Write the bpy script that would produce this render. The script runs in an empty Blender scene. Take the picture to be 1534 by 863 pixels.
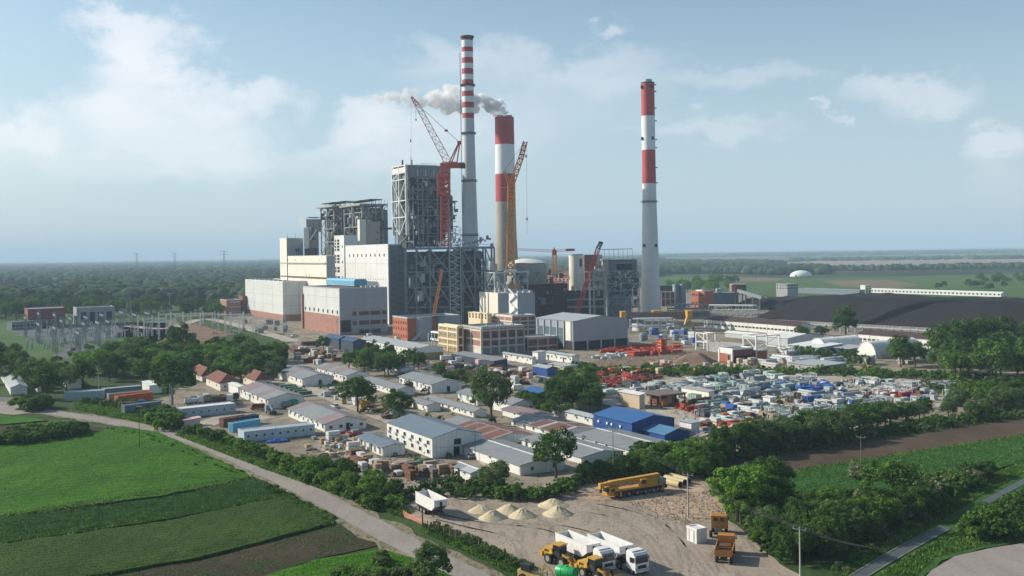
import bpy, bmesh, math, random
import numpy as np
from mathutils import Vector, Matrix
random.seed(11); NR = np.random.RandomState(5)
S = bpy.context.scene; COL = S.collection
R = math.radians
# ---------------------------------------------------------------- camera
F, CX, CY, H = 1500.0, 767.0, 378.5, 52.0          # focal length in px of a 1534 wide frame, camera height in m
ROLL = R(.85); cr, sr = math.cos(ROLL), math.sin(ROLL)
cam = bpy.data.cameras.new('camera'); camo = bpy.data.objects.new('camera', cam); COL.objects.link(camo)
cam.sensor_width = 36; cam.lens = F / 1534 * 36; cam.shift_y = -(431.5 - CY) / 1534
cam.clip_start = 1; cam.clip_end = 90000
camo.matrix_world = Matrix(((cr, sr, 0, 0), (0, 0, -1, 0), (-sr, cr, 0, H), (0, 0, 0, 1)))
S.camera = camo
S.render.resolution_x = 1024; S.render.resolution_y = 576
S.view_settings.view_transform = 'Standard'; S.view_settings.look = 'None'
S.view_settings.exposure = 0.27; S.view_settings.gamma = 1
S.cycles.volume_bounces = 8
# ---------------------------------------------------------------- sun and sky
SUN_EL, SUN_DIR = R(30), Vector((-.955, .28))       # sun stands to the left, slightly beyond the plant
sd = SUN_DIR.normalized(); sv = Vector((sd.x * math.cos(SUN_EL), sd.y * math.cos(SUN_EL), math.sin(SUN_EL)))
sl = bpy.data.lights.new('sun', 'SUN'); sl.energy = 5.0; sl.angle = R(.53); sl.color = (1, .91, .77)
so = bpy.data.objects.new('sun', sl); COL.objects.link(so); so.rotation_euler = (-sv).to_track_quat('-Z', 'Y').to_euler()
so.location = (-300, 100, 300)
W = bpy.data.worlds.new('World'); S.world = W; W.use_nodes = True
class NT:
    def __init__(s, tree): s.t = tree; s.n = tree.nodes; s.l = tree.links
    def new(s, typ, **kw):
        n = s.n.new(typ)
        for k, v in kw.items():
            if k.startswith('i_'):
                key = k[2:]
                n.inputs[int(key) if key.isdigit() else key].default_value = v
            else: setattr(n, k, v)
        return n
    def link(s, a, b): s.l.new(a, b)
    def math(s, op, a, b=None, c=None, clamp=False):
        n = s.n.new('ShaderNodeMath'); n.operation = op; n.use_clamp = clamp
        for i, v in enumerate((a, b, c)):
            if v is None: continue
            if isinstance(v, (int, float)): n.inputs[i].default_value = v
            else: s.l.new(v, n.inputs[i])
        return n.outputs[0]
    def mix(s, fac, a, b, blend='MIX'):
        n = s.n.new('ShaderNodeMix'); n.data_type = 'RGBA'; n.blend_type = blend
        for i, v in ((0, fac), (6, a), (7, b)):
            if isinstance(v, (int, float)): n.inputs[i].default_value = v
            elif isinstance(v, (tuple, list)): n.inputs[i].default_value = (*v[:3], 1)
            else: s.l.new(v, n.inputs[i])
        return n.outputs[2]
    def noise(s, vec, scale, detail=4, rough=.55, dist=0):
        n = s.n.new('ShaderNodeTexNoise'); n.inputs['Scale'].default_value = scale; n.inputs['Detail'].default_value = detail
        n.inputs['Roughness'].default_value = rough; n.inputs['Distortion'].default_value = dist
        if vec is not None: s.l.new(vec, n.inputs['Vector'])
        return n.outputs['Fac']
    def ramp(s, fac, lo, hi):
        n = s.n.new('ShaderNodeMapRange'); n.inputs[1].default_value = lo; n.inputs[2].default_value = hi
        n.interpolation_type = 'SMOOTHSTEP'; s.l.new(fac, n.inputs[0]); return n.outputs[0]
    def vec(s, v, scale=(1, 1, 1), rot=0, loc=(0, 0, 0)):
        n = s.n.new('ShaderNodeMapping'); n.inputs['Scale'].default_value = scale; n.inputs['Rotation'].default_value = (0, 0, rot)
        n.inputs['Location'].default_value = loc
        s.l.new(v, n.inputs['Vector']); return n.outputs[0]
w = NT(W.node_tree); w.n.clear()
sky = w.new('ShaderNodeTexSky'); sky.sky_type = 'NISHITA'; sky.sun_disc = False
sky.sun_elevation = SUN_EL; sky.sun_rotation = math.atan2(sd.x, sd.y); sky.altitude = 100
sky.air_density = 1.0; sky.dust_density = 1.2; sky.ozone_density = 2.2
tc = w.new('ShaderNodeTexCoord'); sep = w.new('ShaderNodeSeparateXYZ'); w.link(tc.outputs['Generated'], sep.inputs[0])
hor = w.math('SQRT', w.math('ADD', w.math('MULTIPLY', sep.outputs[0], sep.outputs[0]), w.math('MULTIPLY', sep.outputs[1], sep.outputs[1])))
AZ = w.math('ARCTAN2', sep.outputs[0], sep.outputs[1])          # heading, 0 = straight ahead
EL = w.math('DIVIDE', sep.outputs[2], w.math('MAXIMUM', hor, .02))
n3 = w.vec(tc.outputs['Generated'], (1, 1, 1.7))
turb = w.noise(n3, 9, 8, .6, .3); turb2 = w.noise(n3, 30, 6, .62)
wob = w.math('MULTIPLY', w.math('SUBTRACT', turb, .5), .16)
wob2 = w.math('MULTIPLY', w.math('SUBTRACT', turb2, .5), .05)
def blob(px, py, rx, ry, s, hard=.45):
    a0 = math.atan2(px - CX, F); e0 = (CY + (CX - px) * sr - py) / F / math.hypot(1, (px - CX) / F)
    dx = w.math('DIVIDE', w.math('SUBTRACT', w.math('ADD', AZ, wob), a0), rx / F)
    dy = w.math('DIVIDE', w.math('SUBTRACT', w.math('ADD', w.math('ADD', EL, wob2), w.math('MULTIPLY', wob, -.6)), e0), ry / F)
    d = w.math('SQRT', w.math('ADD', w.math('MULTIPLY', dx, dx), w.math('MULTIPLY', dy, dy)))
    m = w.ramp(w.math('ADD', d, w.math('MULTIPLY', w.math('SUBTRACT', turb2, .5), .9)), 1.1, hard * .75)
    return w.math('MULTIPLY', m, s)
# cumulus towers and veils, each (px, py, rx, ry, strength, edge)
clouds = [(215, 70, 95, 62, .60, .5), (205, 140, 80, 88, .48, .35), (110, 195, 150, 45, .30, .4), (35, 205, 60, 32, .38, .6), (265, 190, 140, 80, .38, .3), (392, 138, 62, 38, .48, .35),
          (310, 145, 60, 40, .35, .5), (330, 215, 110, 70, .28, .2), (180, 245, 260, 28, .30, .2), (560, 190, 75, 60, .44, .6), (640, 205, 130, 60, .28, .2), (560, 245, 190, 30, .26, .2),
          (700, 90, 160, 45, .30, .2), (900, 110, 170, 50, .28, .1), (760, 180, 260, 90, .20, .1), (1130, 120, 150, 26, .22, .2), (1370, 138, 95, 34, .36, .25),
          (908, 40, 42, 18, .34, .2), (1480, 215, 52, 30, .42, .4), (1490, 275, 60, 50, .22, .2), (1060, 190, 130, 24, .25, .2), (1262, 168, 18, 10, .3, .3), (20, 250, 120, 120, .14, .1)]
tot = None
for c in clouds:
    b = blob(*c)
    tot = b if tot is None else w.math('SUBTRACT', w.math('ADD', tot, b), w.math('MULTIPLY', tot, b))
# the rest of the sky carries the same kind of broken cloud
outside = w.ramp(w.math('ABSOLUTE', AZ), .62, .95)
gen = w.math('MULTIPLY', w.ramp(w.noise(n3, 3.2, 7, .6), .52, .72), w.math('MULTIPLY', w.ramp(EL, 1.6, .3), .34))
high = w.ramp(EL, .34, .55)
tot = w.math('MAXIMUM', tot, w.math('MULTIPLY', gen, w.math('MAXIMUM', outside, high)))
fluff = w.math('MULTIPLY', tot, w.math('ADD', .62, w.math('MULTIPLY', turb2, .7)), clamp=True)
fluff = w.math('MULTIPLY', fluff, w.ramp(EL, .02, .10))
# haze towards the horizon: sky colour fades to a pale blue grey
veil = w.ramp(EL, .34, -.02)
SKYK = .116
skyc = w.mix(w.math('MULTIPLY', veil, .72), w.mix(1.0, sky.outputs[0], (.97, 1.02, .92), 'MULTIPLY'), (4.1, 5.1, 6.0))
col = w.mix(fluff, skyc, (7.9, 7.7, 7.9))
bg = w.new('ShaderNodeBackground'); w.link(col, bg.inputs[0]); bg.inputs[1].default_value = SKYK
out = w.new('ShaderNodeOutputWorld'); w.link(bg.outputs[0], out.inputs[0])
# ---------------------------------------------------------------- where a picture point lies in the world
def ray(px, py):
    dx, dy = px - CX, CY - py
    return (dx * cr + dy * sr) / F, (-dx * sr + dy * cr) / F
def G(px, py, z=0.0):
    rx, rz = ray(px, py)
    if rz > -.0012 and z < H: rz = -.0012
    t = (z - H) / rz; return Vector((rx * t, t, z))
def D(px, py, d):
    rx, rz = ray(px, py); return Vector((rx * d, d, H + rz * d))
def PX(P):
    u, v = P[0] / P[1] * F, (P[2] - H) / P[1] * F
    return CX + u * cr - v * sr, CY - (u * sr + v * cr)
def ZAT(P, py):
    u = P[0] / P[1] * F; return H + (CY - py - u * sr) / cr * P[1] / F
def reach(N, d, px):                                # metres along direction d from N until the picture column px
    a, b = -400.0, 400.0
    m = (px - CX) / F
    # (N.x + t d.x) = m' (N.y + t d.y), corrected for roll with the height of N
    t = 0
    for _ in range(6):
        P = N + d * t; v = (P.z - H) / P.y; mm = (m + v * sr) / cr
        t = (mm * N.y - N.x) / (d.x - mm * d.y)
    return t
GRID = R(30)
# ---------------------------------------------------------------- objects
MESH = {}
def empty(name, loc, rz=0, label=None, cat=None, group=None, s=1):
    o = bpy.data.objects.new(name, None); o.empty_display_size = .5; COL.objects.link(o)
    o.location = loc; o.rotation_euler = (0, 0, rz); o.scale = (s, s, s); tag(o, label, cat, group); return o
def tag(o, label=None, cat=None, group=None, kind=None):
    if label: o['label'] = label
    if cat: o['category'] = cat
    if group: o['group'] = group
    if kind: o['kind'] = kind
    return o
def link(name, me, parent=None, mat=None):
    o = bpy.data.objects.new(name, me); COL.objects.link(o)
    if parent: o.parent = parent
    return o
def from_bm(name, bm, mats, parent=None, smooth=False):
    me = bpy.data.meshes.new(name); bm.normal_update(); bm.to_mesh(me); bm.free()
    for m in (mats if isinstance(mats, (list, tuple)) else [mats]): me.materials.append(m)
    if smooth: me.polygons.foreach_set('use_smooth', [True] * len(me.polygons))
    return link(name, me, parent)
def mesh_np(name, V, Fc, mats, parent=None, smooth=False, idx=None):
    me = bpy.data.meshes.new(name); V = np.asarray(V, np.float32); Fc = np.asarray(Fc, np.int32); k = Fc.shape[1]
    me.vertices.add(len(V)); me.vertices.foreach_set('co', V.ravel())
    me.loops.add(Fc.size); me.loops.foreach_set('vertex_index', Fc.ravel())
    me.polygons.add(len(Fc)); me.polygons.foreach_set('loop_start', np.arange(0, Fc.size, k)); me.polygons.foreach_set('loop_total', np.full(len(Fc), k))
    if idx is not None: me.polygons.foreach_set('material_index', idx)
    me.update(calc_edges=True)
    for m in (mats if isinstance(mats, (list, tuple)) else [mats]): me.materials.append(m)
    if smooth: me.polygons.foreach_set('use_smooth', [True] * len(Fc))
    return me
def unit(m):
    k = ('u', m.name)
    if k not in MESH:
        bm = bmesh.new(); bmesh.ops.create_cube(bm, size=1); me = bpy.data.meshes.new('box'); bm.to_mesh(me); bm.free(); me.materials.append(m); MESH[k] = me
    return MESH[k]
def box(p, name, m, x0, y0, z0, x1, y1, z1, rot=None):
    o = link(name, unit(m), p); o.location = ((x0 + x1) / 2, (y0 + y1) / 2, (z0 + z1) / 2); o.scale = (abs(x1 - x0), abs(y1 - y0), abs(z1 - z0))
    if rot: o.rotation_euler = rot
    return o
def bar(p, name, m, a, b, w_, w2=None):             # a straight member between two points
    a, b = Vector(a), Vector(b); d = b - a; o = link(name, unit(m), p); o.location = (a + b) / 2
    up = 'Y' if abs(d.normalized().z) < .98 else 'X'
    o.rotation_euler = d.to_track_quat('Z', up).to_euler(); o.scale = (w_, w2 or w_, d.length); return o
def cyl_mesh(m, n=16, mats=None, r2=1.0):
    k = ('c', n, r2, m.name)
    if k not in MESH:
        bm = bmesh.new(); bmesh.ops.create_cone(bm, segments=n, radius1=1, radius2=r2, depth=1, cap_ends=True)
        me = bpy.data.meshes.new('tube'); bm.to_mesh(me); bm.free(); me.materials.append(m)
        for q in me.polygons: q.use_smooth = len(q.vertices) == 4
        MESH[k] = me
    return MESH[k]
def rod(p, name, m, a, b, r, n=12, r2=1.0):
    a, b = Vector(a), Vector(b); d = b - a; o = link(name, cyl_mesh(m, n, r2=r2), p); o.location = (a + b) / 2
    o.rotation_euler = d.to_track_quat('Z', 'Y').to_euler(); o.scale = (r, r, d.length); return o
def prism(p, name, m, prof, y0, y1, axis='y', smooth=False):   # profile in (x,z) extruded along y, or (y,z) along x
    bm = bmesh.new()
    f = (lambda a, b, c: (a, c, b)) if axis == 'y' else ((lambda a, b, c: (c, a, b)) if axis == 'x' else (lambda a, b, c: (a, b, c)))
    A = [bm.verts.new(f(a, b, y0)) for a, b in prof]; B = [bm.verts.new(f(a, b, y1)) for a, b in prof]
    n = len(prof); bm.faces.new(A); bm.faces.new(B[::-1])
    for i in range(n): bm.faces.new((A[i], B[i], B[(i + 1) % n], A[(i + 1) % n]))
    bmesh.ops.recalc_face_normals(bm, faces=bm.faces)
    return from_bm(name, bm, m, p)
def lathe(p, name, m, prof, n=32, loc=(0, 0, 0), caps=True):
    bm = bmesh.new(); rings = []
    for r, z in prof: rings.append([bm.verts.new((r * math.cos(2 * math.pi * i / n), r * math.sin(2 * math.pi * i / n), z)) for i in range(n)])
    for a, b in zip(rings, rings[1:]):
        for i in range(n): f = bm.faces.new((a[i], a[(i + 1) % n], b[(i + 1) % n], b[i])); f.smooth = True
    if caps:
        bm.faces.new([bm.verts.new(v.co) for v in rings[0][::-1]]); bm.faces.new([bm.verts.new(v.co) for v in rings[-1]])
    bmesh.ops.recalc_face_normals(bm, faces=bm.faces)
    o = from_bm(name, bm, m, p); o.location = loc; return o
def copy_tree(o, parent=None):
    c = o.copy(); COL.objects.link(c)
    if parent: c.parent = parent
    for ch in list(o.children): copy_tree(ch, c)
    return c
# ---------------------------------------------------------------- materials
MATS = {}
def nodemat(name, rough=.7, metal=0):
    m = bpy.data.materials.new(name); m.use_nodes = True; t = NT(m.node_tree); b = t.n['Principled BSDF']
    b.inputs['Roughness'].default_value = rough; b.inputs['Metallic'].default_value = metal; b.inputs['Specular IOR Level'].default_value = .35
    return m, t, b
def pos(t): return t.new('ShaderNodeNewGeometry').outputs['Position']
def M(name, c, rough=.7, var=.25, scale=.35, metal=0, stain=None, bump=0, ribs=None, obj=False):
    """painted, stained or weathered plain surface; ribs = (metres, axis) of profiled sheet"""
    if name in MATS: return MATS[name]
    m, t, b = nodemat(name, rough, metal); P = pos(t)
    n1 = t.noise(P, scale, 5, .6); n2 = t.noise(t.vec(P, (2.2, 2.2, .35)), scale * 3, 4, .6)
    k = t.math('ADD', t.math('MULTIPLY', n1, .6), t.math('MULTIPLY', n2, .4)); k = t.ramp(k, .3, .7)
    dark = tuple(x * (1 - var) for x in c); light = tuple(min(1, x * (1 + var * .5)) for x in c)
    col = t.mix(k, dark, light)
    if stain:
        s = t.ramp(t.noise(t.vec(P, (1, 1, .25)), scale * 2.2, 6, .7, .4), .56, .74)
        col = t.mix(t.math('MULTIPLY', s, stain[3] if len(stain) > 3 else .6), col, stain[:3])
    if ribs:
        o = t.new('ShaderNodeTexCoord').outputs['Object']; sp = t.new('ShaderNodeSeparateXYZ'); t.link(o, sp.inputs[0])
        ax = t.math('ADD', sp.outputs[0], sp.outputs[1]) if ribs[1] == 'xy' else sp.outputs['xyz'.index(ribs[1])]
        fr = t.math('FRACT', t.math('DIVIDE', ax, ribs[0])); ln = t.ramp(t.math('ABSOLUTE', t.math('SUBTRACT', fr, .5)), .44, .5)
        bp = t.new('ShaderNodeBump'); bp.inputs['Strength'].default_value = .8; bp.inputs['Distance'].default_value = .08; t.link(t.math('MULTIPLY', ln, -1), bp.inputs['Height'])
        t.link(bp.outputs[0], b.inputs['Normal']); col = t.mix(t.math('MULTIPLY', ln, .35), col, tuple(x * .45 for x in c))
    elif bump:
        bp = t.new('ShaderNodeBump'); bp.inputs['Strength'].default_value = .6; bp.inputs['Distance'].default_value = bump
        t.link(t.noise(P, scale * 6, 5, .65), bp.inputs['Height']); t.link(bp.outputs[0], b.inputs['Normal'])
    t.link(col, b.inputs['Base Color']); MATS[name] = m; return m
def leafmat(name, c1, c2, scale=.5, trans=.35):
    m, t, b = nodemat(name, .75); b.inputs['Specular IOR Level'].default_value = .12
    P = pos(t); oi = t.new('ShaderNodeObjectInfo')
    k = t.ramp(t.noise(P, scale, 4, .6), .32, .68); col = t.mix(k, c1, c2)
    col = t.mix(t.math('MULTIPLY', oi.outputs['Random'], .45), col, tuple((a * .55 + b_ * .75) / 1.3 * (.95, 1.02, .65)[i] for i, (a, b_) in enumerate(zip(c1, c2))))
    g = t.new('ShaderNodeNewGeometry'); v = t.math('ADD', .50, t.math('MULTIPLY', g.outputs['Random Per Island'], .95))
    hs = t.new('ShaderNodeHueSaturation'); t.link(v, hs.inputs['Value']); t.link(col, hs.inputs['Color'])
    t.link(hs.outputs[0], b.inputs['Base Color'])
    tr = t.new('ShaderNodeBsdfTranslucent'); t.link(hs.outputs[0], tr.inputs[0]); mx = t.new('ShaderNodeMixShader'); mx.inputs[0].default_value = trans
    o = t.n['Material Output']; t.link(b.outputs[0], mx.inputs[1]); t.link(tr.outputs[0], mx.inputs[2]); t.link(mx.outputs[0], o.inputs[0])
    MATS[name] = m; return m
def fieldmat(name, c1, c2, c3=None, ang=0, row=0, s=.08, patch=.5, bump=.25, c4=None):
    """crop or soil: patches, stretched drilling streaks and fine relief"""
    m, t, b = nodemat(name, .9); b.inputs['Specular IOR Level'].default_value = .1
    P = pos(t); Q = t.vec(P, (1, .16, 1), -ang)
    k = t.ramp(t.noise(P, s, 6, .62), .33, .67); st = t.noise(Q, s * 7, 5, .65); fine = t.noise(P, 1.6, 6, .7)
    col = t.mix(k, c1, c2)
    if c3: col = t.mix(t.math('MULTIPLY', t.ramp(st, .48, .68), patch), col, c3)
    if c4: col = t.mix(t.math('MULTIPLY', t.ramp(t.noise(P, s * 2.1, 5, .7, .5), .50, .64), .85), col, c4)
    hv = t.math('ADD', .62, t.math('MULTIPLY', fine, .76)); hs = t.new('ShaderNodeHueSaturation'); t.link(hv, hs.inputs['Value']); t.link(col, hs.inputs['Color'])
    colo = hs.outputs[0]
    hgt = t.math('ADD', fine, t.math('MULTIPLY', st, .6))
    if row:
        sp = t.new('ShaderNodeSeparateXYZ'); t.link(t.vec(P, (1, 1, 1), -ang), sp.inputs[0])
        ln = t.math('MULTIPLY', t.math('ADD', t.math('SINE', t.math('MULTIPLY', sp.outputs[0], 2 * math.pi / row)), 1), .5)
        colo = t.mix(t.math('MULTIPLY', ln, .30), colo, tuple(x * .45 for x in c1)); hgt = t.math('ADD', hgt, t.math('MULTIPLY', ln, -.5))
    t.link(colo, b.inputs['Base Color'])
    bp = t.new('ShaderNodeBump'); bp.inputs['Strength'].default_value = .7; bp.inputs['Distance'].default_value = bump; t.link(hgt, bp.inputs['Height']); t.link(bp.outputs[0], b.inputs['Normal'])
    MATS[name] = m; return m
def groundmat():                                     # the plain out to the horizon: a patchwork of fields and woods
    m, t, b = nodemat('plain', .95); b.inputs['Specular IOR Level'].default_value = .05; P = pos(t)
    vo = t.new('ShaderNodeTexVoronoi'); vo.inputs['Scale'].default_value = .0022; t.link(t.vec(P, (1, .55, 1), .5), vo.inputs['Vector'])
    sp = t.new('ShaderNodeSeparateColor'); t.link(vo.outputs['Color'], sp.inputs[0])
    c = t.mix(t.ramp(sp.outputs[0], .3, .5), (.045, .075, .03), (.09, .13, .045)); c = t.mix(t.ramp(sp.outputs[1], .70, .74), c, (.16, .13, .09))
    c = t.mix(t.ramp(t.noise(P, .0011, 6, .6), .44, .52), c, (.022, .04, .02))
    c = t.mix(t.math('MULTIPLY', t.noise(P, .05, 5, .7), .5), c, (.03, .045, .02))
    t.link(c, b.inputs['Base Color']); MATS['plain'] = m; return m
EL_ = leafmat
leaf_dark = leafmat('leaf_dark', (.026, .072, .018), (.095, .185, .036), .35)
leaf_mid = leafmat('leaf_mid', (.045, .115, .020), (.145, .255, .044), .35)
leaf_bright = leafmat('leaf_bright', (.075, .185, .024), (.20, .34, .050), .4)
leaf_grey = leafmat('leaf_grey', (.062, .115, .042), (.165, .235, .085), .4)
leaf_flower = leafmat('leaf_flower', (.06, .10, .035), (.34, .34, .22), 1.3)
bark = M('bark', (.09, .075, .055), .9, .4, 2)
white_paint = M('white_paint', (.72, .72, .70), .45, .10, .3)
white_panel = M('white_panel', (.70, .70, .67), .55, .14, .3, stain=(.42, .40, .34, .35), ribs=(1.15, 'xy'))
cream_wall = M('cream_wall', (.74, .71, .62), .7, .12, .12, stain=(.45, .40, .30, .5))
clad_light = M('clad_light', (.62, .64, .62), .5, .10, .1, stain=(.40, .41, .39, .35), ribs=(1.6, 'xy'))
clad_white = M('clad_white', (.72, .73, .72), .5, .10, .1, stain=(.52, .52, .50, .3), ribs=(2.4, 'xy'))
clad_grey = M('clad_grey', (.30, .33, .37), .45, .10, .1, ribs=(1.2, 'xy'))
clad_dark = M('clad_dark', (.13, .16, .19), .5, .2, .12, ribs=(1.2, 'xy'))
brick_red = M('brick_red', (.40, .125, .07), .85, .2, .5, bump=.05)
brick_dark = M('brick_dark', (.20, .075, .06), .85, .25, .5, bump=.05)
brick_rose = M('brick_rose', (.34, .17, .13), .85, .2, .5, bump=.05)
steel_light = M('steel_light', (.42, .46, .48), .5, .2, .8)
steel_grey = M('steel_grey', (.22, .26, .29), .5, .25, .8)
steel_dark = M('steel_dark', (.045, .052, .06), .6, .4, .4)
steel_blue = M('steel_blue', (.16, .20, .235), .5, .25, .5)
rust = M('rust', (.16, .075, .045), .85, .4, .6)
rust_steel = M('rust_steel', (.17, .14, .12), .8, .4, .7, stain=(.28, .14, .08, .6))
concrete = M('concrete', (.42, .41, .38), .85, .15, .06, stain=(.30, .29, .26, .5))
chim_pale = M('chimney_concrete', (.68, .68, .66), .8, .10, .05, stain=(.50, .49, .46, .4))
concrete_old = M('concrete_old', (.36, .335, .285), .9, .22, .05, stain=(.20, .17, .13, .7))
concrete_grey = M('concrete_grey', (.33, .34, .34), .85, .2, .3)
chim_red = M('chimney_red', (.42, .045, .05), .55, .15, .08); chim_white = M('chimney_white', (.74, .75, .75), .55, .1, .08, stain=(.5, .5, .47, .4))
crane_red = M('crane_red', (.50, .07, .035), .5, .2, .8); crane_white = M('crane_white', (.66, .50, .47), .5, .2, .6)
crane_orange = M('crane_orange', (.72, .29, .045), .5, .2, .8); crane_yellow = M('crane_yellow', (.56, .29, .04), .5, .25, 1.0, stain=(.2, .13, .07, .7))
loader_yellow = M('loader_yellow', (.58, .32, .04), .5, .25, 1.5, stain=(.24, .17, .10, .8))
truck_orange = M('truck_orange', (.46, .18, .035), .5, .2, 1.2, stain=(.20, .12, .07, .7))
truck_white = M('truck_white', (.72, .72, .71), .4, .12, .8, stain=(.42, .38, .32, .6))
rubber = M('rubber', (.022, .022, .022), .9, .3, 3); rim_mat = M('rim', (.30, .29, .27), .6, .3, 2)
chassis = M('chassis', (.03, .032, .035), .7, .3, 2)
blue_sheet = M('blue_sheet', (.02, .075, .26), .45, .15, .4, ribs=(1.0, 'xy')); blue_roof = M('blue_roof', (.07, .19, .34), .45, .15, .3, ribs=(1.0, 'x'))
light_blue = M('light_blue', (.12, .38, .55), .5, .1, .3); tarp_blue = M('tarpaulin_blue', (.025, .10, .36), .6, .3, .8); navy = M('navy', (.03, .05, .085), .6, .2, .5)
green_paint = M('green_paint', (.02, .36, .11), .4, .1, 1); green_net = M('green_net', (.04, .30, .20), .8, .3, 1)
red_paint = M('red_paint', (.40, .055, .035), .6, .4, 1.2, stain=(.2, .10, .07, .6)); orange_paint = M('orange_paint', (.62, .14, .05), .55, .25, .8)
roof_grey = M('roof_grey', (.225, .235, .245), .5, .14, .25, stain=(.13, .12, .11, .5)); roof_light = M('roof_light', (.36, .39, .40), .45, .12, .25, stain=(.33, .32, .30, .4))
roof_bluegrey = M('roof_bluegrey', (.14, .18, .22), .45, .12, .2); roof_rose = M('roof_rose', (.235, .18, .18), .6, .18, .3, stain=(.15, .09, .08, .5))
roof_rust = M('roof_rust', (.17, .08, .06), .75, .3, .5, stain=(.16, .08, .06, .7)); tile_red = M('roof_tile', (.17, .065, .045), .85, .25, .8, bump=.06, ribs=(.45, 'y'))
roof_white = M('roof_white', (.66, .68, .66), .5, .12, .3, stain=(.48, .46, .42, .4)); roof_dark = M('roof_dark', (.085, .09, .10), .6, .25, .3)
plaster = M('plaster', (.62, .58, .50), .85, .15, .4); ochre = M('ochre', (.36, .24, .10), .8, .2, .4)
cream_yellow = M('cream_yellow', (.72, .62, .42), .8, .12, .3)
wood = M('wood', (.36, .26, .16), .85, .25, 1.2); wood_pale = M('wood_pale', (.52, .43, .31), .85, .2, 1.2); wood_post = M('wood_post', (.22, .15, .10), .9, .3, 2)
sand_mat = M('sand', (.54, .46, .31), .95, .22, .5, bump=.2); coal_mat = M('coal', (.006, .0055, .0065), .85, .5, .05, bump=.5)
rubble_mat = M('rubble', (.30, .25, .20), .95, .4, .8, bump=.2)
wire_mat = M('wire', (.05, .05, .055), .6, .1, 1)
fabric_white = M('fabric_white', (.74, .74, .70), .6, .08, .2)
plastic_pink = M('plastic_pink', (.60, .42, .42), .6, .15, 1)
def glassmat(name, c, rough=.12):
    m, t, b = nodemat(name, rough); b.inputs['Base Color'].default_value = (*c, 1); b.inputs['Specular IOR Level'].default_value = .6; MATS[name] = m; return m
glass = glassmat('glass', (.02, .028, .035)); glass_blue = glassmat('glass_blue', (.10, .15, .18), .2); dark_hole = glassmat('dark_opening', (.012, .012, .014), .9)
lamp_glass = glassmat('lamp_glass', (.55, .5, .42), .2)
# ---------------------------------------------------------------- ground, fields, roads
def ragged(pts, step, jit, seed=0):
    rr = random.Random(seed); out = []
    for i in range(len(pts)):
        a, b = pts[i], pts[(i + 1) % len(pts)]; L = (b - a).length; n = max(1, int(L / step))
        nrm = Vector((-(b - a).y, (b - a).x, 0)); nrm = nrm.normalized() if nrm.length else nrm
        for k in range(n):
            p = a.lerp(b, k / n); s = min(1, L / 20)
            out.append(p + nrm * (rr.uniform(-jit, jit) * s))
    return out
def sheet(name, px, z, m, h=0, jit=.4, step=2.5, seed=1, label=None, kind='structure', world=False):
    P = [p.copy() if world else G(*p) for p in px]
    far = max(p.y for p in P); step = max(step, far / 160); jit = jit * max(1, far / 300)
    P = ragged(P, step, jit, seed); bm = bmesh.new()
    vs = [bm.verts.new((p.x, p.y, z + h)) for p in P]; f = bm.faces.new(vs)
    if f.normal.z < 0 or f.calc_area() == 0: pass
    bm.normal_update()
    if f.normal.z < 0: f.normal_flip()
    if h:
        r = bmesh.ops.extrude_face_region(bm, geom=[f]); 
        for v in [g for g in r['geom'] if isinstance(g, bmesh.types.BMVert)]: pass
        tops = [g for g in r['geom'] if isinstance(g, bmesh.types.BMVert)]
        for v in vs: v.co.z = z - .02
        bmesh.ops.recalc_face_normals(bm, faces=bm.faces)
    bmesh.ops.triangulate(bm, faces=bm.faces)
    o = from_bm(name, bm, m); tag(o, label, None, None, kind); return o
def strip(name, px, width, z, m, jit=.25, seed=3, kind='structure', label=None):
    C = [G(*p) for p in px]; Q = []
    for i in range(len(C) - 1):                      # Catmull-Rom through the given centre line
        p0, p1, p2, p3 = C[max(i - 1, 0)], C[i], C[i + 1], C[min(i + 2, len(C) - 1)]; n = max(2, int((p2 - p1).length / 4))
        for k in range(n):
            u = k / n; Q.append(.5 * (2 * p1 + (p2 - p0) * u + (2 * p0 - 5 * p1 + 4 * p2 - p3) * u * u + (3 * p1 - p0 - 3 * p2 + p3) * u ** 3))
    Q.append(C[-1]); bm = bmesh.new(); prev = None; rr = random.Random(seed)
    for i, p in enumerate(Q):
        t = (Q[min(i + 1, len(Q) - 1)] - Q[max(i - 1, 0)]).normalized(); n = Vector((-t.y, t.x, 0))
        w_ = width if not callable(width) else width(i / len(Q))
        a = bm.verts.new((*(p + n * (w_ / 2 + rr.uniform(-jit, jit))).xy, z)); b = bm.verts.new((*(p - n * (w_ / 2 + rr.uniform(-jit, jit))).xy, z))
        if prev: f = bm.faces.new((prev[1], b, a, prev[0]))
        prev = (a, b)
    bmesh.ops.recalc_face_normals(bm, faces=bm.faces); bm.normal_update()
    if sum(f.normal.z for f in bm.faces) < 0: bmesh.ops.reverse_faces(bm, faces=bm.faces)
    o = from_bm(name, bm, m); tag(o, label, None, None, kind); return o, Q
plain = groundmat()
bm = bmesh.new()
vs = [bm.verts.new(p) for p in ((-40000, -600, -.3), (40000, -600, -.3), (40000, 45000, -.3), (-40000, 45000, -.3))]; bm.faces.new(vs)
tag(from_bm('ground', bm, plain), kind='structure')
A0 = R(-62)
grass = fieldmat('grass', (.030, .062, .018), (.055, .095, .028), (.085, .10, .045), 0, 0, .12, .35, .3)
grass_far = fieldmat('grass_far', (.05, .10, .028), (.075, .135, .04), (.11, .13, .06), .3, 0, .02, .3, .2)
soil_site = fieldmat('site_soil', (.22, .185, .145), (.30, .26, .21), (.17, .135, .10), .4, 0, .06, .5, .12, (.06, .085, .03))
soil_yard = fieldmat('yard_soil', (.28, .235, .19), (.34, .285, .23), (.17, .145, .125), R(60), 0, .07, .7, .08)
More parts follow.
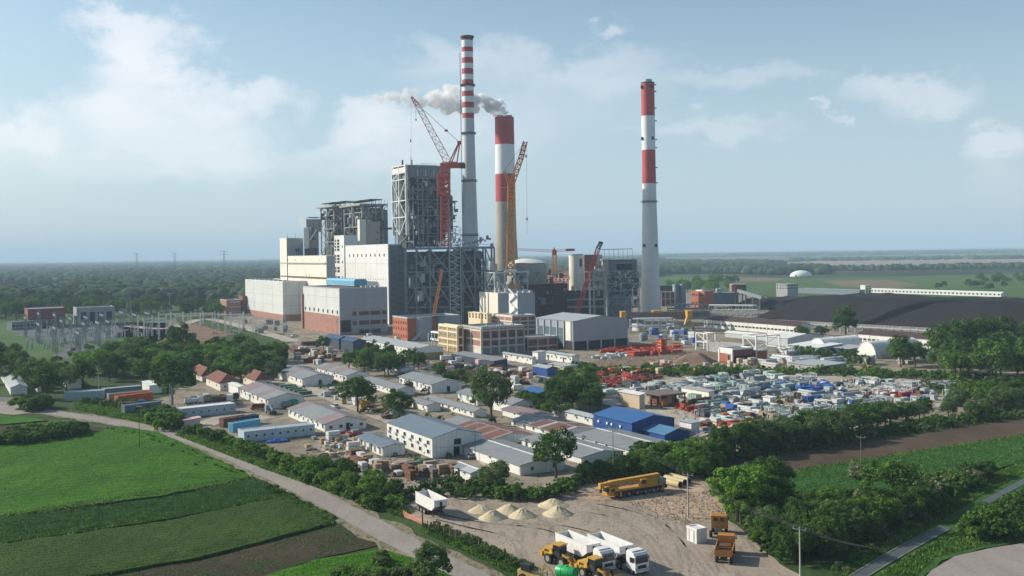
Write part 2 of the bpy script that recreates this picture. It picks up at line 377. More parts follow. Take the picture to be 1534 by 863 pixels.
soil_mud = fieldmat('bare_soil', (.16, .105, .075), (.22, .155, .11), (.12, .08, .06), R(100), 0, .05, .5, .25)
soil_dark = fieldmat('ploughed_soil', (.048, .037, .026), (.072, .054, .038), (.036, .038, .018), R(70), 1.2, .05, .8, .25, (.030, .055, .014))
soil_right = fieldmat('ploughed_soil_pale', (.082, .060, .042), (.115, .084, .060), (.062, .048, .034), R(-62), 1.6, .04, .6, .2)
crop_bright = fieldmat('crop_bright', (.030, .120, .006), (.056, .170, .011), (.022, .085, .008), R(-68), 3.2, .035, .85, .3)
crop_dark = fieldmat('crop_dark', (.016, .056, .018), (.028, .080, .024), (.010, .036, .012), R(-70), 1.5, .05, .6, .3)
crop_olive = fieldmat('crop_olive', (.032, .066, .014), (.054, .090, .022), (.020, .042, .012), R(-70), 1.8, .06, .6, .3)
crop_right = fieldmat('crop_right', (.022, .090, .022), (.036, .120, .032), (.016, .068, .016), R(-60), 2.0, .05, .4, .2)
asphalt = fieldmat('asphalt', (.25, .225, .205), (.30, .27, .245), (.20, .18, .165), R(57), 0, .06, .5, .03)
verge_mat = fieldmat('verge', (.20, .17, .12), (.26, .22, .165), (.09, .11, .04), R(57), 0, .2, .9, .15, (.06, .09, .03))
gravel = fieldmat('gravel', (.34, .30, .25), (.42, .38, .32), (.25, .22, .18), .5, 0, .05, .5, .1)
# near ground: rough grass everywhere this side of the plant, bare soil inside the works
sheet('grassland', [(-900, 1400), (2400, 1400), (2300, 470), (1534, 455), (1100, 470), (700, 465), (300, 470), (-150, 455), (-900, 480)], -.15, grass)
sheet('works_ground', [(262, 640), (215, 600), (330, 560), (380, 560), (440, 505), (330, 480), (360, 455), (600, 440), (1000, 430), (1250, 455), (1534, 480), (1534, 598), (1420, 628),
      (1240, 655), (1080, 690), (1060, 720), (820, 735), (640, 752), (560, 735), (430, 690), (330, 660)], -.05, soil_site, jit=1)
sheet('truck_yard', [(585, 770), (640, 738), (760, 735), (900, 712), (1060, 712), (1090, 745), (1085, 775), (1120, 800), (1150, 830), (1210, 870), (1300, 1000), (900, 960), (840, 880), (780, 852), (700, 812), (640, 785)], 0, soil_yard, jit=.6)
sheet('bare_strip', [(755, 752), (900, 716), (1068, 716), (1092, 745), (1080, 772), (1030, 785), (940, 752), (840, 745)], .02, fieldmat('warm_soil', (.36, .27, .19), (.46, .35, .25), (.22, .155, .11), .2, 0, .12, .8, .15, (.14, .10, .07)), jit=.8)
# green fields left of the road
sheet('field', [(-400, 690), (0, 667), (138, 648), (182, 640), (235, 648), (300, 677), (359, 706), (378, 716), (240, 744), (0, 774), (-400, 820)], -.02, crop_bright, h=.30)
sheet('field', [(-400, 830), (0, 779), (240, 749), (382, 719), (435, 742), (250, 780), (0, 816), (-400, 880)], -.02, crop_dark, h=.35)
sheet('field', [(-400, 884), (0, 819), (250, 783), (437, 744), (503, 776), (480, 790), (300, 838), (120, 868), (-100, 905), (-400, 960)], -.02, crop_olive, h=.45)
sheet('ploughed_field', [(-400, 964), (-100, 908), (120, 870), (300, 840), (480, 793), (510, 782), (575, 815), (470, 838), (330, 885), (100, 960), (-400, 1150)], .0, soil_dark)
sheet('field', [(330, 890), (470, 842), (575, 826), (640, 845), (720, 890), (820, 1000), (100, 1000)], -.02, crop_bright, h=.4, seed=5)
sheet('ploughed_field', [(-300, 655), (0, 638), (120, 636), (175, 643), (135, 648), (0, 666), (-300, 690)], .0, soil_dark, seed=6)
sheet('field', [(-300, 640), (0, 623), (30, 624), (72, 631), (0, 637), (-300, 654)], -.02, crop_bright, h=.3, seed=7)
# fields right
sheet('ploughed_field', [(1060, 700), (1110, 684), (1300, 652), (1534, 620), (2000, 560), (2000, 600), (1534, 654), (1350, 680), (1165, 710), (1120, 712)], .0, soil_right, seed=8)
sheet('field', [(1150, 716), (1165, 712), (1350, 681), (1534, 655), (2000, 601), (2000, 640), (1534, 692), (1480, 708), (1330, 738), (1180, 742)], -.02, crop_right, h=.3, seed=9)
sheet('meadow', [(1255, 870), (1330, 800), (1400, 760), (1534, 695), (1700, 660), (1700, 800), (1534, 812), (1470, 822), (1410, 840), (1370, 880)], .02, fieldmat('meadow_grass', (.032, .090, .018), (.060, .13, .026), (.03, .06, .015), .5, 0, .15, .6, .5), seed=10)
asp, RD = strip('road', [(-260, 590), (-60, 603), (45, 614), (150, 629), (240, 645), (310, 668), (380, 698), (450, 731), (530, 773), (610, 816), (690, 857), (800, 920), (950, 1020)], 5.8, .06, asphalt)
strip('road_verge', [(-260, 590), (-60, 603), (45, 614), (150, 629), (240, 645), (310, 668), (380, 698), (450, 731), (530, 773), (610, 816), (690, 857), (800, 920), (950, 1020)], 9.0, .03, verge_mat, jit=1.0, seed=8)
sheet('road_junction', [(-40, 597), (20, 596), (60, 606), (75, 616), (20, 622), (-40, 615)], .05, asphalt, jit=.3)
sheet('road', [(1375, 880), (1395, 855), (1430, 834), (1480, 822), (1534, 814), (1640, 806), (1640, 880)], .06, asphalt, jit=.15)
strip('yard_track', [(262, 655), (300, 640), (345, 622), (400, 628)], 7, .05, gravel)
strip('works_road', [(760, 700), (690, 665), (620, 640), (540, 610), (470, 585), (400, 565)], 9, .04, gravel, jit=.5)
strip('works_road', [(420, 548), (520, 550), (640, 552), (760, 560), (860, 570), (940, 590)], 9, .045, gravel, jit=.5, seed=12)
strip('works_road', [(190, 488), (250, 492), (310, 478), (400, 500), (440, 512)], 10, .05, gravel, jit=.5, seed=13)
sheet('storage_ground', [(850, 590), (905, 560), (1080, 565), (1240, 560), (1440, 572), (1420, 605), (1330, 632), (1230, 650), (1120, 660), (1040, 650), (960, 612)], .03, gravel, jit=1)
sheet('bare_ground', [(880, 545), (950, 520), (1100, 530), (1230, 545), (1250, 560), (1090, 568), (900, 562)], .02, soil_mud, jit=1.2)
sheet('bare_ground', [(145, 488), (200, 482), (300, 484), (345, 500), (300, 516), (200, 512)], .0, soil_mud, jit=2)
# wheel tracks pressed into the yard
tr = fieldmat('track_soil', (.235, .205, .175), (.29, .25, .21), (.19, .165, .14), R(60), 0, .3, .6, .1)
for i, pth in enumerate((((900, 850), (860, 812), (800, 790), (720, 782), (650, 768)), ((1000, 860), (960, 800), (900, 770), (850, 765)), ((1020, 862), (1010, 810), (960, 770), (880, 752)), ((1060, 862), (1030, 820), (1000, 790), (1000, 760)), ((780, 840), (760, 805), (700, 790), (640, 775)), ((960, 860), (900, 805), (830, 785), (760, 785)))):
    for s_ in (0, 1): strip('wheel_track', [(x + s_ * 14, y + s_ * 3) for x, y in pth], .55, .012, tr, jit=.12, seed=40 + i)
for i, pth in enumerate((((0, 720), (120, 700), (240, 690), (340, 700)), ((0, 745), (130, 722), (260, 712), (360, 713)), ((0, 697), (110, 682), (230, 668), (300, 682)))):
    for s_ in (0, 1): strip('tractor_track', [(x, y + s_ * 5) for x, y in pth], .5, .30, crop_olive, jit=.2, seed=60 + i)
# ditch with its concrete channel
dm_ = M('ditch_slab', (.085, .10, .10), .5, .35, 1.5, stain=(.04, .06, .03, .6))
strip('ditch', [(1180, 935), (1290, 862), (1350, 826), (1418, 790)], 1.9, .10, dm_, jit=.06); strip('ditch', [(1476, 753), (1534, 722), (1620, 680)], 1.9, .10, dm_, jit=.06)
for sx in (-1, 1):
    strip('ditch_kerb', [(1180 + sx * 9, 935 + sx * 5), (1290 + sx * 8, 862 + sx * 4), (1350 + sx * 7, 826 + sx * 4), (1416 + sx * 6, 791 + sx * 3)], .3, .16, M('ditch_concrete', (.15, .165, .15), .8, .3, .8), jit=.04)
# the plain beyond the works
mine_soil = fieldmat('mine_soil', (.24, .19, .165), (.36, .29, .25), (.14, .13, .12), .2, 0, .012, .9, .3, (.09, .12, .07))
brown_far = fieldmat('brown_far', (.15, .125, .08), (.19, .15, .10), (.12, .13, .06), .2, 0, .01, .6, .2)
sheet('far_field', [(985, 413), (1170, 418), (1534, 410), (1900, 400), (1900, 450), (1534, 455), (1250, 452), (1040, 435), (985, 432)], .0, grass_far)
sheet('far_brown_field', [(1060, 415), (1180, 417), (1160, 422), (1090, 423)], .3, brown_far)
sheet('far_brown_field', [(1230, 421), (1330, 419), (1380, 428), (1330, 434), (1260, 430)], .3, brown_far, seed=4)
sheet('open_pit', [(1120, 399), (1200, 391), (1330, 388), (1534, 384), (1900, 375), (1900, 387), (1534, 397), (1440, 402), (1340, 405), (1180, 404)], .3, mine_soil, jit=4)
sheet('far_field', [(985, 388), (1200, 385), (1534, 378), (1900, 372), (1900, 376.5), (1534, 382), (1200, 389), (985, 392)], .3, fieldmat('green_far', (.07, .12, .05), (.09, .15, .06), None, 0, 0, .003, .3, .1))
sheet('far_field', [(200, 437), (290, 428), (400, 432), (390, 442), (210, 448)], .3, grass_far, seed=3)
sheet('substation_ground', [(-60, 500), (60, 470), (240, 470), (260, 500), (120, 570), (60, 560), (-60, 540)], .0, grass_far, seed=5)
# ---------------------------------------------------------------- builders for buildings
def win_mesh(wm, gm, kind='w'):
    k = ('win', wm.name, gm.name)
    if k not in MESH:                                 # unit window in the x-z plane, facing -y: frame proud, pane set back
        bm = bmesh.new(); o = [(-.5, -.5), (.5, -.5), (.5, .5), (-.5, .5)]
        r0 = [bm.verts.new((x, 0, z)) for x, z in o]; r1 = [bm.verts.new((x, -1, z)) for x, z in o]
        r2 = [bm.verts.new((x * .86, -1, z * .86)) for x, z in o]; r3 = [bm.verts.new((x * .86, -.35, z * .86)) for x, z in o]
        for a, b in ((r0, r1), (r1, r2), (r2, r3)):
            for i in range(4): bm.faces.new((a[i], a[(i + 1) % 4], b[(i + 1) % 4], b[i]))
        f = bm.faces.new(r3); f.material_index = 1; bm.normal_update(); bmesh.ops.recalc_face_normals(bm, faces=bm.faces)
        if f.normal.y > 0: bmesh.ops.reverse_faces(bm, faces=bm.faces)
        me = bpy.data.meshes.new('window'); bm.to_mesh(me); bm.free(); me.materials.append(wm); me.materials.append(gm); MESH[k] = me
    return MESH[k]
class Bld: pass
def win(b, face, u, z, w_, h, name='window', fm=None, gm=None, d=.10):
    """face 'L' = the sunny face (local x=0), 'R' = the shaded face (local y=0); u runs from the near corner"""
    o = link(name, win_mesh(fm or white_paint, gm or glass), b.root)
    if face == 'R': o.location = (u, 0, z)
    elif face == 'L': o.location = (0, u, z); o.rotation_euler = (0, 0, -math.pi / 2)
    o.scale = (w_, d, h); return o
def place(near, left, right, h=None, top=None, ang=GRID, z0=0):
    b = Bld(); N = G(near[0], near[1], z0) if isinstance(near, tuple) else near.copy()
    ex = Vector((math.cos(ang), math.sin(ang), 0)); ey = Vector((-math.sin(ang), math.cos(ang), 0))
    b.ly = left[1] if isinstance(left, tuple) else reach(N, ey, left)
    b.lx = right[1] if isinstance(right, tuple) else reach(N, ex, right)
    b.h = h if h is not None else ZAT(N, top) - N.z
    b.N = N; b.ex = ex; b.ey = ey; b.ang = ang; return b
def edge(px, py, top, d):
    """near corner by picture column and a chosen depth instead of a visible foot"""
    rx, _ = ray(px, py); return Vector((rx * d, d, 0))
def panels(root, name, mats, seq, L, mk):
    n = max(1, round(L / seq)); w_ = L / n
    for i in range(n): mk(name, mats[i % len(mats)] if not callable(mats) else mats(i, n), i * w_ + .02, (i + 1) * w_ - .02)
def body(b, name, label, cat, wall, roof='flat', rmat=None, rise=None, base=None, baseh=0, over=.35, seq=2.2, group=None, rcols=None, parapet=.5, rname='roof_panel', fascia=None):
    r = b.root = empty(name, b.N, b.ang, label, cat, group); lx, ly, h = b.lx, b.ly, b.h
    rmat = rmat or roof_grey; rise = rise if rise is not None else .16 * (lx if roof == 'gy' else ly)
    z0 = baseh
    if base:
        bm_box(r, 'plinth', base, -.04, -.04, 0, lx + .04, ly + .04, baseh)
    if roof == 'flat':
        bm_box(r, 'wall', wall, 0, 0, z0, lx, ly, h - .25)
        bm_box(r, 'roof', rmat, .25, .25, h - .25, lx - .25, ly - .25, h - .05)
        fm = fascia or wall
        for q in ((-.06, -.06, lx + .06, .25), (-.06, ly - .25, lx + .06, ly + .06), (-.06, .25, .25, ly - .25), (lx - .25, .25, lx + .06, ly - .25)):
            bm_box(r, 'parapet', fm, q[0], q[1], h - .25, q[2], q[3], h + parapet)
    elif roof in ('gy', 'gx'):                        # ridge along local y / along local x
        if roof == 'gy': prism(r, 'wall', wall, [(0, z0), (lx, z0), (lx, h), (lx / 2, h + rise - .05), (0, h)], 0, ly)
        else: prism(r, 'wall', wall, [(0, z0), (ly, z0), (ly, h), (ly / 2, h + rise - .05), (0, h)], 0, lx, axis='x')
        W_, L = (lx, ly) if roof == 'gy' else (ly, lx); sl_ = rise / (W_ / 2); t = .14
        cols = rcols or (lambda i, n: rmat)
        def mk(nm, m, a, c):
            for s in (0, 1):
                x0, x1 = (-over, W_ / 2) if s == 0 else (W_ / 2, W_ + over)
                za = h + (x0 if s == 0 else W_ - x0) * sl_; zb = h + (x1 if s == 0 else W_ - x1) * sl_
                prism(r, nm, m, [(x0, za), (x1, zb), (x1, zb + t), (x0, za + t)], a, c, axis='y' if roof == 'gy' else 'x')
        if seq: 
            n = max(1, round((L + 2 * over) / seq)); w_ = (L + 2 * over) / n
            for i in range(n): mk(rname, cols(i, n), -over + i * w_ + .015, -over + (i + 1) * w_ - .015)
        else: mk('roof', rmat, -over, L + over)
        zt = h + rise + t
        if roof == 'gy': bm_box(r, 'ridge_cap', fascia or rmat, lx / 2 - .25, -over, zt - .04, lx / 2 + .25, ly + over, zt + .05)
        else: bm_box(r, 'ridge_cap', fascia or rmat, -over, ly / 2 - .25, zt - .04, lx + over, ly / 2 + .25, zt + .05)
    elif roof == 'mono':                              # one slope rising from the near side
        prism(r, 'wall', wall, [(0, z0), (lx, z0), (lx, h + rise), (0, h)], 0, ly)
        s_ = rise / lx; n = max(1, round(ly / (seq or 3))); w_ = (ly + 2 * over) / n
        for i in range(n): prism(r, rname, rmat, [(-over, h - over * s_), (lx + over, h + rise + over * s_), (lx + over, h + rise + over * s_ + .12), (-over, h - over * s_ + .12)], -over + i * w_ + .015, -over + (i + 1) * w_ - .015)
    elif roof == 'hip':
        bm_box(r, 'wall', wall, 0, 0, z0, lx, ly, h); o_ = over; bm = bmesh.new(); k = min(lx, ly) / 2
        c = [bm.verts.new(p) for p in ((-o_, -o_, h), (lx + o_, -o_, h), (lx + o_, ly + o_, h), (-o_, ly + o_, h))]
        if lx >= ly: rd = [bm.verts.new((k, ly / 2, h + rise)), bm.verts.new((lx - k, ly / 2, h + rise))]; F_ = [(c[0], c[1], rd[1], rd[0]), (c[1], c[2], rd[1]), (c[2], c[3], rd[0], rd[1]), (c[3], c[0], rd[0])]
        else: rd = [bm.verts.new((lx / 2, k, h + rise)), bm.verts.new((lx / 2, ly - k, h + rise))]; F_ = [(c[0], c[1], rd[0]), (c[1], c[2], rd[1], rd[0]), (c[2], c[3], rd[1]), (c[3], c[0], rd[0], rd[1])]
        for f in F_: bm.faces.new(f)
        bm.faces.new(c[::-1]); bmesh.ops.recalc_face_normals(bm, faces=bm.faces); from_bm('roof', bm, rmat, r)
    return b
def bm_box(p, name, m, x0, y0, z0, x1, y1, z1):       # a box with its own real size (sheet ribs keep their spacing)
    bm = bmesh.new(); bmesh.ops.create_cube(bm, size=1)
    for v in bm.verts: v.co = Vector((x0 + (v.co.x + .5) * (x1 - x0), y0 + (v.co.y + .5) * (y1 - y0), z0 + (v.co.z + .5) * (z1 - z0)))
    return from_bm(name, bm, m, p)
def winrow(b, face, z, w_, h, n, u0=None, u1=None, skip=(), **k):
    L = b.lx if face == 'R' else b.ly; u0 = L / n * .5 if u0 is None else u0; u1 = L - u0 if u1 is None else u1
    for i in range(n):
        if i in skip: continue
        win(b, face, u0 + (u1 - u0) * (i / max(1, n - 1)), z, w_, h, **k)
def tele(root, name, m, x, y, z, r, h, n=12): return rod(root, name, m, (x, y, z), (x, y, z + h), r, n)
def lattice(root, name, m, a, b, w0, w1, bay=None, t=.18, up=None, kind=None):
    """four-legged lattice boom as one part"""
    a, b = Vector(a), Vector(b); d = (b - a); L = d.length; z = d / L
    x = z.cross(Vector((0, 0, 1)) if abs(z.z) < .95 else Vector((1, 0, 0))).normalized(); y = z.cross(x); bm = bmesh.new()
    n = max(2, round(L / (bay or (w0 + w1) * .6)))
    def beam(p, q, w_):
        dd = q - p; l = dd.length
        if l < .01: return
        zz = dd / l; xx = zz.cross(Vector((.31, .7, .64))).normalized() * w_ / 2; yy = zz.cross(xx).normalized() * w_ / 2
        A = [bm.verts.new(p + s * xx + u * yy) for s, u in ((1, 1), (-1, 1), (-1, -1), (1, -1))]; B = [bm.verts.new(q + s * xx + u * yy) for s, u in ((1, 1), (-1, 1), (-1, -1), (1, -1))]
        for i in range(4): bm.faces.new((A[i], A[(i + 1) % 4], B[(i + 1) % 4], B[i]))
    pt = lambda i, c: a + z * (L * i / n) + (x * c[0] + y * c[1]) * ((w0 + (w1 - w0) * i / n) / 2)
    cs = [(1, 1), (-1, 1), (-1, -1), (1, -1)]
    for c in cs: beam(pt(0, c), pt(n, c), t)
    for i in range(n):
        for k in range(4):
            c0, c1 = cs[k], cs[(k + 1) % 4]; beam(pt(i, c0), pt(i, c1), t * .7)
            beam(pt(i, c0 if i % 2 else c1), pt(i + 1, c1 if i % 2 else c0), t * .6)
    return from_bm(name, bm, m, root)
def cable(root, name, m, pts, r=.06):
    bm = bmesh.new()
    for p, q in zip(pts, pts[1:]):
        p, q = Vector(p), Vector(q); z = (q - p).normalized(); x = z.cross(Vector((.3, .5, .81))).normalized() * r; y = z.cross(x).normalized() * r
        A = [bm.verts.new(p + v) for v in (x, y, -x, -y)]; B = [bm.verts.new(q + v) for v in (x, y, -x, -y)]
        for i in range(4): bm.faces.new((A[i], A[(i + 1) % 4], B[(i + 1) % 4], B[i]))
    return from_bm(name, bm, m, root)
def frame(root, m, xs, ys, zs, w_=.7, brace=True, bm_=None, deckm=None, faces='LRB', bw=.4, seed=0):
    """steel frame: columns on the xs/ys lines round the edge, beams at each level, braces in the bays"""
    rr = random.Random(seed); bm_ = bm_ or m
    edges = [(x, ys[0]) for x in xs] + [(xs[0], y) for y in ys[1:]] + [(xs[-1], y) for y in ys[1:]] + [(x, ys[-1]) for x in xs[1:-1]]
    for x, y in edges: bar(root, 'column', m, (x, y, zs[0]), (x, y, zs[-1]), w_)
    for z in zs[1:]:
        for x0, x1 in zip(xs, xs[1:]):
            bar(root, 'beam', bm_, (x0, ys[0], z), (x1, ys[0], z), w_ * .8); bar(root, 'beam', bm_, (x0, ys[-1], z), (x1, ys[-1], z), w_ * .8)
        for y0, y1 in zip(ys, ys[1:]):
            bar(root, 'beam', bm_, (xs[0], y0, z), (xs[0], y1, z), w_ * .8); bar(root, 'beam', bm_, (xs[-1], y0, z), (xs[-1], y1, z), w_ * .8)
    if brace:
        for k, (z0, z1) in enumerate(zip(zs, zs[1:])):
            for i, (x0, x1) in enumerate(zip(xs, xs[1:])):
                if rr.random() < .7:
                    a, b_ = (x0, x1) if (i + k) % 2 else (x1, x0); bar(root, 'brace', bm_, (a, ys[0] - .05, z0), (b_, ys[0] - .05, z1), bw)
            for i, (y0, y1) in enumerate(zip(ys, ys[1:])):
                if rr.random() < .8:
                    a, b_ = (y0, y1) if (i + k) % 2 else (y1, y0); bar(root, 'brace', bm_, (xs[0] - .05, a, z0), (xs[0] - .05, b_, z1), bw)
def clutter(root, x0, x1, y0, y1, z0, z1, n, mats, seed=0, smin=.8, smax=4, names=('duct', 'pipe', 'platform', 'vessel')):
    """the tangle of ducts, vessels, walkways and pipes inside a boiler frame"""
    rr = random.Random(seed)
    for i in range(n):
        k = rr.choice(names); m = rr.choice(mats); x, y, z = rr.uniform(x0, x1), rr.uniform(y0, y1), rr.uniform(z0, z1); s = rr.uniform(smin, smax)
        if k == 'pipe':
            d = rr.choice(((1, 0, 0), (0, 1, 0), (0, 0, 1), (0, 0, 1), (.6, .1, .8))); L = rr.uniform(3, 14); e = [x + d[0] * L, y + d[1] * L, min(z + d[2] * L, z1)]
            e[0] = min(e[0], x1); e[1] = min(e[1], y1)
            if (Vector(e) - Vector((x, y, z))).length > .5: rod(root, 'pipe', m, (x, y, z), e, s * .16 + .15, 8)
        elif k == 'vessel': rod(root, 'vessel', m, (x, y, z), (x, y, z + s * 1.6), s * .5, 12)
        elif k == 'platform':
            box(root, 'platform', m, x, y, z, min(x + s * 2, x1 + .5), min(y + s * 2, y1 + .5), z + .25)
        else: box(root, 'duct', m, x, y, z, min(x + s, x1), min(y + s, y1), z + s * rr.uniform(.5, 1.4))
# ---------------------------------------------------------------- chimneys
def chimney(label, d, cols, rings, bands, main, base_px=None, n=40):
    """cols = (py, px_left, px_right) outline of the shaft; bands = (py0, py1, material)"""
    py, l, r_ = cols[0]; rx, _ = ray((cols[-1][1] + cols[-1][2]) / 2, cols[-1][0])
    N = Vector((rx * d, d, 0)); root = empty('chimney', N, 0, label, 'chimney')
    prof = [(ZAT(N, p[0]), (p[2] - p[1]) / 2 * d / F) for p in cols]; prof.sort()
    z0 = prof[0]; r0 = z0[1] + (z0[0]) * .012
    prof = [(0, r0)] + prof
    rad = lambda z: next((a[1] + (b[1] - a[1]) * (z - a[0]) / (b[0] - a[0]) for a, b in zip(prof, prof[1:]) if a[0] <= z <= b[0]), prof[-1][1])
    top = prof[-1][0]; cuts = sorted({0, top} | {ZAT(N, b[0]) for b in bands} | {ZAT(N, b[1]) for b in bands})
    for a, b in zip(cuts, cuts[1:]):
        if b - a < .2: continue
        mid = (a + b) / 2; m = main; nm = 'shaft'
        for q in bands:
            if ZAT(N, q[1]) < mid < ZAT(N, q[0]): m = q[2]; nm = 'painted_band'
        k = max(1, int((b - a) / 12)); lathe(root, nm, m, [(rad(a + (b - a) * i / k), a + (b - a) * i / k) for i in range(k + 1)], n)
    for z in rings:
        z = ZAT(N, z); R_ = rad(z); lathe(root, 'walkway', steel_dark, [(R_ - .3, z - .3), (R_ + 1.3, z), (R_ + 1.3, z + .25), (R_ - .3, z + .25)], n)
        lathe(root, 'handrail', steel_dark, [(R_ + 1.22, z + 1.0), (R_ + 1.3, z + 1.0), (R_ + 1.3, z + 1.15), (R_ + 1.22, z + 1.15)], n)
    root['top'] = top; return root, rad, top, N
c1, r1, t1, N1 = chimney('tallest slender pale chimney with narrow red and white rings at its top', 750,
    [(55, 689, 706), (178, 690.5, 708), (270, 691, 711), (372, 692, 717)], [129, 201, 272, 353],
    [(55, 61, M('chimney_rust', (.16, .06, .05), .8, .3, .3)), (61, 71.3, chim_white)] + [(a, b, chim_red) for a, b in ((71.3, 78.4), (87, 95.5), (103.4, 111.8), (120, 129), (137, 145), (153.5, 162), (170, 177.7))] +
    [(a, b, chim_white) for a, b in ((78.4, 87), (95.5, 103.4), (111.8, 120), (129, 137), (145, 153.5), (162, 170))], M('chimney_pale', (.50, .54, .55), .6, .1, .04))
lathe(c1, 'crown', M('chimney_rust', (0, 0, 0)), [(r1(t1) + .5, t1 - 1.2), (r1(t1) + .9, t1 - .5), (r1(t1) + .9, t1 + .3), (r1(t1) - .6, t1 + .3)], 36)
box(c1, 'ladder', steel_dark, -r1(100) - .6, -.4, 60, -r1(100) - .2, .4, t1 - 12)
c2, r2, t2, N2 = chimney('broad chimney with two wide red bands, steam drifting from its top', 850,
    [(176, 741, 769.5), (300, 742, 772), (340, 742, 773), (410, 741, 777)], [],
    [(176, 217, chim_red), (217, 261, chim_white), (261, 302.5, chim_red)], concrete_old)
for x in (-3.6, 3.8): lathe(c2, 'flue', steel_light, [(2.9, t2), (2.9, t2 + 1.8)], 20, (x, 0, 0))
c3, r3, t3, N3 = chimney('lone chimney right of the plant, red white red bands above a pale concrete shaft', 825,
    [(124, 957, 977), (225, 959, 979), (300, 960, 981), (380, 960, 985), (465, 960.5, 990)], [303],
    [(124, 174, chim_red), (174, 225, chim_white), (225, 275, chim_red)], chim_pale)
lathe(c3, 'flue', steel_light, [(3.7, t3), (3.7, t3 + 2.6)], 24); lathe(c3, 'rim', steel_dark, [(r3(t3) + .15, t3 - .8), (r3(t3) + .15, t3 + .2)], 36)
for z, a in ((131, -155), (131, -60), (208, -160), (208, -58), (368, -140), (368, -52)):
    zz = ZAT(N3, z); R_ = r3(zz); a = R(a); o = box(c3, 'hatch', dark_hole, R_ * math.cos(a) - 1, R_ * math.sin(a) - 1, zz - 1.2, R_ * math.cos(a) + .6, R_ * math.sin(a) + .6, zz + 1.3); o.rotation_euler = (0, 0, a)
for z in (128, 138, 163, 182, 210, 222, 252, 275): zz = ZAT(N3, z); box(c3, 'aviation_light', steel_grey, r3(zz) - .2, -.4, zz, r3(zz) + 1.5, .4, zz + .9)
# ---------------------------------------------------------------- turbine halls at the left of the plant
b = place((424.6, 481), 368, 472, top=422.6); b.ly = min(b.ly, 120)
body(b, 'turbine_hall', 'large pale grey windowless hall at the far left of the plant with a brick plinth', 'building', clad_light, 'flat', roof_dark, parapet=.6, base=brick_rose, baseh=5, fascia=white_paint)
hallA = b
bar(b.root, 'corner_trim', white_paint, (0, 0, 5), (0, 0, b.h + .5), .7)
b = place((509.6, 502), 455, 580.7, top=433); hallB = b
body(b, 'turbine_hall', 'grey hall with a row of small square windows above a brick ground floor', 'building', clad_light, 'flat', roof_dark, parapet=.5, base=brick_rose, baseh=ZAT(b.N, 473.5), fascia=steel_light)
bar(b.root, 'corner_trim', steel_light, (0, 0, 0), (0, 0, b.h), .5)
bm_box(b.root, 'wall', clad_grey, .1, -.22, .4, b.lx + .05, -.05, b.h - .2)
win_z = ZAT(b.N, 467)
for i in range(8): win(b, 'L', b.ly * (.06 + i * .125), ZAT(b.N, 468.5), 2.6, 2.6, fm=steel_light)
for i, z in ((0, 483), (1, 483), (2, 483), (1, 496), (2, 496)): win(b, 'L', b.ly * (.07 + i * .125), ZAT(b.N, z), 3.2, 1.5 if z == 483 else 2.6, fm=brick_dark, gm=dark_hole)
win(b, 'L', b.ly * .07, 5.2, 2.2, 10, 'doorway', brick_dark, dark_hole)
bb = Bld(); bb.root = b.root
for z in (469.5, 483.5, 497):
    zz = ZAT(b.N, z) - .6
    for u, ww in ((.30, 3), (.50, 8), (.74, 8), (.93, 3.2)):
        if z > 490 and u in (.30, .93): continue
        o = win(b, 'R', b.lx * u, zz, ww, 3.0, fm=steel_grey); o.location.y = -.2
o = win(b, 'R', b.lx * .12, 5.5, 8, 9, 'gate', steel_grey, dark_hole); o.location.y = -.2
bm_box(b.root, 'wall', brick_rose, -1.2, b.ly - .8, 0, 2, b.ly + 1.5, b.h - 5)
# light blue duct box on its roof
P = D(541, 434, b.N.y + 40); bl = b.h
o = body(place(G(541, 430, bl), (0, 1), (0, 1), h=1), 'roof_unit', 'x', 'x', light_blue) if False else None
rb = empty('roof_unit', G(530.5, 428.5, bl + .5), GRID, 'long light blue box lying on the roof of the grey hall', 'roof unit')
L_ = abs(reach(G(530.5, 428.5, bl + .5), Vector((-.5, .866, 0)), 488.5))
prism(rb, 'housing', light_blue, [(0, .5), (9.5, .5), (9.5, 3.6), (8.6, 4.6), (1, 4.6), (0, 3.4)], 0, L_); 
for i in range(8): bar(rb, 'rib', white_paint, (-.05, L_ * (i + .5) / 8, .5), (-.05, L_ * (i + .5) / 8, 3.4), .12)
bm_box(rb, 'base_frame', white_paint, .3, .3, 0, 9.2, L_ - .3, .5)
# old cream turbine house
Nn = edge(489.3, 421, 383, 770)
b = place(Nn, 421.5, 503, top=383.6)
body(b, 'turbine_hall', 'cream coloured older machine hall with two dark streaked ledges, behind the pale grey hall', 'building', cream_wall, 'flat', roof_dark, parapet=.5)
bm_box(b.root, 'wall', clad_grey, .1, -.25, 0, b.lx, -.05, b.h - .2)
for z, m in ((394.5, concrete_old), (416.5, rust)): bm_box(b.root, 'ledge', m, -.7, 1, ZAT(b.N, z) - .5, .05, b.ly - 2, ZAT(b.N, z) + .5)
for i in range(5): win(b, 'L', b.ly * (.14 + .17 * i), ZAT(b.N, 389.5), .9, 1.1, fm=concrete_old, gm=dark_hole)
for u in (.35, .41, .78, .86): win(b, 'L', b.ly * u, ZAT(b.N, 413), 1, 1.4, fm=concrete_old, gm=dark_hole)
Nt = b.N + b.ey * (b.ly - reach(b.N, b.ey, 432) ) if False else b.N + b.ey * reach(b.N, b.ey, 432)
Nt = Nt - b.ex * .6
bt = place(Nt, 420.8, 455.6, top=357)
body(bt, 'stair_block', 'tall cream stair block at the left end of the old machine hall', 'building', cream_wall, 'flat', roof_dark, parapet=.4)
bm_box(bt.root, 'wall', clad_grey, .1, -.25, 30, bt.lx, -.05, bt.h - .2); o = win(bt, 'R', bt.lx * .62, ZAT(bt.N, 375), 3.6, 3, fm=steel_grey); o.location.y = -.3
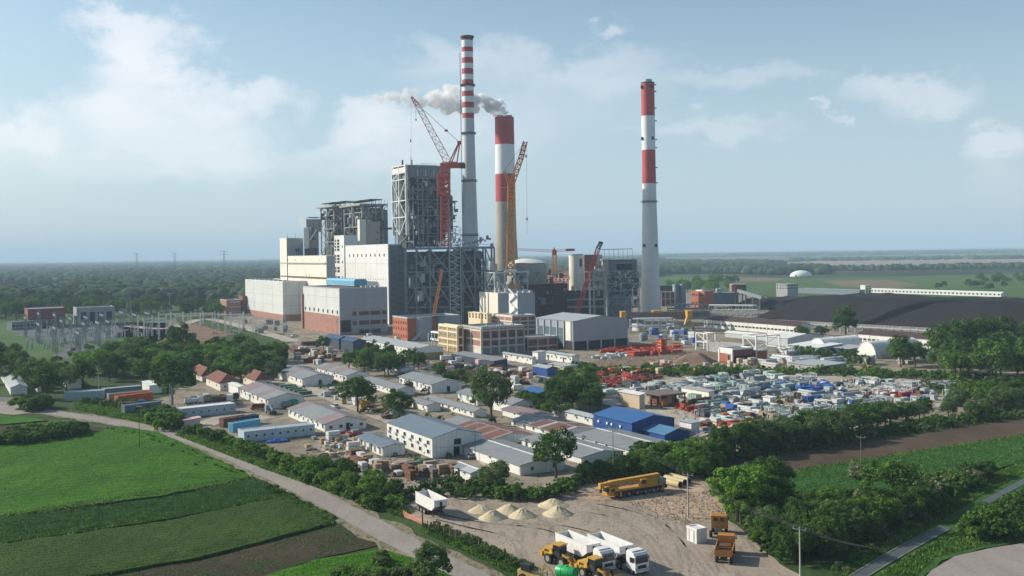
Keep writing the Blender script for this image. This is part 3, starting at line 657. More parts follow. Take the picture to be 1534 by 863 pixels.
for x in (1, 8): tele(bt.root, 'mast', steel_dark, x, 1, bt.h, .15, 4)
# white bunker bay with its stair tower
Nw = edge(582.8, 470, 366, 745)
b = place(Nw, 518.8, 606.7, top=366.8); bunk = b
body(b, 'bunker_bay', 'tall white panelled block with one row of square windows near its top', 'building', clad_white, 'flat', roof_grey, parapet=.6)
for i in range(9): win(b, 'L', b.ly * (.085 + .101 * i), ZAT(b.N, 382), 2.1, 2.5, fm=steel_light)
for i in range(12): win(b, 'L', b.ly * (.06 + .055 * i), ZAT(b.N, 419), .8, .9, fm=steel_light, gm=dark_hole)
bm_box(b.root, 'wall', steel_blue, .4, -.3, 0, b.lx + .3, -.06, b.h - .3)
bar(b.root, 'corner_trim', white_paint, (0, -.3, 0), (0, -.3, b.h + .4), .8)
for k in range(22):                                   # zigzag steel on its shaded side
    z = 4 + k * (b.h - 10) / 22; a, c = (.8, b.lx - .5) if k % 2 else (b.lx - .5, .8)
    bar(b.root, 'stair_flight', steel_grey, (a, -1.2, z), (c, -1.2, z + (b.h - 10) / 22), .55)
for x in (1, b.lx * .5, b.lx - .4): bar(b.root, 'column', steel_grey, (x, -1.3, 0), (x, -1.3, b.h - 4), .5)
Ns = b.N + b.ey * reach(b.N, b.ey, 518.4) - b.ex * .8
bs = place(Ns, 502.6, (0, 12), top=352.8)
body(bs, 'stair_tower', 'narrow white stair tower with many stacked openings beside the white block', 'building', clad_white, 'flat', roof_grey, parapet=.3)
for i in range(15):
    z = bs.h - 4 - i * (bs.h - 30) / 15
    if i in (4, 8, 11): continue
    win(bs, 'L', bs.ly * .60, z, bs.ly * .28, 2.2, fm=white_paint, gm=glass); win(bs, 'L', bs.ly * .88, z, bs.ly * .14, 2.2, fm=white_paint, gm=glass)
    if i % 5 == 2: win(bs, 'L', bs.ly * .18, z, 2, 2.2, fm=steel_light)
# ---------------------------------------------------------------- old boiler houses
def P_(root, px, py, d): v = D(px, py, d); return root.matrix_world.inverted() @ v
def px_box(root, name, m, x0, y0, x1, y1, d, depth, own=False):
    """box given by its picture extent at depth d; root is unrotated there"""
    a = D(x0, y1, d); c = D(x1, y0, d); L = root.location
    f = bm_box if own else box
    return f(root, name, m, a.x - L.x, d - L.y, a.z - L.z, c.x - L.x, d - L.y + depth, c.z - L.z)
eq = [steel_dark, steel_grey, steel_blue, rust_steel, steel_dark, concrete_old]
def old_boiler(label, cx, d, x0, x1, top, seed):
    # local frame: x along the shaded face, y along the sunny face
    N = edge(cx, 480, 0, d); b = place(N, x0, x1, top=top); r = b.root = empty('boiler_house', N, GRID, label, 'boiler house'); h = b.h; lx, ly = b.lx, b.ly
    bm_box(r, 'boiler_casing', steel_dark, lx * .26, ly * .06, 20, lx * .93, ly * .92, h - 8); bm_box(r, 'dark_core', steel_dark, lx * .06, ly * .3, 30, lx * .26, ly * .8, h - 14)  # second box: dark core added to put shade inside the open frame
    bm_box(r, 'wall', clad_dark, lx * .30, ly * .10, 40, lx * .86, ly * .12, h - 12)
    xs = [0, lx * .28, lx * .62, lx * .95]; ys = [0, ly * .5, ly * .95]
    frame(r, concrete_old, xs, ys, [35, 52, 64, 76, 88, h - 5], 1.1, True, steel_grey, bw=.5, seed=seed)
    bm_box(r, 'roof_slab', concrete_old, -3, -2, h - 6, lx + 3, ly + 3, h - 4.6)
    for i in range(9): bar(r, 'bracket', concrete_old, (-3 + i * (lx + 6) / 8, -2, h - 6), (i * lx / 8, 1.5, h - 10), .5)
    for s, t, z in ((-2, -1, h - 2.4), (lx * .42, ly * .1, h - .9)): bm_box(r, 'canopy', steel_dark, s, t, z, s + lx * .62, t + ly * .8, z + .7)
    for i in range(5):
        for k in range(3): bar(r, 'post', steel_grey, (1 + i * lx / 5, 1 + k * ly / 3, h - 4.6), (1 + i * lx / 5, 1 + k * ly / 3, h - 1.5), .3)
    clutter(r, -2, lx * .25, 0, ly * .9, 38, h - 8, 75, [concrete_old, rust_steel, steel_light, steel_grey, steel_dark, concrete], seed)
    clutter(r, lx * .28, lx, -1.5, 3, 38, h - 8, 45, eq, seed + 1)
    for z in (50, 61, 72, 83, 93):
        if z < h - 8: bm_box(r, 'gallery', steel_grey, -2.6, -2.2, z, lx + 1.5, 2, z + .4)
    return b
ob2 = old_boiler('old boiler house farther left, open dark frame tangled with ducts under a flat canopy', 503, 900, 482, 541, 300, 3)
ob1 = old_boiler('old boiler house nearer the new tower with a pale stair shaft', 545, 845, 517, 577, 297, 9)
px_box(ob1.root, 'x', cream_wall, 0, 0, 1, 1, 800, 1) if False else None
r = ob1.root
bm_box(r, 'stair_shaft', cream_wall, -4, -4, 30, 1.5, 1, ob1.h - 18); bm_box(r, 'stair_wall', concrete_old, 1.5, -4.2, 30, 14, 1, ob1.h - 20)
for k in range(6): o = box(r, 'window', glass, 11, -4.3, 40 + k * 6, 12.2, -4.15, 42 + k * 6)
r = empty('bunker_shaft', edge(560, 480, 0, 880), GRID, 'dark slab sided shaft standing at the right of the old boiler houses', 'shaft')
Nn = r.location.copy(); bb = place(Nn, (0, 10), 583, top=314)
bm_box(r, 'wall', clad_dark, 0, 0, 0, bb.lx, 24, bb.h); bm_box(r, 'bridge', steel_dark, -2, -3, ZAT(Nn, 344), bb.lx + 9, 2, ZAT(Nn, 341))
for i in range(6): bar(r, 'handrail', steel_grey, (i * bb.lx / 5, 0, bb.h), (i * bb.lx / 5, 0, bb.h + 9), .25)
r = empty('conveyor_head', edge(466, 480, 0, 860), 0, 'small grey concrete tower with a wider dark head, left of the old boiler houses', 'tower'); L = r.location
px_box(r, 'shaft', concrete_grey, 462, 337, 474, 420, 860, 9, True); px_box(r, 'head', concrete_old, 459, 328, 477, 347, 858, 13, True); px_box(r, 'roof_rail', steel_dark, 460, 325, 475, 326, 858, 13)
px_box(r, 'side_shaft', cream_wall, 455.5, 341, 462.5, 372, 857, 8, True); px_box(r, 'low_duct', steel_dark, 456, 372, 474, 386, 850, 10, True)
clutter(r, 1, 8, -8, 2, 60, 80, 14, eq, 4)
# ---------------------------------------------------------------- new boiler tower
d = 735; N = edge(611, 480, 0, d); b = place(N, 590.6, 690, top=247); r = b.root = empty('boiler_tower', N, GRID, 'tallest open steel boiler tower, white framed left end and dark tubes within', 'boiler tower')
lx, ly, h = b.lx, b.ly, b.h; z0 = ZAT(N, 352); zz = [ZAT(N, q) for q in (352, 325, 300, 268, 258, 247)]
frame(r, white_paint, [0, lx * .02], [0, ly * .5, ly], zz, .8, True, white_paint, bw=.5)
for y0, y1 in ((0, ly * .5), (ly * .5, ly)):
    bm_box(r, 'wall_panel', white_paint, -.2, y0 + .2, ZAT(N, 257), .3, y1 - .2, ZAT(N, 250))
ys2 = [0, ly * .35, ly * .7, ly]
frame(r, steel_grey, [lx * .05, lx * .13, lx * .22, lx * .31, lx * .40, lx * .58, lx * .80], [0, ly], [ZAT(N, 372), ZAT(N, 350), ZAT(N, 323), ZAT(N, 299), ZAT(N, 283), ZAT(N, 267), ZAT(N, 250)], .7, True, steel_grey, bw=.4, seed=2)
bm_box(r, 'upper_wall', steel_blue, lx * .04, -.6, ZAT(N, 266), lx * .84, ly + .5, ZAT(N, 248))
bm_box(r, 'roof', steel_grey, lx * .04, -.4, ZAT(N, 248), lx * .84, ly, ZAT(N, 248) + .6)
for i in range(12): bm_box(r, 'wall_panel', steel_grey if i % 3 else steel_light, lx * (.20 + i * .051), -.9, ZAT(N, 263.5), lx * (.20 + i * .051) + lx * .026, -.62, ZAT(N, 253))
bm_box(r, 'dark_inner_core', steel_dark, lx * .06, ly * .25, ZAT(N, 372), lx * .23, ly * .9, ZAT(N, 262)); bm_box(r, 'boiler_casing', steel_dark, lx * .23, 4, ZAT(N, 370), lx * .78, ly - 2, ZAT(N, 268))  # first box: dark core added so the tower interior reads as shaded
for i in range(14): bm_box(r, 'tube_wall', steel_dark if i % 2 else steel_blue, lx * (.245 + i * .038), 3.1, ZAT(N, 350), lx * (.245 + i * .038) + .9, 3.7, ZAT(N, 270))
for q in (345, 335, 325, 315, 305, 295, 285, 275): bm_box(r, 'buckstay', steel_blue, lx * .22, 2.2, ZAT(N, q), lx * .8, 3.0, ZAT(N, q) + .9)
bm_box(r, 'rear_pass', clad_dark, lx * .66, 6, ZAT(N, 348), lx * .95, ly - 4, ZAT(N, 292)); prism(r, 'rear_hopper', clad_dark, [(lx * .66, ZAT(N, 292)), (lx * .95, ZAT(N, 292)), (lx * .80, ZAT(N, 283)), (lx * .66, ZAT(N, 283))], 6, ly - 4)
clutter(r, lx * .03, lx * .22, -1, ly, ZAT(N, 368), ZAT(N, 268), 90, [steel_light, white_paint, rust_steel, steel_grey, concrete, steel_dark], 21)
clutter(r, lx * .22, lx * .6, -1, 3, ZAT(N, 368), ZAT(N, 270), 45, [steel_grey, steel_light, steel_dark, steel_blue], 22)
clutter(r, lx * .8, lx * .98, -1, 5, ZAT(N, 372), ZAT(N, 300), 35, [steel_light, steel_grey, steel_dark], 23)
for q in (350, 323, 299, 285): bm_box(r, 'gallery', steel_grey, lx * .02, -2, ZAT(N, q), lx * .84, 0, ZAT(N, q) + .35)
for u, q, rr_ in ((.0, 238, .7), (.16, 232, .25), (.18, 237, .4)): tele(r, 'vent_pipe', steel_dark, 2 + lx * u, ly * .4, ZAT(N, 250), rr_, ZAT(N, q) - ZAT(N, 250), 8)
for i in range(11):
    x = lx * (.3 + i * .05); bar(r, 'handrail_post', steel_light, (x, 1, ZAT(N, 248)), (x, 1, ZAT(N, 244)), .18)
bar(r, 'handrail', steel_light, (lx * .3, 1, ZAT(N, 244)), (lx * .82, 1, ZAT(N, 244)), .18); bar(r, 'handrail', steel_light, (lx * .2, 1, ZAT(N, 246)), (lx * .6, 1, ZAT(N, 246)), .18)
btw = b
# dark lower frame in front of the boiler (filter and air heater bay)
d = 700; N = edge(608.5, 500, 0, d); b = place(N, (0, 30), 742, top=371); r = b.root = empty('steel_frame_bay', N, R(5), 'long dark steel framework with crossed braces under the boiler tower', 'steel frame')
b.ang = R(5); b.lx = reach(N, Vector((math.cos(R(5)), math.sin(R(5)), 0)), 742); lx = b.lx; h = b.h
xs = [lx * q for q in (0, .125, .275, .49, .56, .64, .78, .90, 1)]
frame(r, steel_blue, xs, [0, 28], [0, ZAT(N, 461), ZAT(N, 431), ZAT(N, 408), ZAT(N, 373)], 1.15, True, steel_blue, bw=.7, seed=5)
for (a, c) in ((1, 2), (2, 3), (5, 6), (6, 7)):       # the large crosses
    zA, zB, zC = ZAT(N, 455), ZAT(N, 408), ZAT(N, 373)
    bar(r, 'brace', steel_grey, (xs[a], -.4, zB), (xs[c], -.4, zA), .8); bar(r, 'brace', steel_grey, (xs[a], -.4, zC), (xs[c], -.4, zB), .8)
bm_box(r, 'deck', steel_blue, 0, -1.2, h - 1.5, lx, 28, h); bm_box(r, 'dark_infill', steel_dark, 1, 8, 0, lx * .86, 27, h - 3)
clutter(r, 2, lx * .9, 2, 8, 4, h - 6, 190, [steel_dark, steel_dark, steel_grey, steel_light, steel_blue, clad_dark], 31, 1, 5)
clutter(r, 2, lx, 0, 20, h, h + 5, 70, [steel_light, steel_grey, rust_steel, steel_blue, white_paint], 32, .6, 2.2)
for i in range(26):                                   # stair tower climbing its middle
    z = i * (h + 14) / 26; bar(r, 'stair_flight', steel_light, (xs[3] + (1 if i % 2 else 7), -3, z), (xs[3] + (7 if i % 2 else 1), -3, z + (h + 14) / 26), .5); box(r, 'landing', steel_light, xs[3] + .5, -4, z, xs[3] + 8, -2, z + .25)
for x in (xs[3] + .5, xs[3] + 8): bar(r, 'column', steel_light, (x, -4, 0), (x, -4, h + 14), .45)
# ---------------------------------------------------------------- cranes
def Rl(root, px, py, d): return D(px, py, d) - root.location
r = empty('tower_crane', edge(667, 480, 0, 715), 0, 'red luffing tower crane with pale lattice jib rising up and left from the boiler tower', 'tower crane'); d = 715
lattice(r, 'mast', crane_red, Rl(r, 666.5, 368, d), Rl(r, 666.5, 245, d), 5.4, 5.4, 6, .75); lattice(r, 'climbing_frame', crane_red, Rl(r, 665, 292, d), Rl(r, 665, 258, d), 8, 7.4, 4, .9)
bar(r, 'slewing_platform', crane_red, Rl(r, 660, 248.5, d), Rl(r, 696, 247.5, d), 2.2, 4); bm_box(r, 'machinery_house', crane_white, *(Rl(r, 662, 249, d)), *(Rl(r, 683, 242, d) + Vector((0, 4, 0))))
px_box(r, 'counterweight', steel_dark, 689, 245, 697, 252, d - 2, 4)
lattice(r, 'jib', crane_white, Rl(r, 671, 243, d), Rl(r, 625, 157, d), 5.0, 3.2, 5, .38); lattice(r, 'jib_tip', crane_red, Rl(r, 625, 157, d), Rl(r, 616, 145, d), 3.0, .8, 3, .4)
for a, c in (((673, 243), (687, 214)), ((676, 245), (688, 214)), ((684, 246), (689, 214))): bar(r, 'a_frame', crane_red, Rl(r, *a, d), Rl(r, *c, d), .8)
px_box(r, 'sheave_block', crane_red, 685, 211, 691, 216, d - 1, 2); cable(r, 'pendant', wire_mat, [Rl(r, 688, 213, d), Rl(r, 668, 195, d), Rl(r, 629, 160, d)], .18); px_box(r, 'pulley', crane_red, 666, 194, 671, 197, d, 1.2)
cable(r, 'hoist_rope', wire_mat, [Rl(r, 623, 156, d), Rl(r, 623, 178, d)], .12); px_box(r, 'hook_block', steel_dark, 622.4, 178, 624, 181, d, .8); cable(r, 'hoist_rope', wire_mat, [Rl(r, 616, 146, d), Rl(r, 615.5, 240, d)], .07); px_box(r, 'hook_block', steel_dark, 614.5, 209, 616, 213, d, .8)
r = empty('crawler_crane', edge(765, 480, 0, 700), 0, 'orange lattice tower crane before the broad chimney with a red tipped jib', 'crane'); d = 700
lattice(r, 'mast', crane_orange, Rl(r, 764.5, 412, d), Rl(r, 766, 276, d), 5.0, 4.4, 4.5, .95); lattice(r, 'jib', crane_orange, Rl(r, 766, 278, d), Rl(r, 780, 238, d), 3.4, 3.2, 4, .7); lattice(r, 'jib_tip', crane_red, Rl(r, 780, 238, d), Rl(r, 787, 212, d), 3.2, 2.6, 3, .65)
lattice(r, 'back_mast', crane_orange, Rl(r, 765, 278, d), Rl(r, 755, 257, d), 2.4, 1.4, 3, .35); cable(r, 'pendant', wire_mat, [Rl(r, 751, 281, d), Rl(r, 755, 257, d), Rl(r, 785, 214, d)], .1); bar(r, 'spreader', crane_orange, Rl(r, 750, 281, d), Rl(r, 765, 281, d), .6)
cable(r, 'hoist_rope', wire_mat, [Rl(r, 789, 215, d), Rl(r, 789.5, 352, d)], .09); rod(r, 'hook_block', white_paint, Rl(r, 788, 236, d), Rl(r, 788, 232, d), .8); rod(r, 'hook_block', white_paint, Rl(r, 789.5, 330, d), Rl(r, 789.5, 326, d), .7)
box(r, 'base', crane_orange, -6, -3, 26, 6, 3, 30)
r = empty('tower_crane', edge(830, 480, 0, 790), 0, 'orange tower crane with a long horizontal pale jib pointing left, red counterweight', 'tower crane'); d = 790
lattice(r, 'mast', crane_orange, Rl(r, 830.5, 430, d), Rl(r, 830.5, 376, d), 3.2, 3.0, 3.4, .5); px_box(r, 'slewing_unit', crane_red, 827.5, 374, 833.5, 382, d - 1.5, 3)
lattice(r, 'jib', crane_white, Rl(r, 828, 376, d), Rl(r, 775, 373.5, d), 1.8, 1.4, 4, .25); lattice(r, 'counter_jib', crane_white, Rl(r, 833, 376, d), Rl(r, 858, 374, d), 1.6, 1.6, 4, .25); px_box(r, 'counterweight', red_paint, 848, 372.5, 861, 376, d - 1.5, 3)
bar(r, 'cat_head', crane_red, Rl(r, 830.5, 376, d), Rl(r, 830, 371, d), 1)
r = empty('mobile_crane', edge(866, 480, 0, 690), 0, 'red lattice crane boom leaning right before the grey silo', 'crane'); d = 690
lattice(r, 'boom', crane_red, Rl(r, 864, 469, d), Rl(r, 896, 372, d), 2.8, 2.4, 3.4, .5); lattice(r, 'boom_tip', steel_dark, Rl(r, 896, 372, d), Rl(r, 901, 362.5, d), 2.4, 2.2, 2.4, .6); box(r, 'boom_head', steel_dark, *(Rl(r, 897, 365.5, d)), *(Rl(r, 903, 362, d) + Vector((0, 2, 0))))
box(r, 'carrier', crane_red, -5, -2, 0, 5, 2, 4)
r = empty('mobile_crane', edge(652, 500, 0, 655), 0, 'thin orange crane boom raised in front of the dark steel framework', 'crane'); d = 655
lattice(r, 'boom', crane_orange, Rl(r, 650, 470, d), Rl(r, 662, 404, d), 1.8, 1.0, 2.5, .38); box(r, 'carrier', crane_orange, -6, -1.5, 0, 6, 1.5, 3)
bar(r, 'boom_base', crane_orange, (0, 0, 2), Rl(r, 650, 470, d), 1.4)
# ---------------------------------------------------------------- smoke
def plume(name, label, pts, d, dens, col, seed):
    rr = random.Random(seed); bm = bmesh.new(); P0 = D(pts[0][0], pts[0][1], d)
    for (x0, y0, r0), (x1, y1, r1_) in zip(pts, pts[1:]):
        L = math.hypot(x1 - x0, y1 - y0); n = max(2, int(L / (min(r0, r1_) * .40)))
        for i in range(n):
            u = i / n; r_ = (r0 + (r1_ - r0) * u) * d / F; c = D(x0 + (x1 - x0) * u, y0 + (y1 - y0) * u, d) - P0
            for k in range(5):
                q = Vector((rr.gauss(0, 1), rr.gauss(0, 1), rr.gauss(0, .8))).normalized() * r_ * rr.uniform(.25, .80)
                g = bmesh.ops.create_icosphere(bm, subdivisions=2, radius=r_ * rr.uniform(.18, .46))
                for v in g['verts']: v.co += c + q
    o = from_bm(name, bm, [], None); o.location = P0
    md = o.modifiers.new('remesh', 'REMESH'); md.mode = 'VOXEL'; md.voxel_size = 1.1
    tx = bpy.data.textures.new('puff', 'CLOUDS'); tx.noise_scale = 3.6; tx.noise_depth = 4
    dm = o.modifiers.new('puffs', 'DISPLACE'); dm.texture = tx; dm.strength = 3.2; dm.mid_level = .5
    tx2 = bpy.data.textures.new('puff', 'CLOUDS'); tx2.noise_scale = 9; tx2.noise_depth = 2; d2 = o.modifiers.new('billows', 'DISPLACE'); d2.texture = tx2; d2.strength = 6; d2.mid_level = .5
    m = bpy.data.materials.new(name); m.use_nodes = True; t = NT(m.node_tree); t.n.remove(t.n['Principled BSDF']); v = t.new('ShaderNodeVolumePrincipled'); v.inputs['Color'].default_value = (*col, 1); v.inputs['Anisotropy'].default_value = 0
    ob = t.new('ShaderNodeTexCoord').outputs['Object']; nz = t.ramp(t.noise(ob, .16, 4, .65), .36, .56)
    t.link(t.math('MULTIPLY', nz, dens) if True else None, v.inputs['Density']); t.link(v.outputs[0], t.n['Material Output'].inputs['Volume'])
    o.data.materials.append(m); tag(o, label, 'steam plume', None, 'stuff'); return o
# ---------------------------------------------------------------- works buildings in front of and beside the plant
def grid_face(b, face, n, zs, col, pan, wn=0, t=.5, wm=None, gm=None):
    """concrete frame with infill panels, each panel and each post a piece of its own"""
    L = b.lx if face == 'R' else b.ly
    def put(nm, m, u0, u1, z0, z1, d0, d1):
        if face == 'R': bm_box(b.root, nm, m, u0, -d1, z0, u1, -d0, z1)
        else: bm_box(b.root, nm, m, -d1, u0, z0, -d0, u1, z1)
    for i in range(n + 1): u = L * i / n; put('column', col, max(-.1, u - t / 2), min(L + .1, u + t / 2), 0, b.h - .1, .0, .45)
    for z in zs: put('beam', col, t / 2, L - t / 2, z - .45, z + .45, .0, .36)
    zz = [0] + list(zs)
    for i in range(n):
        for z0, z1 in zip(zz, zz[1:]):
            u0, u1 = L * i / n + t / 2 + .03, L * (i + 1) / n - t / 2 - .03; a, c = z0 + (.48 if z0 else .1), z1 - .48
            put('brick_panel', pan if not callable(pan) else pan(i, z0), u0, u1, a, c, .0, .16)
            for k in range(wn):
                o = win(b, face, u0 + (u1 - u0) * (k + .5) / wn, (a + c) / 2 + .3, (u1 - u0) / wn * .6, (c - a) * .45, fm=wm or col, gm=gm)
                if face == 'R': o.location.y = -.16
                else: o.location.x = -.16
b = place((610.6, 511.3), 588.7, 690, top=477)
body(b, 'brick_building', 'three storey orange brick building with sunlit end, left of the round grey tower', 'building', brick_red, 'flat', roof_dark, parapet=.7, fascia=steel_light)
for z in (.78, .52, .2): winrow(b, 'L', b.h * z, 1.2, 1.9, 6, fm=brick_dark, gm=dark_hole)
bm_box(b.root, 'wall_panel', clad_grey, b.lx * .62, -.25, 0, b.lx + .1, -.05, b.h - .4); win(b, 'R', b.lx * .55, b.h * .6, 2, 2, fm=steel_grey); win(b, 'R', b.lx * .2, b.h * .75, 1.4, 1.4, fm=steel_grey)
L0 = b.lx
bm = bmesh.new(); prism(b.root, 'stair_tower', clad_grey, [(L0 * .20 + 6 * math.cos(R(a)) + 4, 4 + 9 * math.sin(R(a))) for a in range(-180, 1, 15)] + [(L0 * .20 + 16, -5), (L0 * .56, -1), (L0 * .56, 2), (L0 * .2 - 2, 2)], 0, b.h + .6, axis='z'); bm.free()
for i in range(3): bar(b.root, 'chute', steel_light, (2 + i * .8, -1.5, .5), (L0 * .22 + i, -3.5, b.h * .42), .7)
b = place((686, 529.5), 658, 694, top=489.4)
body(b, 'office_building', 'cream and ochre framed office block at the left of the red brick panelled one', 'building', ochre, 'flat', roof_light, parapet=.5, fascia=cream_yellow)
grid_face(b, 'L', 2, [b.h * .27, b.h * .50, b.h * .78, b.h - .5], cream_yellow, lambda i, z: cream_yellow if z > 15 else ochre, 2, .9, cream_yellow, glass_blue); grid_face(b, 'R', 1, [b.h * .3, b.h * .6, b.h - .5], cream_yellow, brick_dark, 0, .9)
b = place((721.8, 532), 692, 785.5, top=492.5); brk = b
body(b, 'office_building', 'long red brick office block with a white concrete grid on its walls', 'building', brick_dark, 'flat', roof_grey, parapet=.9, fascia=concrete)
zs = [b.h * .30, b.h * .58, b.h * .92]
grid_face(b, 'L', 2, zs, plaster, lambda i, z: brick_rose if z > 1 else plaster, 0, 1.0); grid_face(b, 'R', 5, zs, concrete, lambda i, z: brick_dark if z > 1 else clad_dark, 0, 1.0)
for i in range(5):
    for z in zs[:2]: win(b, 'R', b.lx * (i + .5) / 5, z + b.h * .13, b.lx * .1, 1.8, fm=brick_dark, gm=glass).location.y = -.18
for i in range(8): bar(b.root, 'roof_vent', steel_light, (3 + i * b.lx / 9, 4 + i % 3 * 3, b.h), (3 + i * b.lx / 9, 4 + i % 3 * 3, b.h + 1.2), .8)
b = place((790, 525), (0, 14), 835.5, top=507)
body(b, 'brick_annex', 'low brick annex in white frames joining the long brick office block', 'building', brick_dark, 'flat', roof_grey, parapet=.5, fascia=concrete)
grid_face(b, 'R', 3, [b.h * .3, b.h * .95], concrete, brick_dark, 0, .8)
b = place(edge(730.5, 500, 0, 640), 702, 737, top=470.5)
body(b, 'cream_building', 'small cream yellow building with double window rows behind the brick office block', 'building', cream_yellow, 'flat', roof_grey, parapet=.4)
for z in (.93, .80): winrow(b, 'L', b.h * z, 1.6, 1.5, 6, fm=ochre)
b = place(edge(768, 500, 0, 625), 737.3, 802, top=473.6)
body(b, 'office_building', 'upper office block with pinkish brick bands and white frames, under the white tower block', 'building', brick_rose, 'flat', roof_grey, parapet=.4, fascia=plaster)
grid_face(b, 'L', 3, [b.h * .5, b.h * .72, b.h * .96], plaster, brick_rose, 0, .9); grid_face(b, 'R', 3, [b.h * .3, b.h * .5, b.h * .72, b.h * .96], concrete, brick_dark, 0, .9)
b = place(edge(746.3, 480, 0, 668), 718.6, 764, top=439.3)
body(b, 'silo_block', 'cream windowless tall block lit by the sun with small vents on its roof', 'building', cream_wall, 'flat', roof_grey, parapet=.3, fascia=cream_wall)
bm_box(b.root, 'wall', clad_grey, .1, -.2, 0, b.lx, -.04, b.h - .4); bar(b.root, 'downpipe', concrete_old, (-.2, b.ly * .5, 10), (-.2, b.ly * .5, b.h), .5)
for x, y in ((2, 2), (2, 7), (5, 12), (8, 4)): tele(b.root, 'vent', white_paint, x, y, b.h, .5, 3.2, 10)
b = place(edge(776.2, 480, 0, 645), 763.5, 802, top=439.6)
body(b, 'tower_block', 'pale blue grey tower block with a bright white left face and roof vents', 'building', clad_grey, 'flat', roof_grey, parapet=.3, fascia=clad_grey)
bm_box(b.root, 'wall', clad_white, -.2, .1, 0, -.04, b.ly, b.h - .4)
for k in range(4): bar(b.root, 'outside_stair', white_paint, (-1, 1.5 if k % 2 else b.ly - 1.5, b.h * .45 + k * 4.2), (-1, b.ly - 1.5 if k % 2 else 1.5, b.h * .45 + k * 4.2 + 4.2), .9)
for x in (2, 6, 11): box(b.root, 'roof_fan', steel_light, x, 3, b.h, x + 2.2, 5, b.h + 1.4)
b = place(edge(778, 480, 0, 745), (0, 24), 851, top=428)
body(b, 'rusty_hall', 'dark maroon steel clad hall right of the pale tower block', 'building', M('maroon_sheet', (.085, .035, .035), .7, .3, .1, ribs=(2.5, 'xy')), 'flat', M('maroon_roof', (.06, .035, .035), .8, .3, .1), parapet=.5)
for i in range(6): bar(b.root, 'rib', rust, (b.lx * (i + .5) / 6, -.2, 2), (b.lx * (i + .5) / 6, -.2, b.h), .35)
# grey storage hall with the open foot
b = place((859, 525), 803.5, 940.6, top=481.5); hall = b
body(b, 'storage_hall', 'large blue grey gabled hall with an open dark foot right of the offices', 'building', clad_grey, 'gy', roof_light, rise=2.2, base=dark_hole, baseh=b.h * .30, seq=4.5)
for i in range(5): bm_box(b.root, 'post', steel_light, b.lx * i / 4 - .4, -.35, 0, b.lx * i / 4 + .4, -.06, b.h * .31)
bm_box(b.root, 'wall', cream_wall, -.35, 2, 5, -.05, b.ly * .18, b.h - .3); bm_box(b.root, 'glazed_wall', glass_blue, -.25, b.ly * .22, 3, -.05, b.ly * .95, b.h - 4)
for i in range(5): bm_box(b.root, 'column', steel_light, -.6, b.ly * (.22 + .18 * i), 0, -.1, b.ly * (.22 + .18 * i) + .6, b.h - .4)
b = place(edge(837, 500, 0, 655), 803, 845, top=487)
# absorber and ducts behind the broad chimney's foot
r = empty('absorber_vessel', edge(790, 480, 0, 770), 0, 'squat round concrete vessel topped with white sheeting behind the cream block', 'vessel'); L = r.location; zt = ZAT(L, 398); d = 770
lathe(r, 'shell', concrete_old, [(16, 0), (16, zt), (14, zt + 2)], 32); lathe(r, 'cover', fabric_white, [(15, zt + 2), (11, zt + 4), (3, zt + 5.5)], 24); 
clutter(r, -22, 30, -22, -14, 10, zt - 4, 60, [steel_light, steel_grey, steel_dark, steel_blue, rust_steel], 41, 1, 4)
r = empty('flue_gas_plant', edge(765, 480, 0, 690), GRID, 'tangle of pale steel supports and ducts above the cream block', 'steel frame'); d = 690; h = ZAT(r.location, 408)
frame(r, steel_light, [-12, -4, 4, 14], [0, 14], [0, 16, 26, h], .7, True, white_paint, bw=.4, seed=3); clutter(r, -16, 16, -2, 14, 18, h + 2, 60, [steel_light, white_paint, steel_grey, steel_dark, concrete], 42, 1, 4.5)
# mid blocks between crane and grey silo
b = place(edge(860, 480, 0, 930), 820, (0, 20), top=408)
body(b, 'brick_building', 'distant brown brick building with window bands beyond the orange tower crane', 'building', brick_dark, 'flat', roof_dark, parapet=.5)
for z in (.92, .78, .62): winrow(b, 'L', b.h * z, 6, 1.8, 7)
r = empty('ash_silo', edge(864, 480, 0, 780), 0, 'round cream white silo with a maroon block beside it', 'silo'); L = r.location; h = ZAT(L, 382); rad = 21 / 2 * 780 / F
lathe(r, 'shell', cream_wall, [(rad, 0), (rad, h)], 36); lathe(r, 'rim', steel_grey, [(rad + .3, h), (rad + .3, h + .6), (rad - .6, h + .6)], 36); box(r, 'window', glass, 2.5, -rad + .3, h - 9, 4.5, -rad - .15 + .3, h - 3)
r = empty('silo_block', edge(888, 480, 0, 800), 0, 'maroon block between the cream silo and the dark filter building', 'building'); px_box(r, 'wall', brick_dark, 876, 381.5, 893, 430, 800, 12, True); px_box(r, 'side_wall', concrete, 893, 381.5, 902, 430, 801, 12, True); px_box(r, 'lower_wall', concrete_old, 892, 398, 912, 450, 790, 12, True)
r = empty('concrete_frame', edge(860, 480, 0, 735), 0, 'unfinished white and grey concrete frame with open floors in front of the cream silo', 'concrete frame'); L = r.location
x0, x1 = 861.5, 907; d = 735; X = lambda px: D(px, 450, d).x - L.x; Z = lambda py: ZAT(L, py)
for i, px in enumerate((862, 871, 883.5, 890, 906)): bm_box(r, 'column', plaster if i < 3 else concrete_grey, X(px) - .7, -.7, 0 if i > 1 else Z(436), X(px) + .7, .7, Z(407))
for i, py in enumerate((408, 420, 433, 449, 460)):
    bm_box(r, 'beam', plaster if i < 3 else concrete_grey, X(862 if i < 3 else 850), -.6, Z(py + 1), X(886), .6, Z(py - 1)); bm_box(r, 'beam', concrete_grey, X(886), -.5, Z(py + 1), X(906), .5, Z(py - 1)); bm_box(r, 'floor_slab', concrete_grey, X(862), .8, Z(py), X(906), 14, Z(py) + .6)
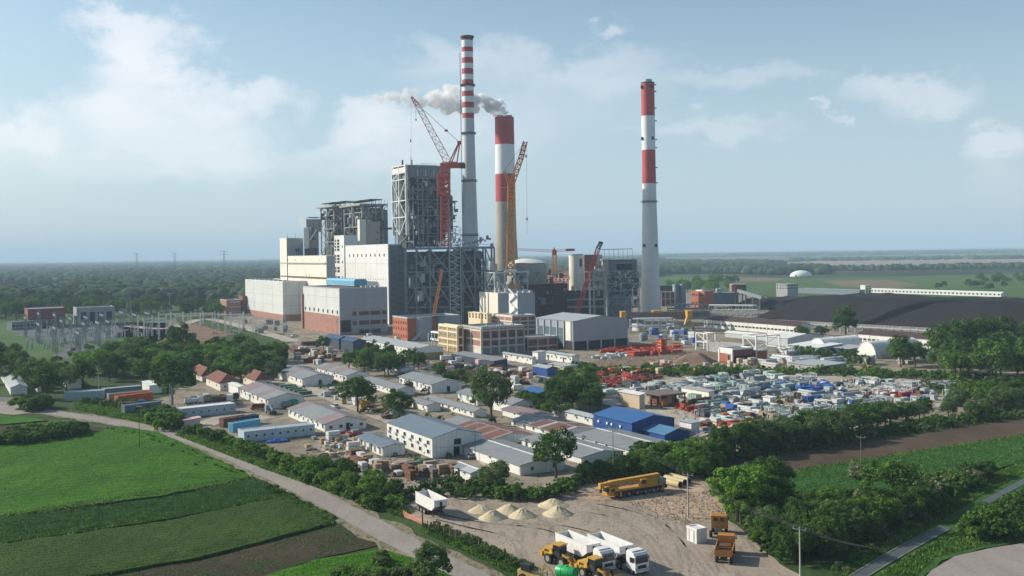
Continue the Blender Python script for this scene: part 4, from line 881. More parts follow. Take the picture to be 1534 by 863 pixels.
bm_box(r, 'dark_infill', steel_dark, X(852), 6, 0, X(906), 13.9, Z(436)); clutter(r, X(888), X(905), 1, 8, Z(445), Z(412), 18, [concrete, concrete_old, plaster, steel_grey], 51, 2, 4)
r = empty('filter_building', edge(932, 480, 0, 770), 0, 'dark filter building on a maze of steel supports left of the lone chimney', 'building'); L = r.location; d = 770; X = lambda px: D(px, 450, d).x - L.x; Z = lambda py: ZAT(L, py)
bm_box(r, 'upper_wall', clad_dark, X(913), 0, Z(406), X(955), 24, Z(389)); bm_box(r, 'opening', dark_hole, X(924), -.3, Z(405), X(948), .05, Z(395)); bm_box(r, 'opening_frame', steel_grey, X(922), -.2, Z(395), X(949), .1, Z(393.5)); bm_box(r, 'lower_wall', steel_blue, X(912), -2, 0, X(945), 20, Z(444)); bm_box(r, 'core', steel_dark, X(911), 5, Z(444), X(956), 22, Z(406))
frame(r, steel_grey, [X(911), X(922), X(934), X(946), X(957)], [-3, 5], [0, Z(455), Z(445), Z(435), Z(425), Z(415), Z(406)], .5, True, steel_light, bw=.35, seed=8)
clutter(r, X(910), X(957), -4, 4, Z(462), Z(408), 130, [steel_light, steel_grey, steel_dark, steel_dark, white_paint, steel_blue], 52, .7, 2.6)
for i in range(8): bar(r, 'roof_post', steel_grey, (X(900 + i * 7), 3, Z(389)), (X(900 + i * 7), 3, Z(373.5)), .25)
for y in (3, 12): bar(r, 'roof_beam', steel_dark, (X(900), y, Z(373.5)), (X(949), y, Z(373)), .45)
bm_box(r, 'roof_deck', steel_light, X(902), 0, Z(390), X(950), 14, Z(388.5)); px_box(r, 'side_gallery', concrete, 903, 388, 914, 412, 772, 8, True)
b = place(edge(1003, 480, 0, 870), (0, 20), 1011, top=436)
r = empty('pump_house', edge(1000, 480, 0, 860), 0, 'small brick pump house in pale frames right behind the lone chimney', 'building')
px_box(r, 'wall', brick_dark, 989, 437, 1011, 459, 860, 12, True)
for px in (991, 997, 1004, 1011): px_box(r, 'column', concrete, px - .5, 436, px + .5, 459, 859, .8)
for py in (437, 447): px_box(r, 'beam', concrete, 991, py, 1011, py + 1.2, 859.2, .5)
r = empty('storage_silo', edge(1018, 480, 0, 880), 0, 'pair of blue grey ribbed silos behind the small brick pump house', 'silo')
for k, px in enumerate((1012.5, 1022.5)): x = D(px, 440, 880).x - r.location.x; lathe(r, 'shell', steel_blue, [(2.9, 0), (2.9, ZAT(r.location, 426)), (1, ZAT(r.location, 425))], 20, (x, 0, 0))
r = empty('coal_shed', edge(1000, 480, 0, 930), 0, 'low dark coal shed beyond the lone chimney', 'shed'); px_box(r, 'wall', steel_dark, 985, 428, 1010, 440, 930, 20, True)
b = place(edge(1056, 480, 0, 872), 1036, 1069.5, top=437.6)
body(b, 'brick_building', 'orange red brick building with two window rows, far right of the lone chimney', 'building', brick_red, 'flat', roof_dark, parapet=.6)
for z in (.82, .35): winrow(b, 'L', b.h * z, 1.5, 2.0, 6, fm=brick_dark, gm=dark_hole)
box(b.root, 'roof_unit', cream_wall, 2, b.ly * .3, b.h, 7, b.ly * .8, b.h + 1.6)
r = empty('crusher_hall', edge(1088, 480, 0, 880), 0, 'dark low sided hall with two pale roof stacks beside the orange brick building', 'building')
px_box(r, 'wall', clad_dark, 1070, 438.5, 1106, 457, 880, 26, True)
for px in (1074.5, 1079.5): x = D(px, 440, 886).x - r.location.x; rod(r, 'stack', steel_light, (x, 6, ZAT(r.location, 440)), (x, 6, ZAT(r.location, 432.5)), 1.3)
r = empty('transfer_tower', edge(1107, 480, 0, 860), 0, 'brick transfer house standing on dark legs with a belt gallery descending right', 'tower'); L = r.location
px_box(r, 'wall', brick_dark, 1103, 427, 1118, 437, 860, 9, True); px_box(r, 'sunlit_tint_wall', brick_rose, 1096, 427, 1103, 437, 861, 8, True); px_box(r, 'roof', roof_light, 1097, 425.5, 1118.5, 427, 859, 12, True)  # same brick in a lighter colour paints the sunlight on the left side
for px in (1102, 1105, 1112, 1117): px_box(r, 'leg', steel_dark, px, 437, px + 1.2, 458, 861, 1)
a, c = D(1106, 435.5, 858) - L, D(1142, 446, 830) - L; bar(r, 'belt_gallery', steel_grey, a, c, 2.6, 2.6)
for u in (.3, .6, .9): p = a.lerp(c, u); bar(r, 'trestle', steel_grey, (p.x, p.y, 0), (p.x, p.y, p.z - 1), .6)
# gantry crane with brown girder and yellow legs
r = empty('gantry_crane', edge(997, 480, 0, 640), 0, 'long brown girder gantry crane on yellow legs in front of the lone chimney', 'gantry crane'); L = r.location; d = 640
a, c = D(931, 473, d) - L, D(1063, 470.5, d + 12) - L; bar(r, 'girder', rust_steel, a, c, 1.2, 3.6); bar(r, 'girder', rust_steel, a + Vector((1, 6, 0)), c + Vector((1, 6, 0)), 1.2, 3.6)
for px in (934, 1033): x = D(px, 470, d).x - L.x; box(r, 'end_frame', crane_yellow, x - 1.6, -2, a.z - 1.5, x + 1.6, 8, a.z + 2.6)
xt = D(1031, 470, d).x - L.x
for x_, y_ in ((-2, -1), (2.5, 7)): bar(r, 'leg', crane_yellow, (xt, 3, a.z - 1), (xt + x_ * 2, y_, 0), 1.1)
bar(r, 'leg', crane_yellow, (xt - 8, -1, 0), (xt - 6, 3, a.z - 4), .8); xl = D(936, 470, d).x - L.x
for y_ in (-1, 7): bar(r, 'leg', steel_light, (xl, 3, a.z - 1), (xl, y_, 0), .8)
box(r, 'trolley', crane_yellow, -8, -.5, a.z + 1.7, -3, 6.5, a.z + 3)
# pipe racks
def rack(near_px, far_px, z, n, label, tiers=2, wd=5, seed=0, mats=None):
    A, B = G(*near_px), G(*far_px); rr = random.Random(seed); ang = math.atan2((B - A).y, (B - A).x); L = (B - A).length
    r = empty('pipe_rack', A, ang, label, 'pipe rack')
    for i in range(n + 1):
        x = L * i / n
        for y in (0, wd): bar(r, 'post', steel_light, (x, y, 0), (x, y, z), .4)
        for k in range(tiers): bar(r, 'cross_beam', steel_light, (x, 0, z * (k + 1) / tiers), (x, wd, z * (k + 1) / tiers), .35)
    for k in range(tiers):
        for q in range(4):
            rr_ = rr.choice((.3, .45, .6)); x0 = rr.uniform(0, .15) * L; rod(r, 'pipe', (mats or [white_paint, steel_light])[q % 2], (x0, .7 + q * wd / 4.2, z * (k + 1) / tiers + rr_ + .2), (L - rr.uniform(0, .1) * L, .7 + q * wd / 4.2, z * (k + 1) / tiers + rr_ + .2), rr_, 8)
    return r
rack((1062, 478), (1134, 479), 9.5, 7, 'white pipe rack in three tiers between brick building and coal heap', 3, 9, 1)
rack((945, 500), (1012, 499), 8.5, 6, 'pale pipe rack under the long brown gantry girder', 2, 6, 2)
rack((1000, 470), (1062, 470), 7, 6, 'grey pipe rack running behind the gantry crane', 2, 5, 5, [steel_grey, steel_light])
rack((642, 521), (690, 528), 8, 5, 'white double pipe bridge crossing in front of the cream office block', 2, 2.2, 3)
# long white service buildings before the coal heap
maroon = MATS['maroon_roof']
for near, lf, label, hh in (((1195, 502.5), 1055, 'long low white building with dark maroon roof left of the lone big tree', 488.6), ((1478, 531), 1286, 'long white wall building with dark maroon roof, right of the lone big tree', 515)):
    b = place(near, lf, (0, 11), top=hh); body(b, 'service_building', label, 'building', white_panel, 'gy', maroon, rise=2.2, seq=5)
    winrow(b, 'L', b.h * .46, b.ly / 34, 1.1, 26, gm=glass, fm=concrete_grey)
    for i in range(5): bm_box(b.root, 'panel_joint', concrete_old, -.1, b.ly * (i + .5) / 5, .2, .02, b.ly * (i + .5) / 5 + .25, b.h - .2)
# belt conveyor with railings
A, B = G(1060, 488), G(1560, 520); r = empty('belt_conveyor', A, math.atan2((B - A).y, (B - A).x), 'long pale belt conveyor on short trestles along the foot of the coal heap', 'conveyor'); L = (B - A).length
bm_box(r, 'belt_bridge', steel_light, 0, 16, 3.4, L, 19, 4.1)
bm_box(r, 'belt', chassis, 0, 16.6, 4.15, L, 18.4, 4.3)
for i in range(44):
    x = L * i / 43; box(r, 'trestle', steel_light, x - .2, 17, 0, x + .2, 18, 3.4); box(r, 'railing_post', white_paint, x - .07, 15.95, 4.1, x + .07, 16.05, 5.2)
for z in (4.6, 5.2): box(r, 'handrail', white_paint, 0, 15.94, z - .07, L, 16.04, z + .05)
# coal heap
def heap(name, label, cat, foot, depth, h, m, seed, nx=120, ny=26, kind=None, rough=.8):
    A, B = G(*foot[0]), G(*foot[1]); u = (B - A); L = u.length; u /= L; v = Vector((-u.y, u.x, 0)); rr = random.Random(seed); V = []; Fc = []
    from mathutils import noise
    for i in range(nx + 1):
        for j in range(ny + 1):
            s, t = i / nx, j / ny; e = min(1, s * L / (h * 1.6), (1 - s) * L / (h * 1.6)); c = min(1, t * depth / (h * 1.75), (1 - t) * depth / (h * 1.75))
            p = A + u * (s * L) + v * (t * depth); n1 = noise.noise(Vector((p.x * .02, p.y * .02, seed))); n2 = noise.noise(Vector((p.x * .11, p.y * .11, seed + 5)))
            z = h * min(e, c) * (1 + .07 * n1) + (n2 * rough + n1 * rough) * min(1, 4 * min(e, c)); p = p + v * (n1 * 4)
            z += h * .10 * noise.noise(Vector((p.x * .045, p.y * .03, seed + 9))) * min(1, 3 * min(e, c)); V.append((p.x - A.x, p.y - A.y, max(z, 0) - .05))
    for i in range(nx):
        for j in range(ny): a = i * (ny + 1) + j; Fc.append((a, a + ny + 1, a + ny + 2, a + 1))
    o = link(name, mesh_np(name, V, Fc, m, smooth=True)); o.location = A; tag(o, label, cat, None, kind); return o
heap('coal_heap', 'long black coal heap stretching right behind the service buildings', 'coal heap', ((1128, 476), (1640, 509)), 120, 16.5, coal_mat, 2)
heap('coal_heap', 'lower black coal heap at the left end of the long one', 'coal heap', ((1085, 462), (1175, 466)), 90, 8, coal_mat, 6, 60)
r = empty('stockyard_gallery', G(1500, 452, 0), 0, 'long white belt gallery with many little windows behind the coal heap', 'gallery')
Ng = edge(1500, 470, 0, 1010); b = place(Ng, 1304, (0, 8), top=440); bpy.data.objects.remove(r)
body(b, 'stockyard_gallery', 'long white belt gallery with many little windows behind the coal heap', 'gallery', white_panel, 'gy', roof_white, rise=1.5, seq=8)
winrow(b, 'L', b.h * .66, 2.4, 1.8, 34)
b = place(edge(1296.5, 470, 0, 1120), 1289, 1304.5, top=428)
body(b, 'gallery_tower', 'small ochre and cream tower at the left end of the white gallery', 'tower', cream_wall, 'flat', roof_grey, parapet=.6); grid_face(b, 'R', 2, [b.h * .5, b.h * .75, b.h * .98], cream_wall, ochre, 0, 1)
b = place(edge(1180, 470, 0, 1060), 1163, 1195.5, top=426)
body(b, 'works_building', 'two storey grey building rising behind the left end of the coal heap', 'building', concrete_grey, 'flat', roof_grey, parapet=.6)
for z in (.92, .7): winrow(b, 'R', b.h * z, 2.6, 2.2, 7); winrow(b, 'L', b.h * z, 2.6, 2.2, 4)
b = place(edge(1288, 470, 0, 1090), 1196, (0, 9), top=434.5); body(b, 'belt_gallery', 'grey belt gallery joining the grey building to the small ochre tower', 'gallery', steel_blue, 'flat', roof_light, parapet=.2); winrow(b, 'L', b.h * .8, 2, 1.5, 16)
# far dome
r = empty('storage_dome', G(1200, 414), 0, 'white fabric dome alone in the green fields on the right', 'dome'); dd = r.location.y; rd = 16.5 * dd / F; ht = ZAT(r.location, 405)
bm = bmesh.new(); bmesh.ops.create_uvsphere(bm, u_segments=40, v_segments=20, radius=1)
bmesh.ops.delete(bm, geom=[v for v in bm.verts if v.co.z < -.02], context='VERTS')
for v in bm.verts: v.co = Vector((v.co.x * rd, v.co.y * rd * .8, v.co.z * ht))
from_bm('shell', bm, fabric_white, r, smooth=True); box(r, 'door', steel_grey, -rd * .7, -rd * .62, 0, -rd * .45, -rd * .5, ht * .3)
# ---------------------------------------------------------------- right yard: sheds, hangars, frames
def hangar(near, left, right, top, label):
    b = place(near, left, right, top=top); r = b.root = empty('fabric_hangar', b.N, GRID, label, 'hangar'); n = 14; ly, lx = b.ly, b.lx; hh = b.h
    arc = lambda k, o=0: ((ly / 2) - (ly / 2 + o) * math.cos(math.pi * k / n), (hh + o) * math.sin(math.pi * k / n) ** .82)
    prism(r, 'end_wall', fabric_white, [arc(k) for k in range(n + 1)], .3, .6, axis='x'); m = max(3, round(lx / 5)); w_ = lx / m
    for i in range(m): prism(r, 'cover_bay', fabric_white, [arc(k, .12) for k in range(n + 1)], i * w_ + .06, (i + 1) * w_ - .06, axis='x')
    for i in range(m + 1):
        for k in range(n): bar(r, 'hoop', steel_light, (i * w_, *arc(k, .16)), (i * w_, *arc(k + 1, .16)), .28) if i in (0, m) or k > 1 and i % 2 == 0 and k < 9 else None
    bm_box(r, 'door', steel_light, .1, ly * .35, 0, .28, ly * .65, hh * .6)
hangar((1312, 537.5), 1284, 1380, 513, 'white arched fabric hangar with panel seams, the nearer and larger of two')
hangar((1236, 526), 1213, 1292, 508, 'cream white arched fabric hangar farther back on the left')
def bldg(near, left, right, top, label, roof='gy', rmat=None, wall=None, rise=None, nL=0, nR=0, wz=.55, ww=1.0, wh=1.0, name='barrack', cat='building', seq=2.2, rcols=None, doorR=False, rows=1, gm=None, over=.35, group=None, fascia=None, ang=GRID):
    b = place(near, left, right, top=top, ang=ang); b = body(b, name, label, cat, wall or white_panel, roof, rmat or roof_grey, rise * (.55 if roof == 'gy' else 1) if rise else rise, seq=seq, rcols=rcols, over=over, group=group, fascia=fascia)
    for rw in range(rows):
        z = b.h * (wz if rows == 1 else (.28 + .46 * rw))
        if nL: winrow(b, 'L', z, ww, wh, nL, gm=gm)
        if nR: winrow(b, 'R', z, ww, wh, nR, gm=gm)
    if doorR: win(b, 'R', b.lx * .55, 1.15, 1.3, 2.2, 'door', steel_grey, dark_hole)
    return b
bldg((1180, 519), 1150, 1234, 507, 'white roofed open shed with a dark gable wall, centre of the right yard', rmat=roof_white, rise=3, seq=4, name='shed', wall=steel_light)
bldg((1162, 512), 1086, 1172, 505, 'long low shed with a pale curved roof behind the brick frames', rmat=roof_white, rise=1.6, seq=5, name='shed', wall=steel_light)
bldg((1226, 530), 1180, 1262, 521, 'low flat white roof shed beside the arched hangars', roof='mono', rmat=roof_white, rise=1.0, seq=4, name='shed', wall=steel_grey)
bldg((1272, 531), 1244, 1300, 523, 'open blue grey lean-to between the two arched hangars', roof='mono', rmat=roof_light, rise=.6, name='shed', wall=navy)
bldg((1230, 558), 1180, 1268, 549, 'flat grey hut near the orange truck on the right', roof='mono', rmat=roof_light, rise=.4, name='hut', wall=concrete_grey, nR=4, nL=4)
b = bldg((1112, 532), 1060, 1122, 518, 'long windowless grey wall building behind the brick shed', roof='flat', wall=concrete_grey, rmat=roof_dark, name='workshop')
b = bldg((1097.5, 544), 1078, 1129, 524, 'brick shed with white top band and open dark side', roof='flat', wall=brick_dark, rmat=roof_grey, name='workshop', fascia=white_paint)
bm_box(b.root, 'brick_panel', brick_red, -.3, .4, .2, -.05, b.ly - .4, b.h * .66); bm_box(b.root, 'top_band', white_paint, -.3, .4, b.h * .68, -.05, b.ly - .4, b.h - .3); win(b, 'L', b.ly * .25, 2.5, 2, 3, 'door', white_paint, dark_hole).location.x = -.3
for y in (0, b.ly): bm_box(b.root, 'column', white_paint, -.5, y - .4, 0, .1, y + .4, b.h)
bm_box(b.root, 'opening', dark_hole, b.lx * .1, -.2, .2, b.lx * .95, -.03, b.h * .5)
for k, (near, lf, rt, top, lo, lab) in enumerate((((1133, 540.5), 1114, 1168, 504, .38, 'open white steel frame over a small brick base, centre right yard'), ((1060, 526), 1043, 1072, 500, 0, 'bare white steel frame tower with a single cross brace'), ((1179, 540), 1165, 1190, 522, .62, 'small brick and white kiosk behind the pipes'))):
    b = place(near, lf, rt, top=top); r = b.root = empty('frame_building', b.N, GRID, lab, 'steel frame'); zs = [0, b.h * .5, b.h]
    frame(r, white_paint if k != 2 else concrete, [0, b.lx], [0, b.ly], zs, .55, True, white_paint, bw=.3, seed=k)
    if lo: bm_box(r, 'brick_base', brick_red, .3, .3, 0, min(b.lx - .3, 7), b.ly - .3, b.h * lo); bm_box(r, 'top_band', white_paint, .2, .2, b.h * lo + .02, min(b.lx - .2, 7.1), b.ly - .2, b.h * lo + .8)
def seams(b, face, zs, us, m=steel_grey, off=.06):
    L = b.lx if face == 'R' else b.ly
    for z in zs: (bm_box(b.root, 'panel_joint', m, .2, -off - .28, z, L, -off - .2, z + .14) if face == 'R' else bm_box(b.root, 'panel_joint', m, -off, .2, z, 0, L, z + .14))
    for u in us: (bm_box(b.root, 'panel_joint', m, L * u, -off - .28, 1, L * u + .14, -off - .2, b.h - .4) if face == 'R' else bm_box(b.root, 'panel_joint', m, -off, L * u, 6, 0, L * u + .14, b.h - .3))
for b, zs, us in ((hallA, (12, 20), (.25, .5, .75)), (hallB, (24,), (.33, .66)), (bunk, (45, 60, 30), (.25, .5, .75))):
    seams(b, 'L', [z for z in zs if z < b.h - 2], us, concrete_grey); seams(b, 'R', [z for z in zs if z < b.h - 2], (.5,), steel_grey)
for i in range(7): box(hallA.root, 'roof_vent', steel_light, 4, hallA.ly * (.1 + i * .12), hallA.h, 6, hallA.ly * (.1 + i * .12) + 2, hallA.h + 1.3)
for i in range(4): box(hallB.root, 'roof_vent', steel_light, hallB.lx * (.55 + .1 * i), 8, hallB.h, hallB.lx * (.55 + .1 * i) + 2, 10, hallB.h + 1.2)
# ---------------------------------------------------------------- left: substation and small blocks
def front(pl, pr, depth, h, name, label, cat, wall, roofm=None, roof='flat', group=None, rise=.4, nw=0, wz=.5, ww=.8, wh=.7, seq=6, over=.2, **k):
    """box seen along its long near face, given by the two ends of that face on the ground"""
    A, B = G(*pl), G(*pr); b = Bld(); b.N = A; b.ang = math.atan2((B - A).y, (B - A).x); b.lx = (B - A).length; b.ly = depth; b.h = h
    body(b, name, label, cat, wall, roof, roofm or roof_grey, rise, seq=seq, over=over, parapet=.12, group=group)
    if nw: winrow(b, 'R', h * wz, ww, wh, nw, **k)
    return b
b = place(G(333, 473) + Vector((4, 0, 0)), 330, 361, top=450)
body(b, 'substation_block', 'small brick and concrete block left of the large pale hall', 'building', brick_rose, 'flat', roof_dark, parapet=.4, fascia=concrete)
for z in (.25, .58, .9): bm_box(b.root, 'balcony', concrete, 2, -1, b.h * z - .9, b.lx, -.03, b.h * z)
bldg((364, 472), 358, 380, 444, 'narrow brown block touching the large pale hall', roof='flat', wall=brick_dark, rmat=roof_dark, name='works_building')
bldg((42, 492), 37, 98, 464, 'left switch house with a white end wall in the substation', roof='flat', wall=brick_dark, rmat=roof_grey, name='switch_house', nR=8, wz=.35, ww=3, wh=2)
b = bldg((115, 488), 110, 172, 462, 'right switch house with tall dark openings and white end wall', roof='flat', wall=concrete_grey, rmat=roof_grey, name='switch_house')
for i in range(4): bm_box(b.root, 'opening', dark_hole, b.lx * (.12 + .22 * i), -.2, .3, b.lx * (.26 + .22 * i), -.03, b.h * .75)
b2 = front((18, 495), (62, 492), 8, 6, 'switch_house', 'low grey switch house with dark bays at the far left', 'building', steel_blue, roof_grey, nw=8, ww=3, wh=2.5)
dg = fieldmat('substation_gravel', (.10, .11, .115), (.15, .16, .165), (.06, .09, .05), .5, 0, .05, .6, .2)
sheet('substation_ground', [(20, 500), (35, 488), (180, 487), (190, 496), (150, 512), (60, 510)], .06, dg, jit=1.5, seed=33)
sheet('substation_ground', [(85, 535), (95, 516), (145, 514), (150, 530), (120, 542)], .06, dg, jit=1.5, seed=34)
# substation gantries: each a portal of two lattice posts with a beam, insulators hanging
def portal(px, py, w_, h, label='steel line gantry standing in the substation', ang=R(120), m=None):
    r = empty('substation_gantry', G(px, py), ang, label, 'line gantry', 'line gantries of the substation'); m = m or steel_light
    for x in (0, w_ / 2, w_): lattice(r, 'post', m, (x, 0, 0), (x, 0, h), 1.0, .5, 2.5, .14)
    lattice(r, 'beam', m, (0, 0, h * .82), (w_, 0, h * .82), .8, .8, 2, .12)
    for i in range(6): rod(r, 'insulator', steel_grey, (w_ * (i + .5) / 6, 0, h * .80), (w_ * (i + .5) / 6, 0, h * .80 - 1.6), .12, 6)
rr = random.Random(8)
for px, py in [(60, 500), (84, 500), (108, 502), (132, 500), (156, 498), (60, 516), (95, 514), (128, 512), (165, 508), (85, 530), (120, 528), (150, 520), (40, 505), (185, 495), (205, 500), (225, 497)]: portal(px, py, rr.uniform(16, 22), rr.uniform(12, 17), m=steel_grey)
for (px, py, hh) in [(207, 504, 14), (216, 510, 14), (327, 492, 12), (345, 492, 12), (300, 488, 10), (338, 500, 12), (286, 486, 10), (263, 490, 10), (238, 487, 10)]: portal(px, py, 18, hh, 'pale line gantry between the substation and the large hall', R(10), white_paint)
for i in range(120):
    px, py = rr.uniform(35, 240), rr.uniform(487, 525)
    if py > 515 and px > 190: continue
    r = empty('switchgear', G(px, py), rr.choice((R(120), R(30))), 'grey switchgear post with ribbed insulator in the substation', 'switchgear', 'switchgear posts of the substation')
    box(r, 'stand', steel_grey, -.25, -.25, 0, .25, .25, 2.6); rod(r, 'insulator', steel_light, (0, 0, 2.6), (0, 0, 5.6), .3, 8); box(r, 'terminal', steel_light, -1.4, -.15, 5.6, 1.4, .15, 5.9)
for i in range(16):
    px, py = rr.uniform(352, 425), rr.uniform(482, 500); r = empty('transformer', G(px, py), GRID, 'grey transformer with standing bushings at the foot of the large pale hall', 'transformer', 'transformers beside the halls'); s = rr.uniform(1.6, 3)
    bm_box(r, 'tank', steel_grey, 0, 0, .3, s * 1.4, s, s * 1.3)
    for k in range(3): rod(r, 'bushing', steel_light, (s * (.3 + k * .4), s / 2, s * 1.3), (s * (.3 + k * .4), s / 2, s * 1.3 + 2.2), .2, 8)
for px, a, h_ in ((205, 475, 0), (262, 475, 0), (336, 475, 0)):
    d = 2600 if px != 336 else 2200; N = edge(px, 400, 0, d); h_ = ZAT(N, 379 if px != 336 else 376)
    r = empty('pylon', N, R(20), {205: 'leftmost', 262: 'middle', 336: 'rightmost'}[px] + ' of three hazy lattice pylons on the left horizon', 'pylon'); lattice(r, 'tower', steel_grey, (0, 0, 0), (0, 0, h_), 7, 1.8, 9, .4)
    for z in (.98, .88): bar(r, 'crossarm', steel_grey, (-9, 0, h_ * z), (9, 0, h_ * z), .6)
N = G(193, 488); r = empty('pylon', N, R(15), 'lattice pylon near the bare soil right of the switch houses', 'pylon'); lattice(r, 'tower', steel_grey, (0, 0, 0), (0, 0, ZAT(N, 437)), 6, 1.2, 4, .25)
for z in (.95, .8): bar(r, 'crossarm', steel_grey, (-6, 0, ZAT(N, 437) * z), (6, 0, ZAT(N, 437) * z), .35)
for px, py, tp in ((255, 500, 440), (148, 585, 560), (291, 556, 535), (520, 497, 474), (540, 500, 480), (1258, 500, 470)):
    N = G(px, py); h_ = ZAT(N, tp); r = empty('lamp_post', N, 0, f'tall grey lamp post ' + {255: 'beyond the tree belt right of the substation', 148: 'behind the long trailer row on the left', 291: 'above the red tiled houses', 520: 'left before the grey hall windows', 540: 'right before the grey hall windows', 1258: 'beside the lone big tree'}[px], 'lamp post')
    rod(r, 'pole', steel_light, (0, 0, 0), (0, 0, h_), .16, 8, .6); box(r, 'lamp_head', steel_light, -1.1, -.25, h_, 1.1, .25, h_ + .3)
# ---------------------------------------------------------------- barracks of the construction camp
def stripes(*m): return lambda i, n: m[min(len(m) - 1, int(i * len(m) / n))]
rg, rs, rl_, rr_, rb = roof_grey, roof_rose, roof_light, roof_rust, roof_bluegrey
AC = []
def camp(*a, **k):
    b = bldg(*a, **k); AC.append(b); ra = random.Random(len(AC))
    if k.get('name', 'barrack') == 'barrack':
        n = max(2, int(b.ly / 5))
        for i in range(n):
            u = b.ly * (i + .5 + ra.uniform(-.2, .2)) / n
            if ra.random() < .55: box(b.root, 'air_conditioner', steel_light, -.42, u, b.h * .72, -.02, u + .8, b.h * .72 + .5)
            elif ra.random() < .5: win(b, 'L', u, 1.05, .95, 2.05, 'door', steel_grey, dark_hole); box(b.root, 'canopy', steel_grey, -.9, u - .7, 2.3, .02, u + .7, 2.38)
        for u in (0, b.ly): rod(b.root, 'downpipe', steel_grey, (-.12, abs(u - .25), .1), (-.12, abs(u - .25), b.h), .07, 6)
        box(b.root, 'gutter', steel_grey, -.48, -.3, b.h - .12, -.36, b.ly + .3, b.h + .02)
    return b
camp((454, 579.5), 410.9, 500.3, 567.5, 'white barrack with grey and rose roof bays, nearest the tree belt', rcols=stripes(rg, rg, rs, rg, rg), nL=7, doorR=True, rise=2.6)
camp((520, 574), 472.3, 553, 562.5, 'white barrack with grey rose roof, right of the one nearest the belt', rcols=stripes(rg, rs, rg, rs, rg), nL=8, rise=2.4)
b = camp((402.5, 613), 359.5, 456, 598.2, 'white barrack with rose striped roof beside the parked dark loader', rcols=stripes(rg, rs, rg, rs, rs), nL=7, doorR=True, rise=2.8, ww=1.2)
b = camp((487.8, 648), 431.7, 548.6, 635, 'large white barrack with grey roof edged in rose, red tarpaulin at its gable', rcols=stripes(rs, rg, rg, rg, rs), nL=8, doorR=True, nR=4, rise=2.9, ww=1.2)
camp((596, 593.5), 542, 622, 583.5, 'long narrow white barrack with grey roof behind the roadside tree', nL=9, rise=1.5)
camp((647.4, 589.5), 597.9, 691.6, 576, 'white barrack with plain grey roof and dark gable door, middle of the camp', nL=8, doorR=True, rise=2.4, ww=.9, wh=1.6)
camp((710.4, 626), 636.5, 729, 616.5, 'long white barrack with grey roof left of the tall camp tree', nL=9, rise=1.4, ww=.9)
b = camp((648, 687), 580, 722, 657.5, 'two storey white block with blue grey roof and two rows of windows', name='office_block', rmat=rb, nL=6, rows=2, rise=3.1, ww=1.7, wh=1.2, seq=2.6, over=.15)
win(b, 'R', b.lx * .48, 1.2, 1.8, 2.4, 'door', steel_grey, dark_hole); win(b, 'R', b.lx * .5, b.h * .72, 2.4, 1.8); bm_box(b.root, 'floor_band', steel_light, 0, -.12, b.h * .5, b.lx, -.02, b.h * .5 + .15)
for i in range(6): box(b.root, 'air_conditioner', steel_light, -.5, b.ly * (i + .8) / 6.3, b.h * .52, -.1, b.ly * (i + .8) / 6.3 + .8, b.h * .52 + .6)
b = camp((574.6, 684.5), 535.5, 607, 670, 'small white barrack with pale blue grey roof left of the two storey block', rmat=roof_bluegrey, nL=0, rise=1.0)
for i in range(5): win(b, 'L', b.ly * (.12 + .19 * i), b.h * .48, 1.1, b.h * .75, 'door', white_paint, glass_blue)
camp((736, 668), 655, 801, 659.5, 'barrack behind the two storey block with rust brown roof bays between pale strips', rcols=lambda i, n: rg if i > n * .68 else (rs if i % 4 == 0 else rr_), rise=2.4, nL=4, seq=1.6)
camp((780.5, 713), 695, 846, 697, 'low wide white barrack with light grey roof, frontmost right of the small annexe', rcols=stripes(rg, rg), rise=1.7, seq=3, nR=2, fascia=roof_white)
camp((872.5, 696), 781, 934, 685, 'low wide white barrack with light grey roof, second of the parallel row', rmat=rg, rise=1.7, seq=3, nL=0, fascia=roof_white)
camp((943.8, 684), 862.4, 1012, 673.5, 'low wide white barrack, third of the parallel row, beside the blue hall', rmat=rg, rise=1.7, seq=3, fascia=roof_white)
camp((836.5, 657), 765, 893, 648.5, 'white barrack with a large rust brown roof bay on its right half', rcols=lambda i, n: rg if i > n * .55 else (rl_ if i % 6 == 0 else rr_), nL=5, rise=1.7, seq=1.6)
camp((888.8, 638), 826.3, 903, 626, 'long white hut with grey roof and few windows touching the blue hall', rmat=rl_, nL=4, rise=.8, seq=4, ww=.8, wh=.7)
b = camp((946.9, 656), 889.5, 1010.5, 634, 'large bright blue steel hall with small white round vents', name='blue_hall', wall=blue_sheet, rmat=M('blue_roof_deep', (.03, .11, .30), .4, .12, .3), rise=2.8, seq=3)
for u in (.28, .5, .62, .85): lathe_o = rod(b.root, 'vent', white_paint, (-.05, b.ly * u, b.h - 1.6), (-.35, b.ly * u, b.h - 1.6), .38, 12)
camp((996, 663), 951, 1033.5, 651.5, 'smaller blue hall with a lighter blue roof in front of the large one', name='blue_hall', wall=blue_sheet, rmat=blue_roof, rise=2.2, seq=3)
camp((716, 608), 685.4, 745, 595, 'small white house with pale green windows behind the tall camp tree', nL=3, rise=1.8, gm=M('green_pane', (.20, .42, .36), .3, .1, 1), ww=1.6, wh=1.6, rmat=rg)
camp((768, 621), 738, 800, 606, 'white house with grey roof right of the tall camp tree', nR=3, rise=2.0, rcols=stripes(rg, rs))
camp((796, 634), 752, 830, 624, 'low barrack with rose roof below the right camp house', rmat=rs, rise=1.4)
camp((641, 617), 615, 660, 607, 'tiny white hut with light roof right of the yellow loaders', rmat=rg, rise=.8, nL=2)
camp((706.6, 723), 677.8, 728, 708.5, 'small white hut with two tone roof in front of the wide barracks', rcols=stripes(rl_, rg), rise=.9, seq=2.4, fascia=white_paint)
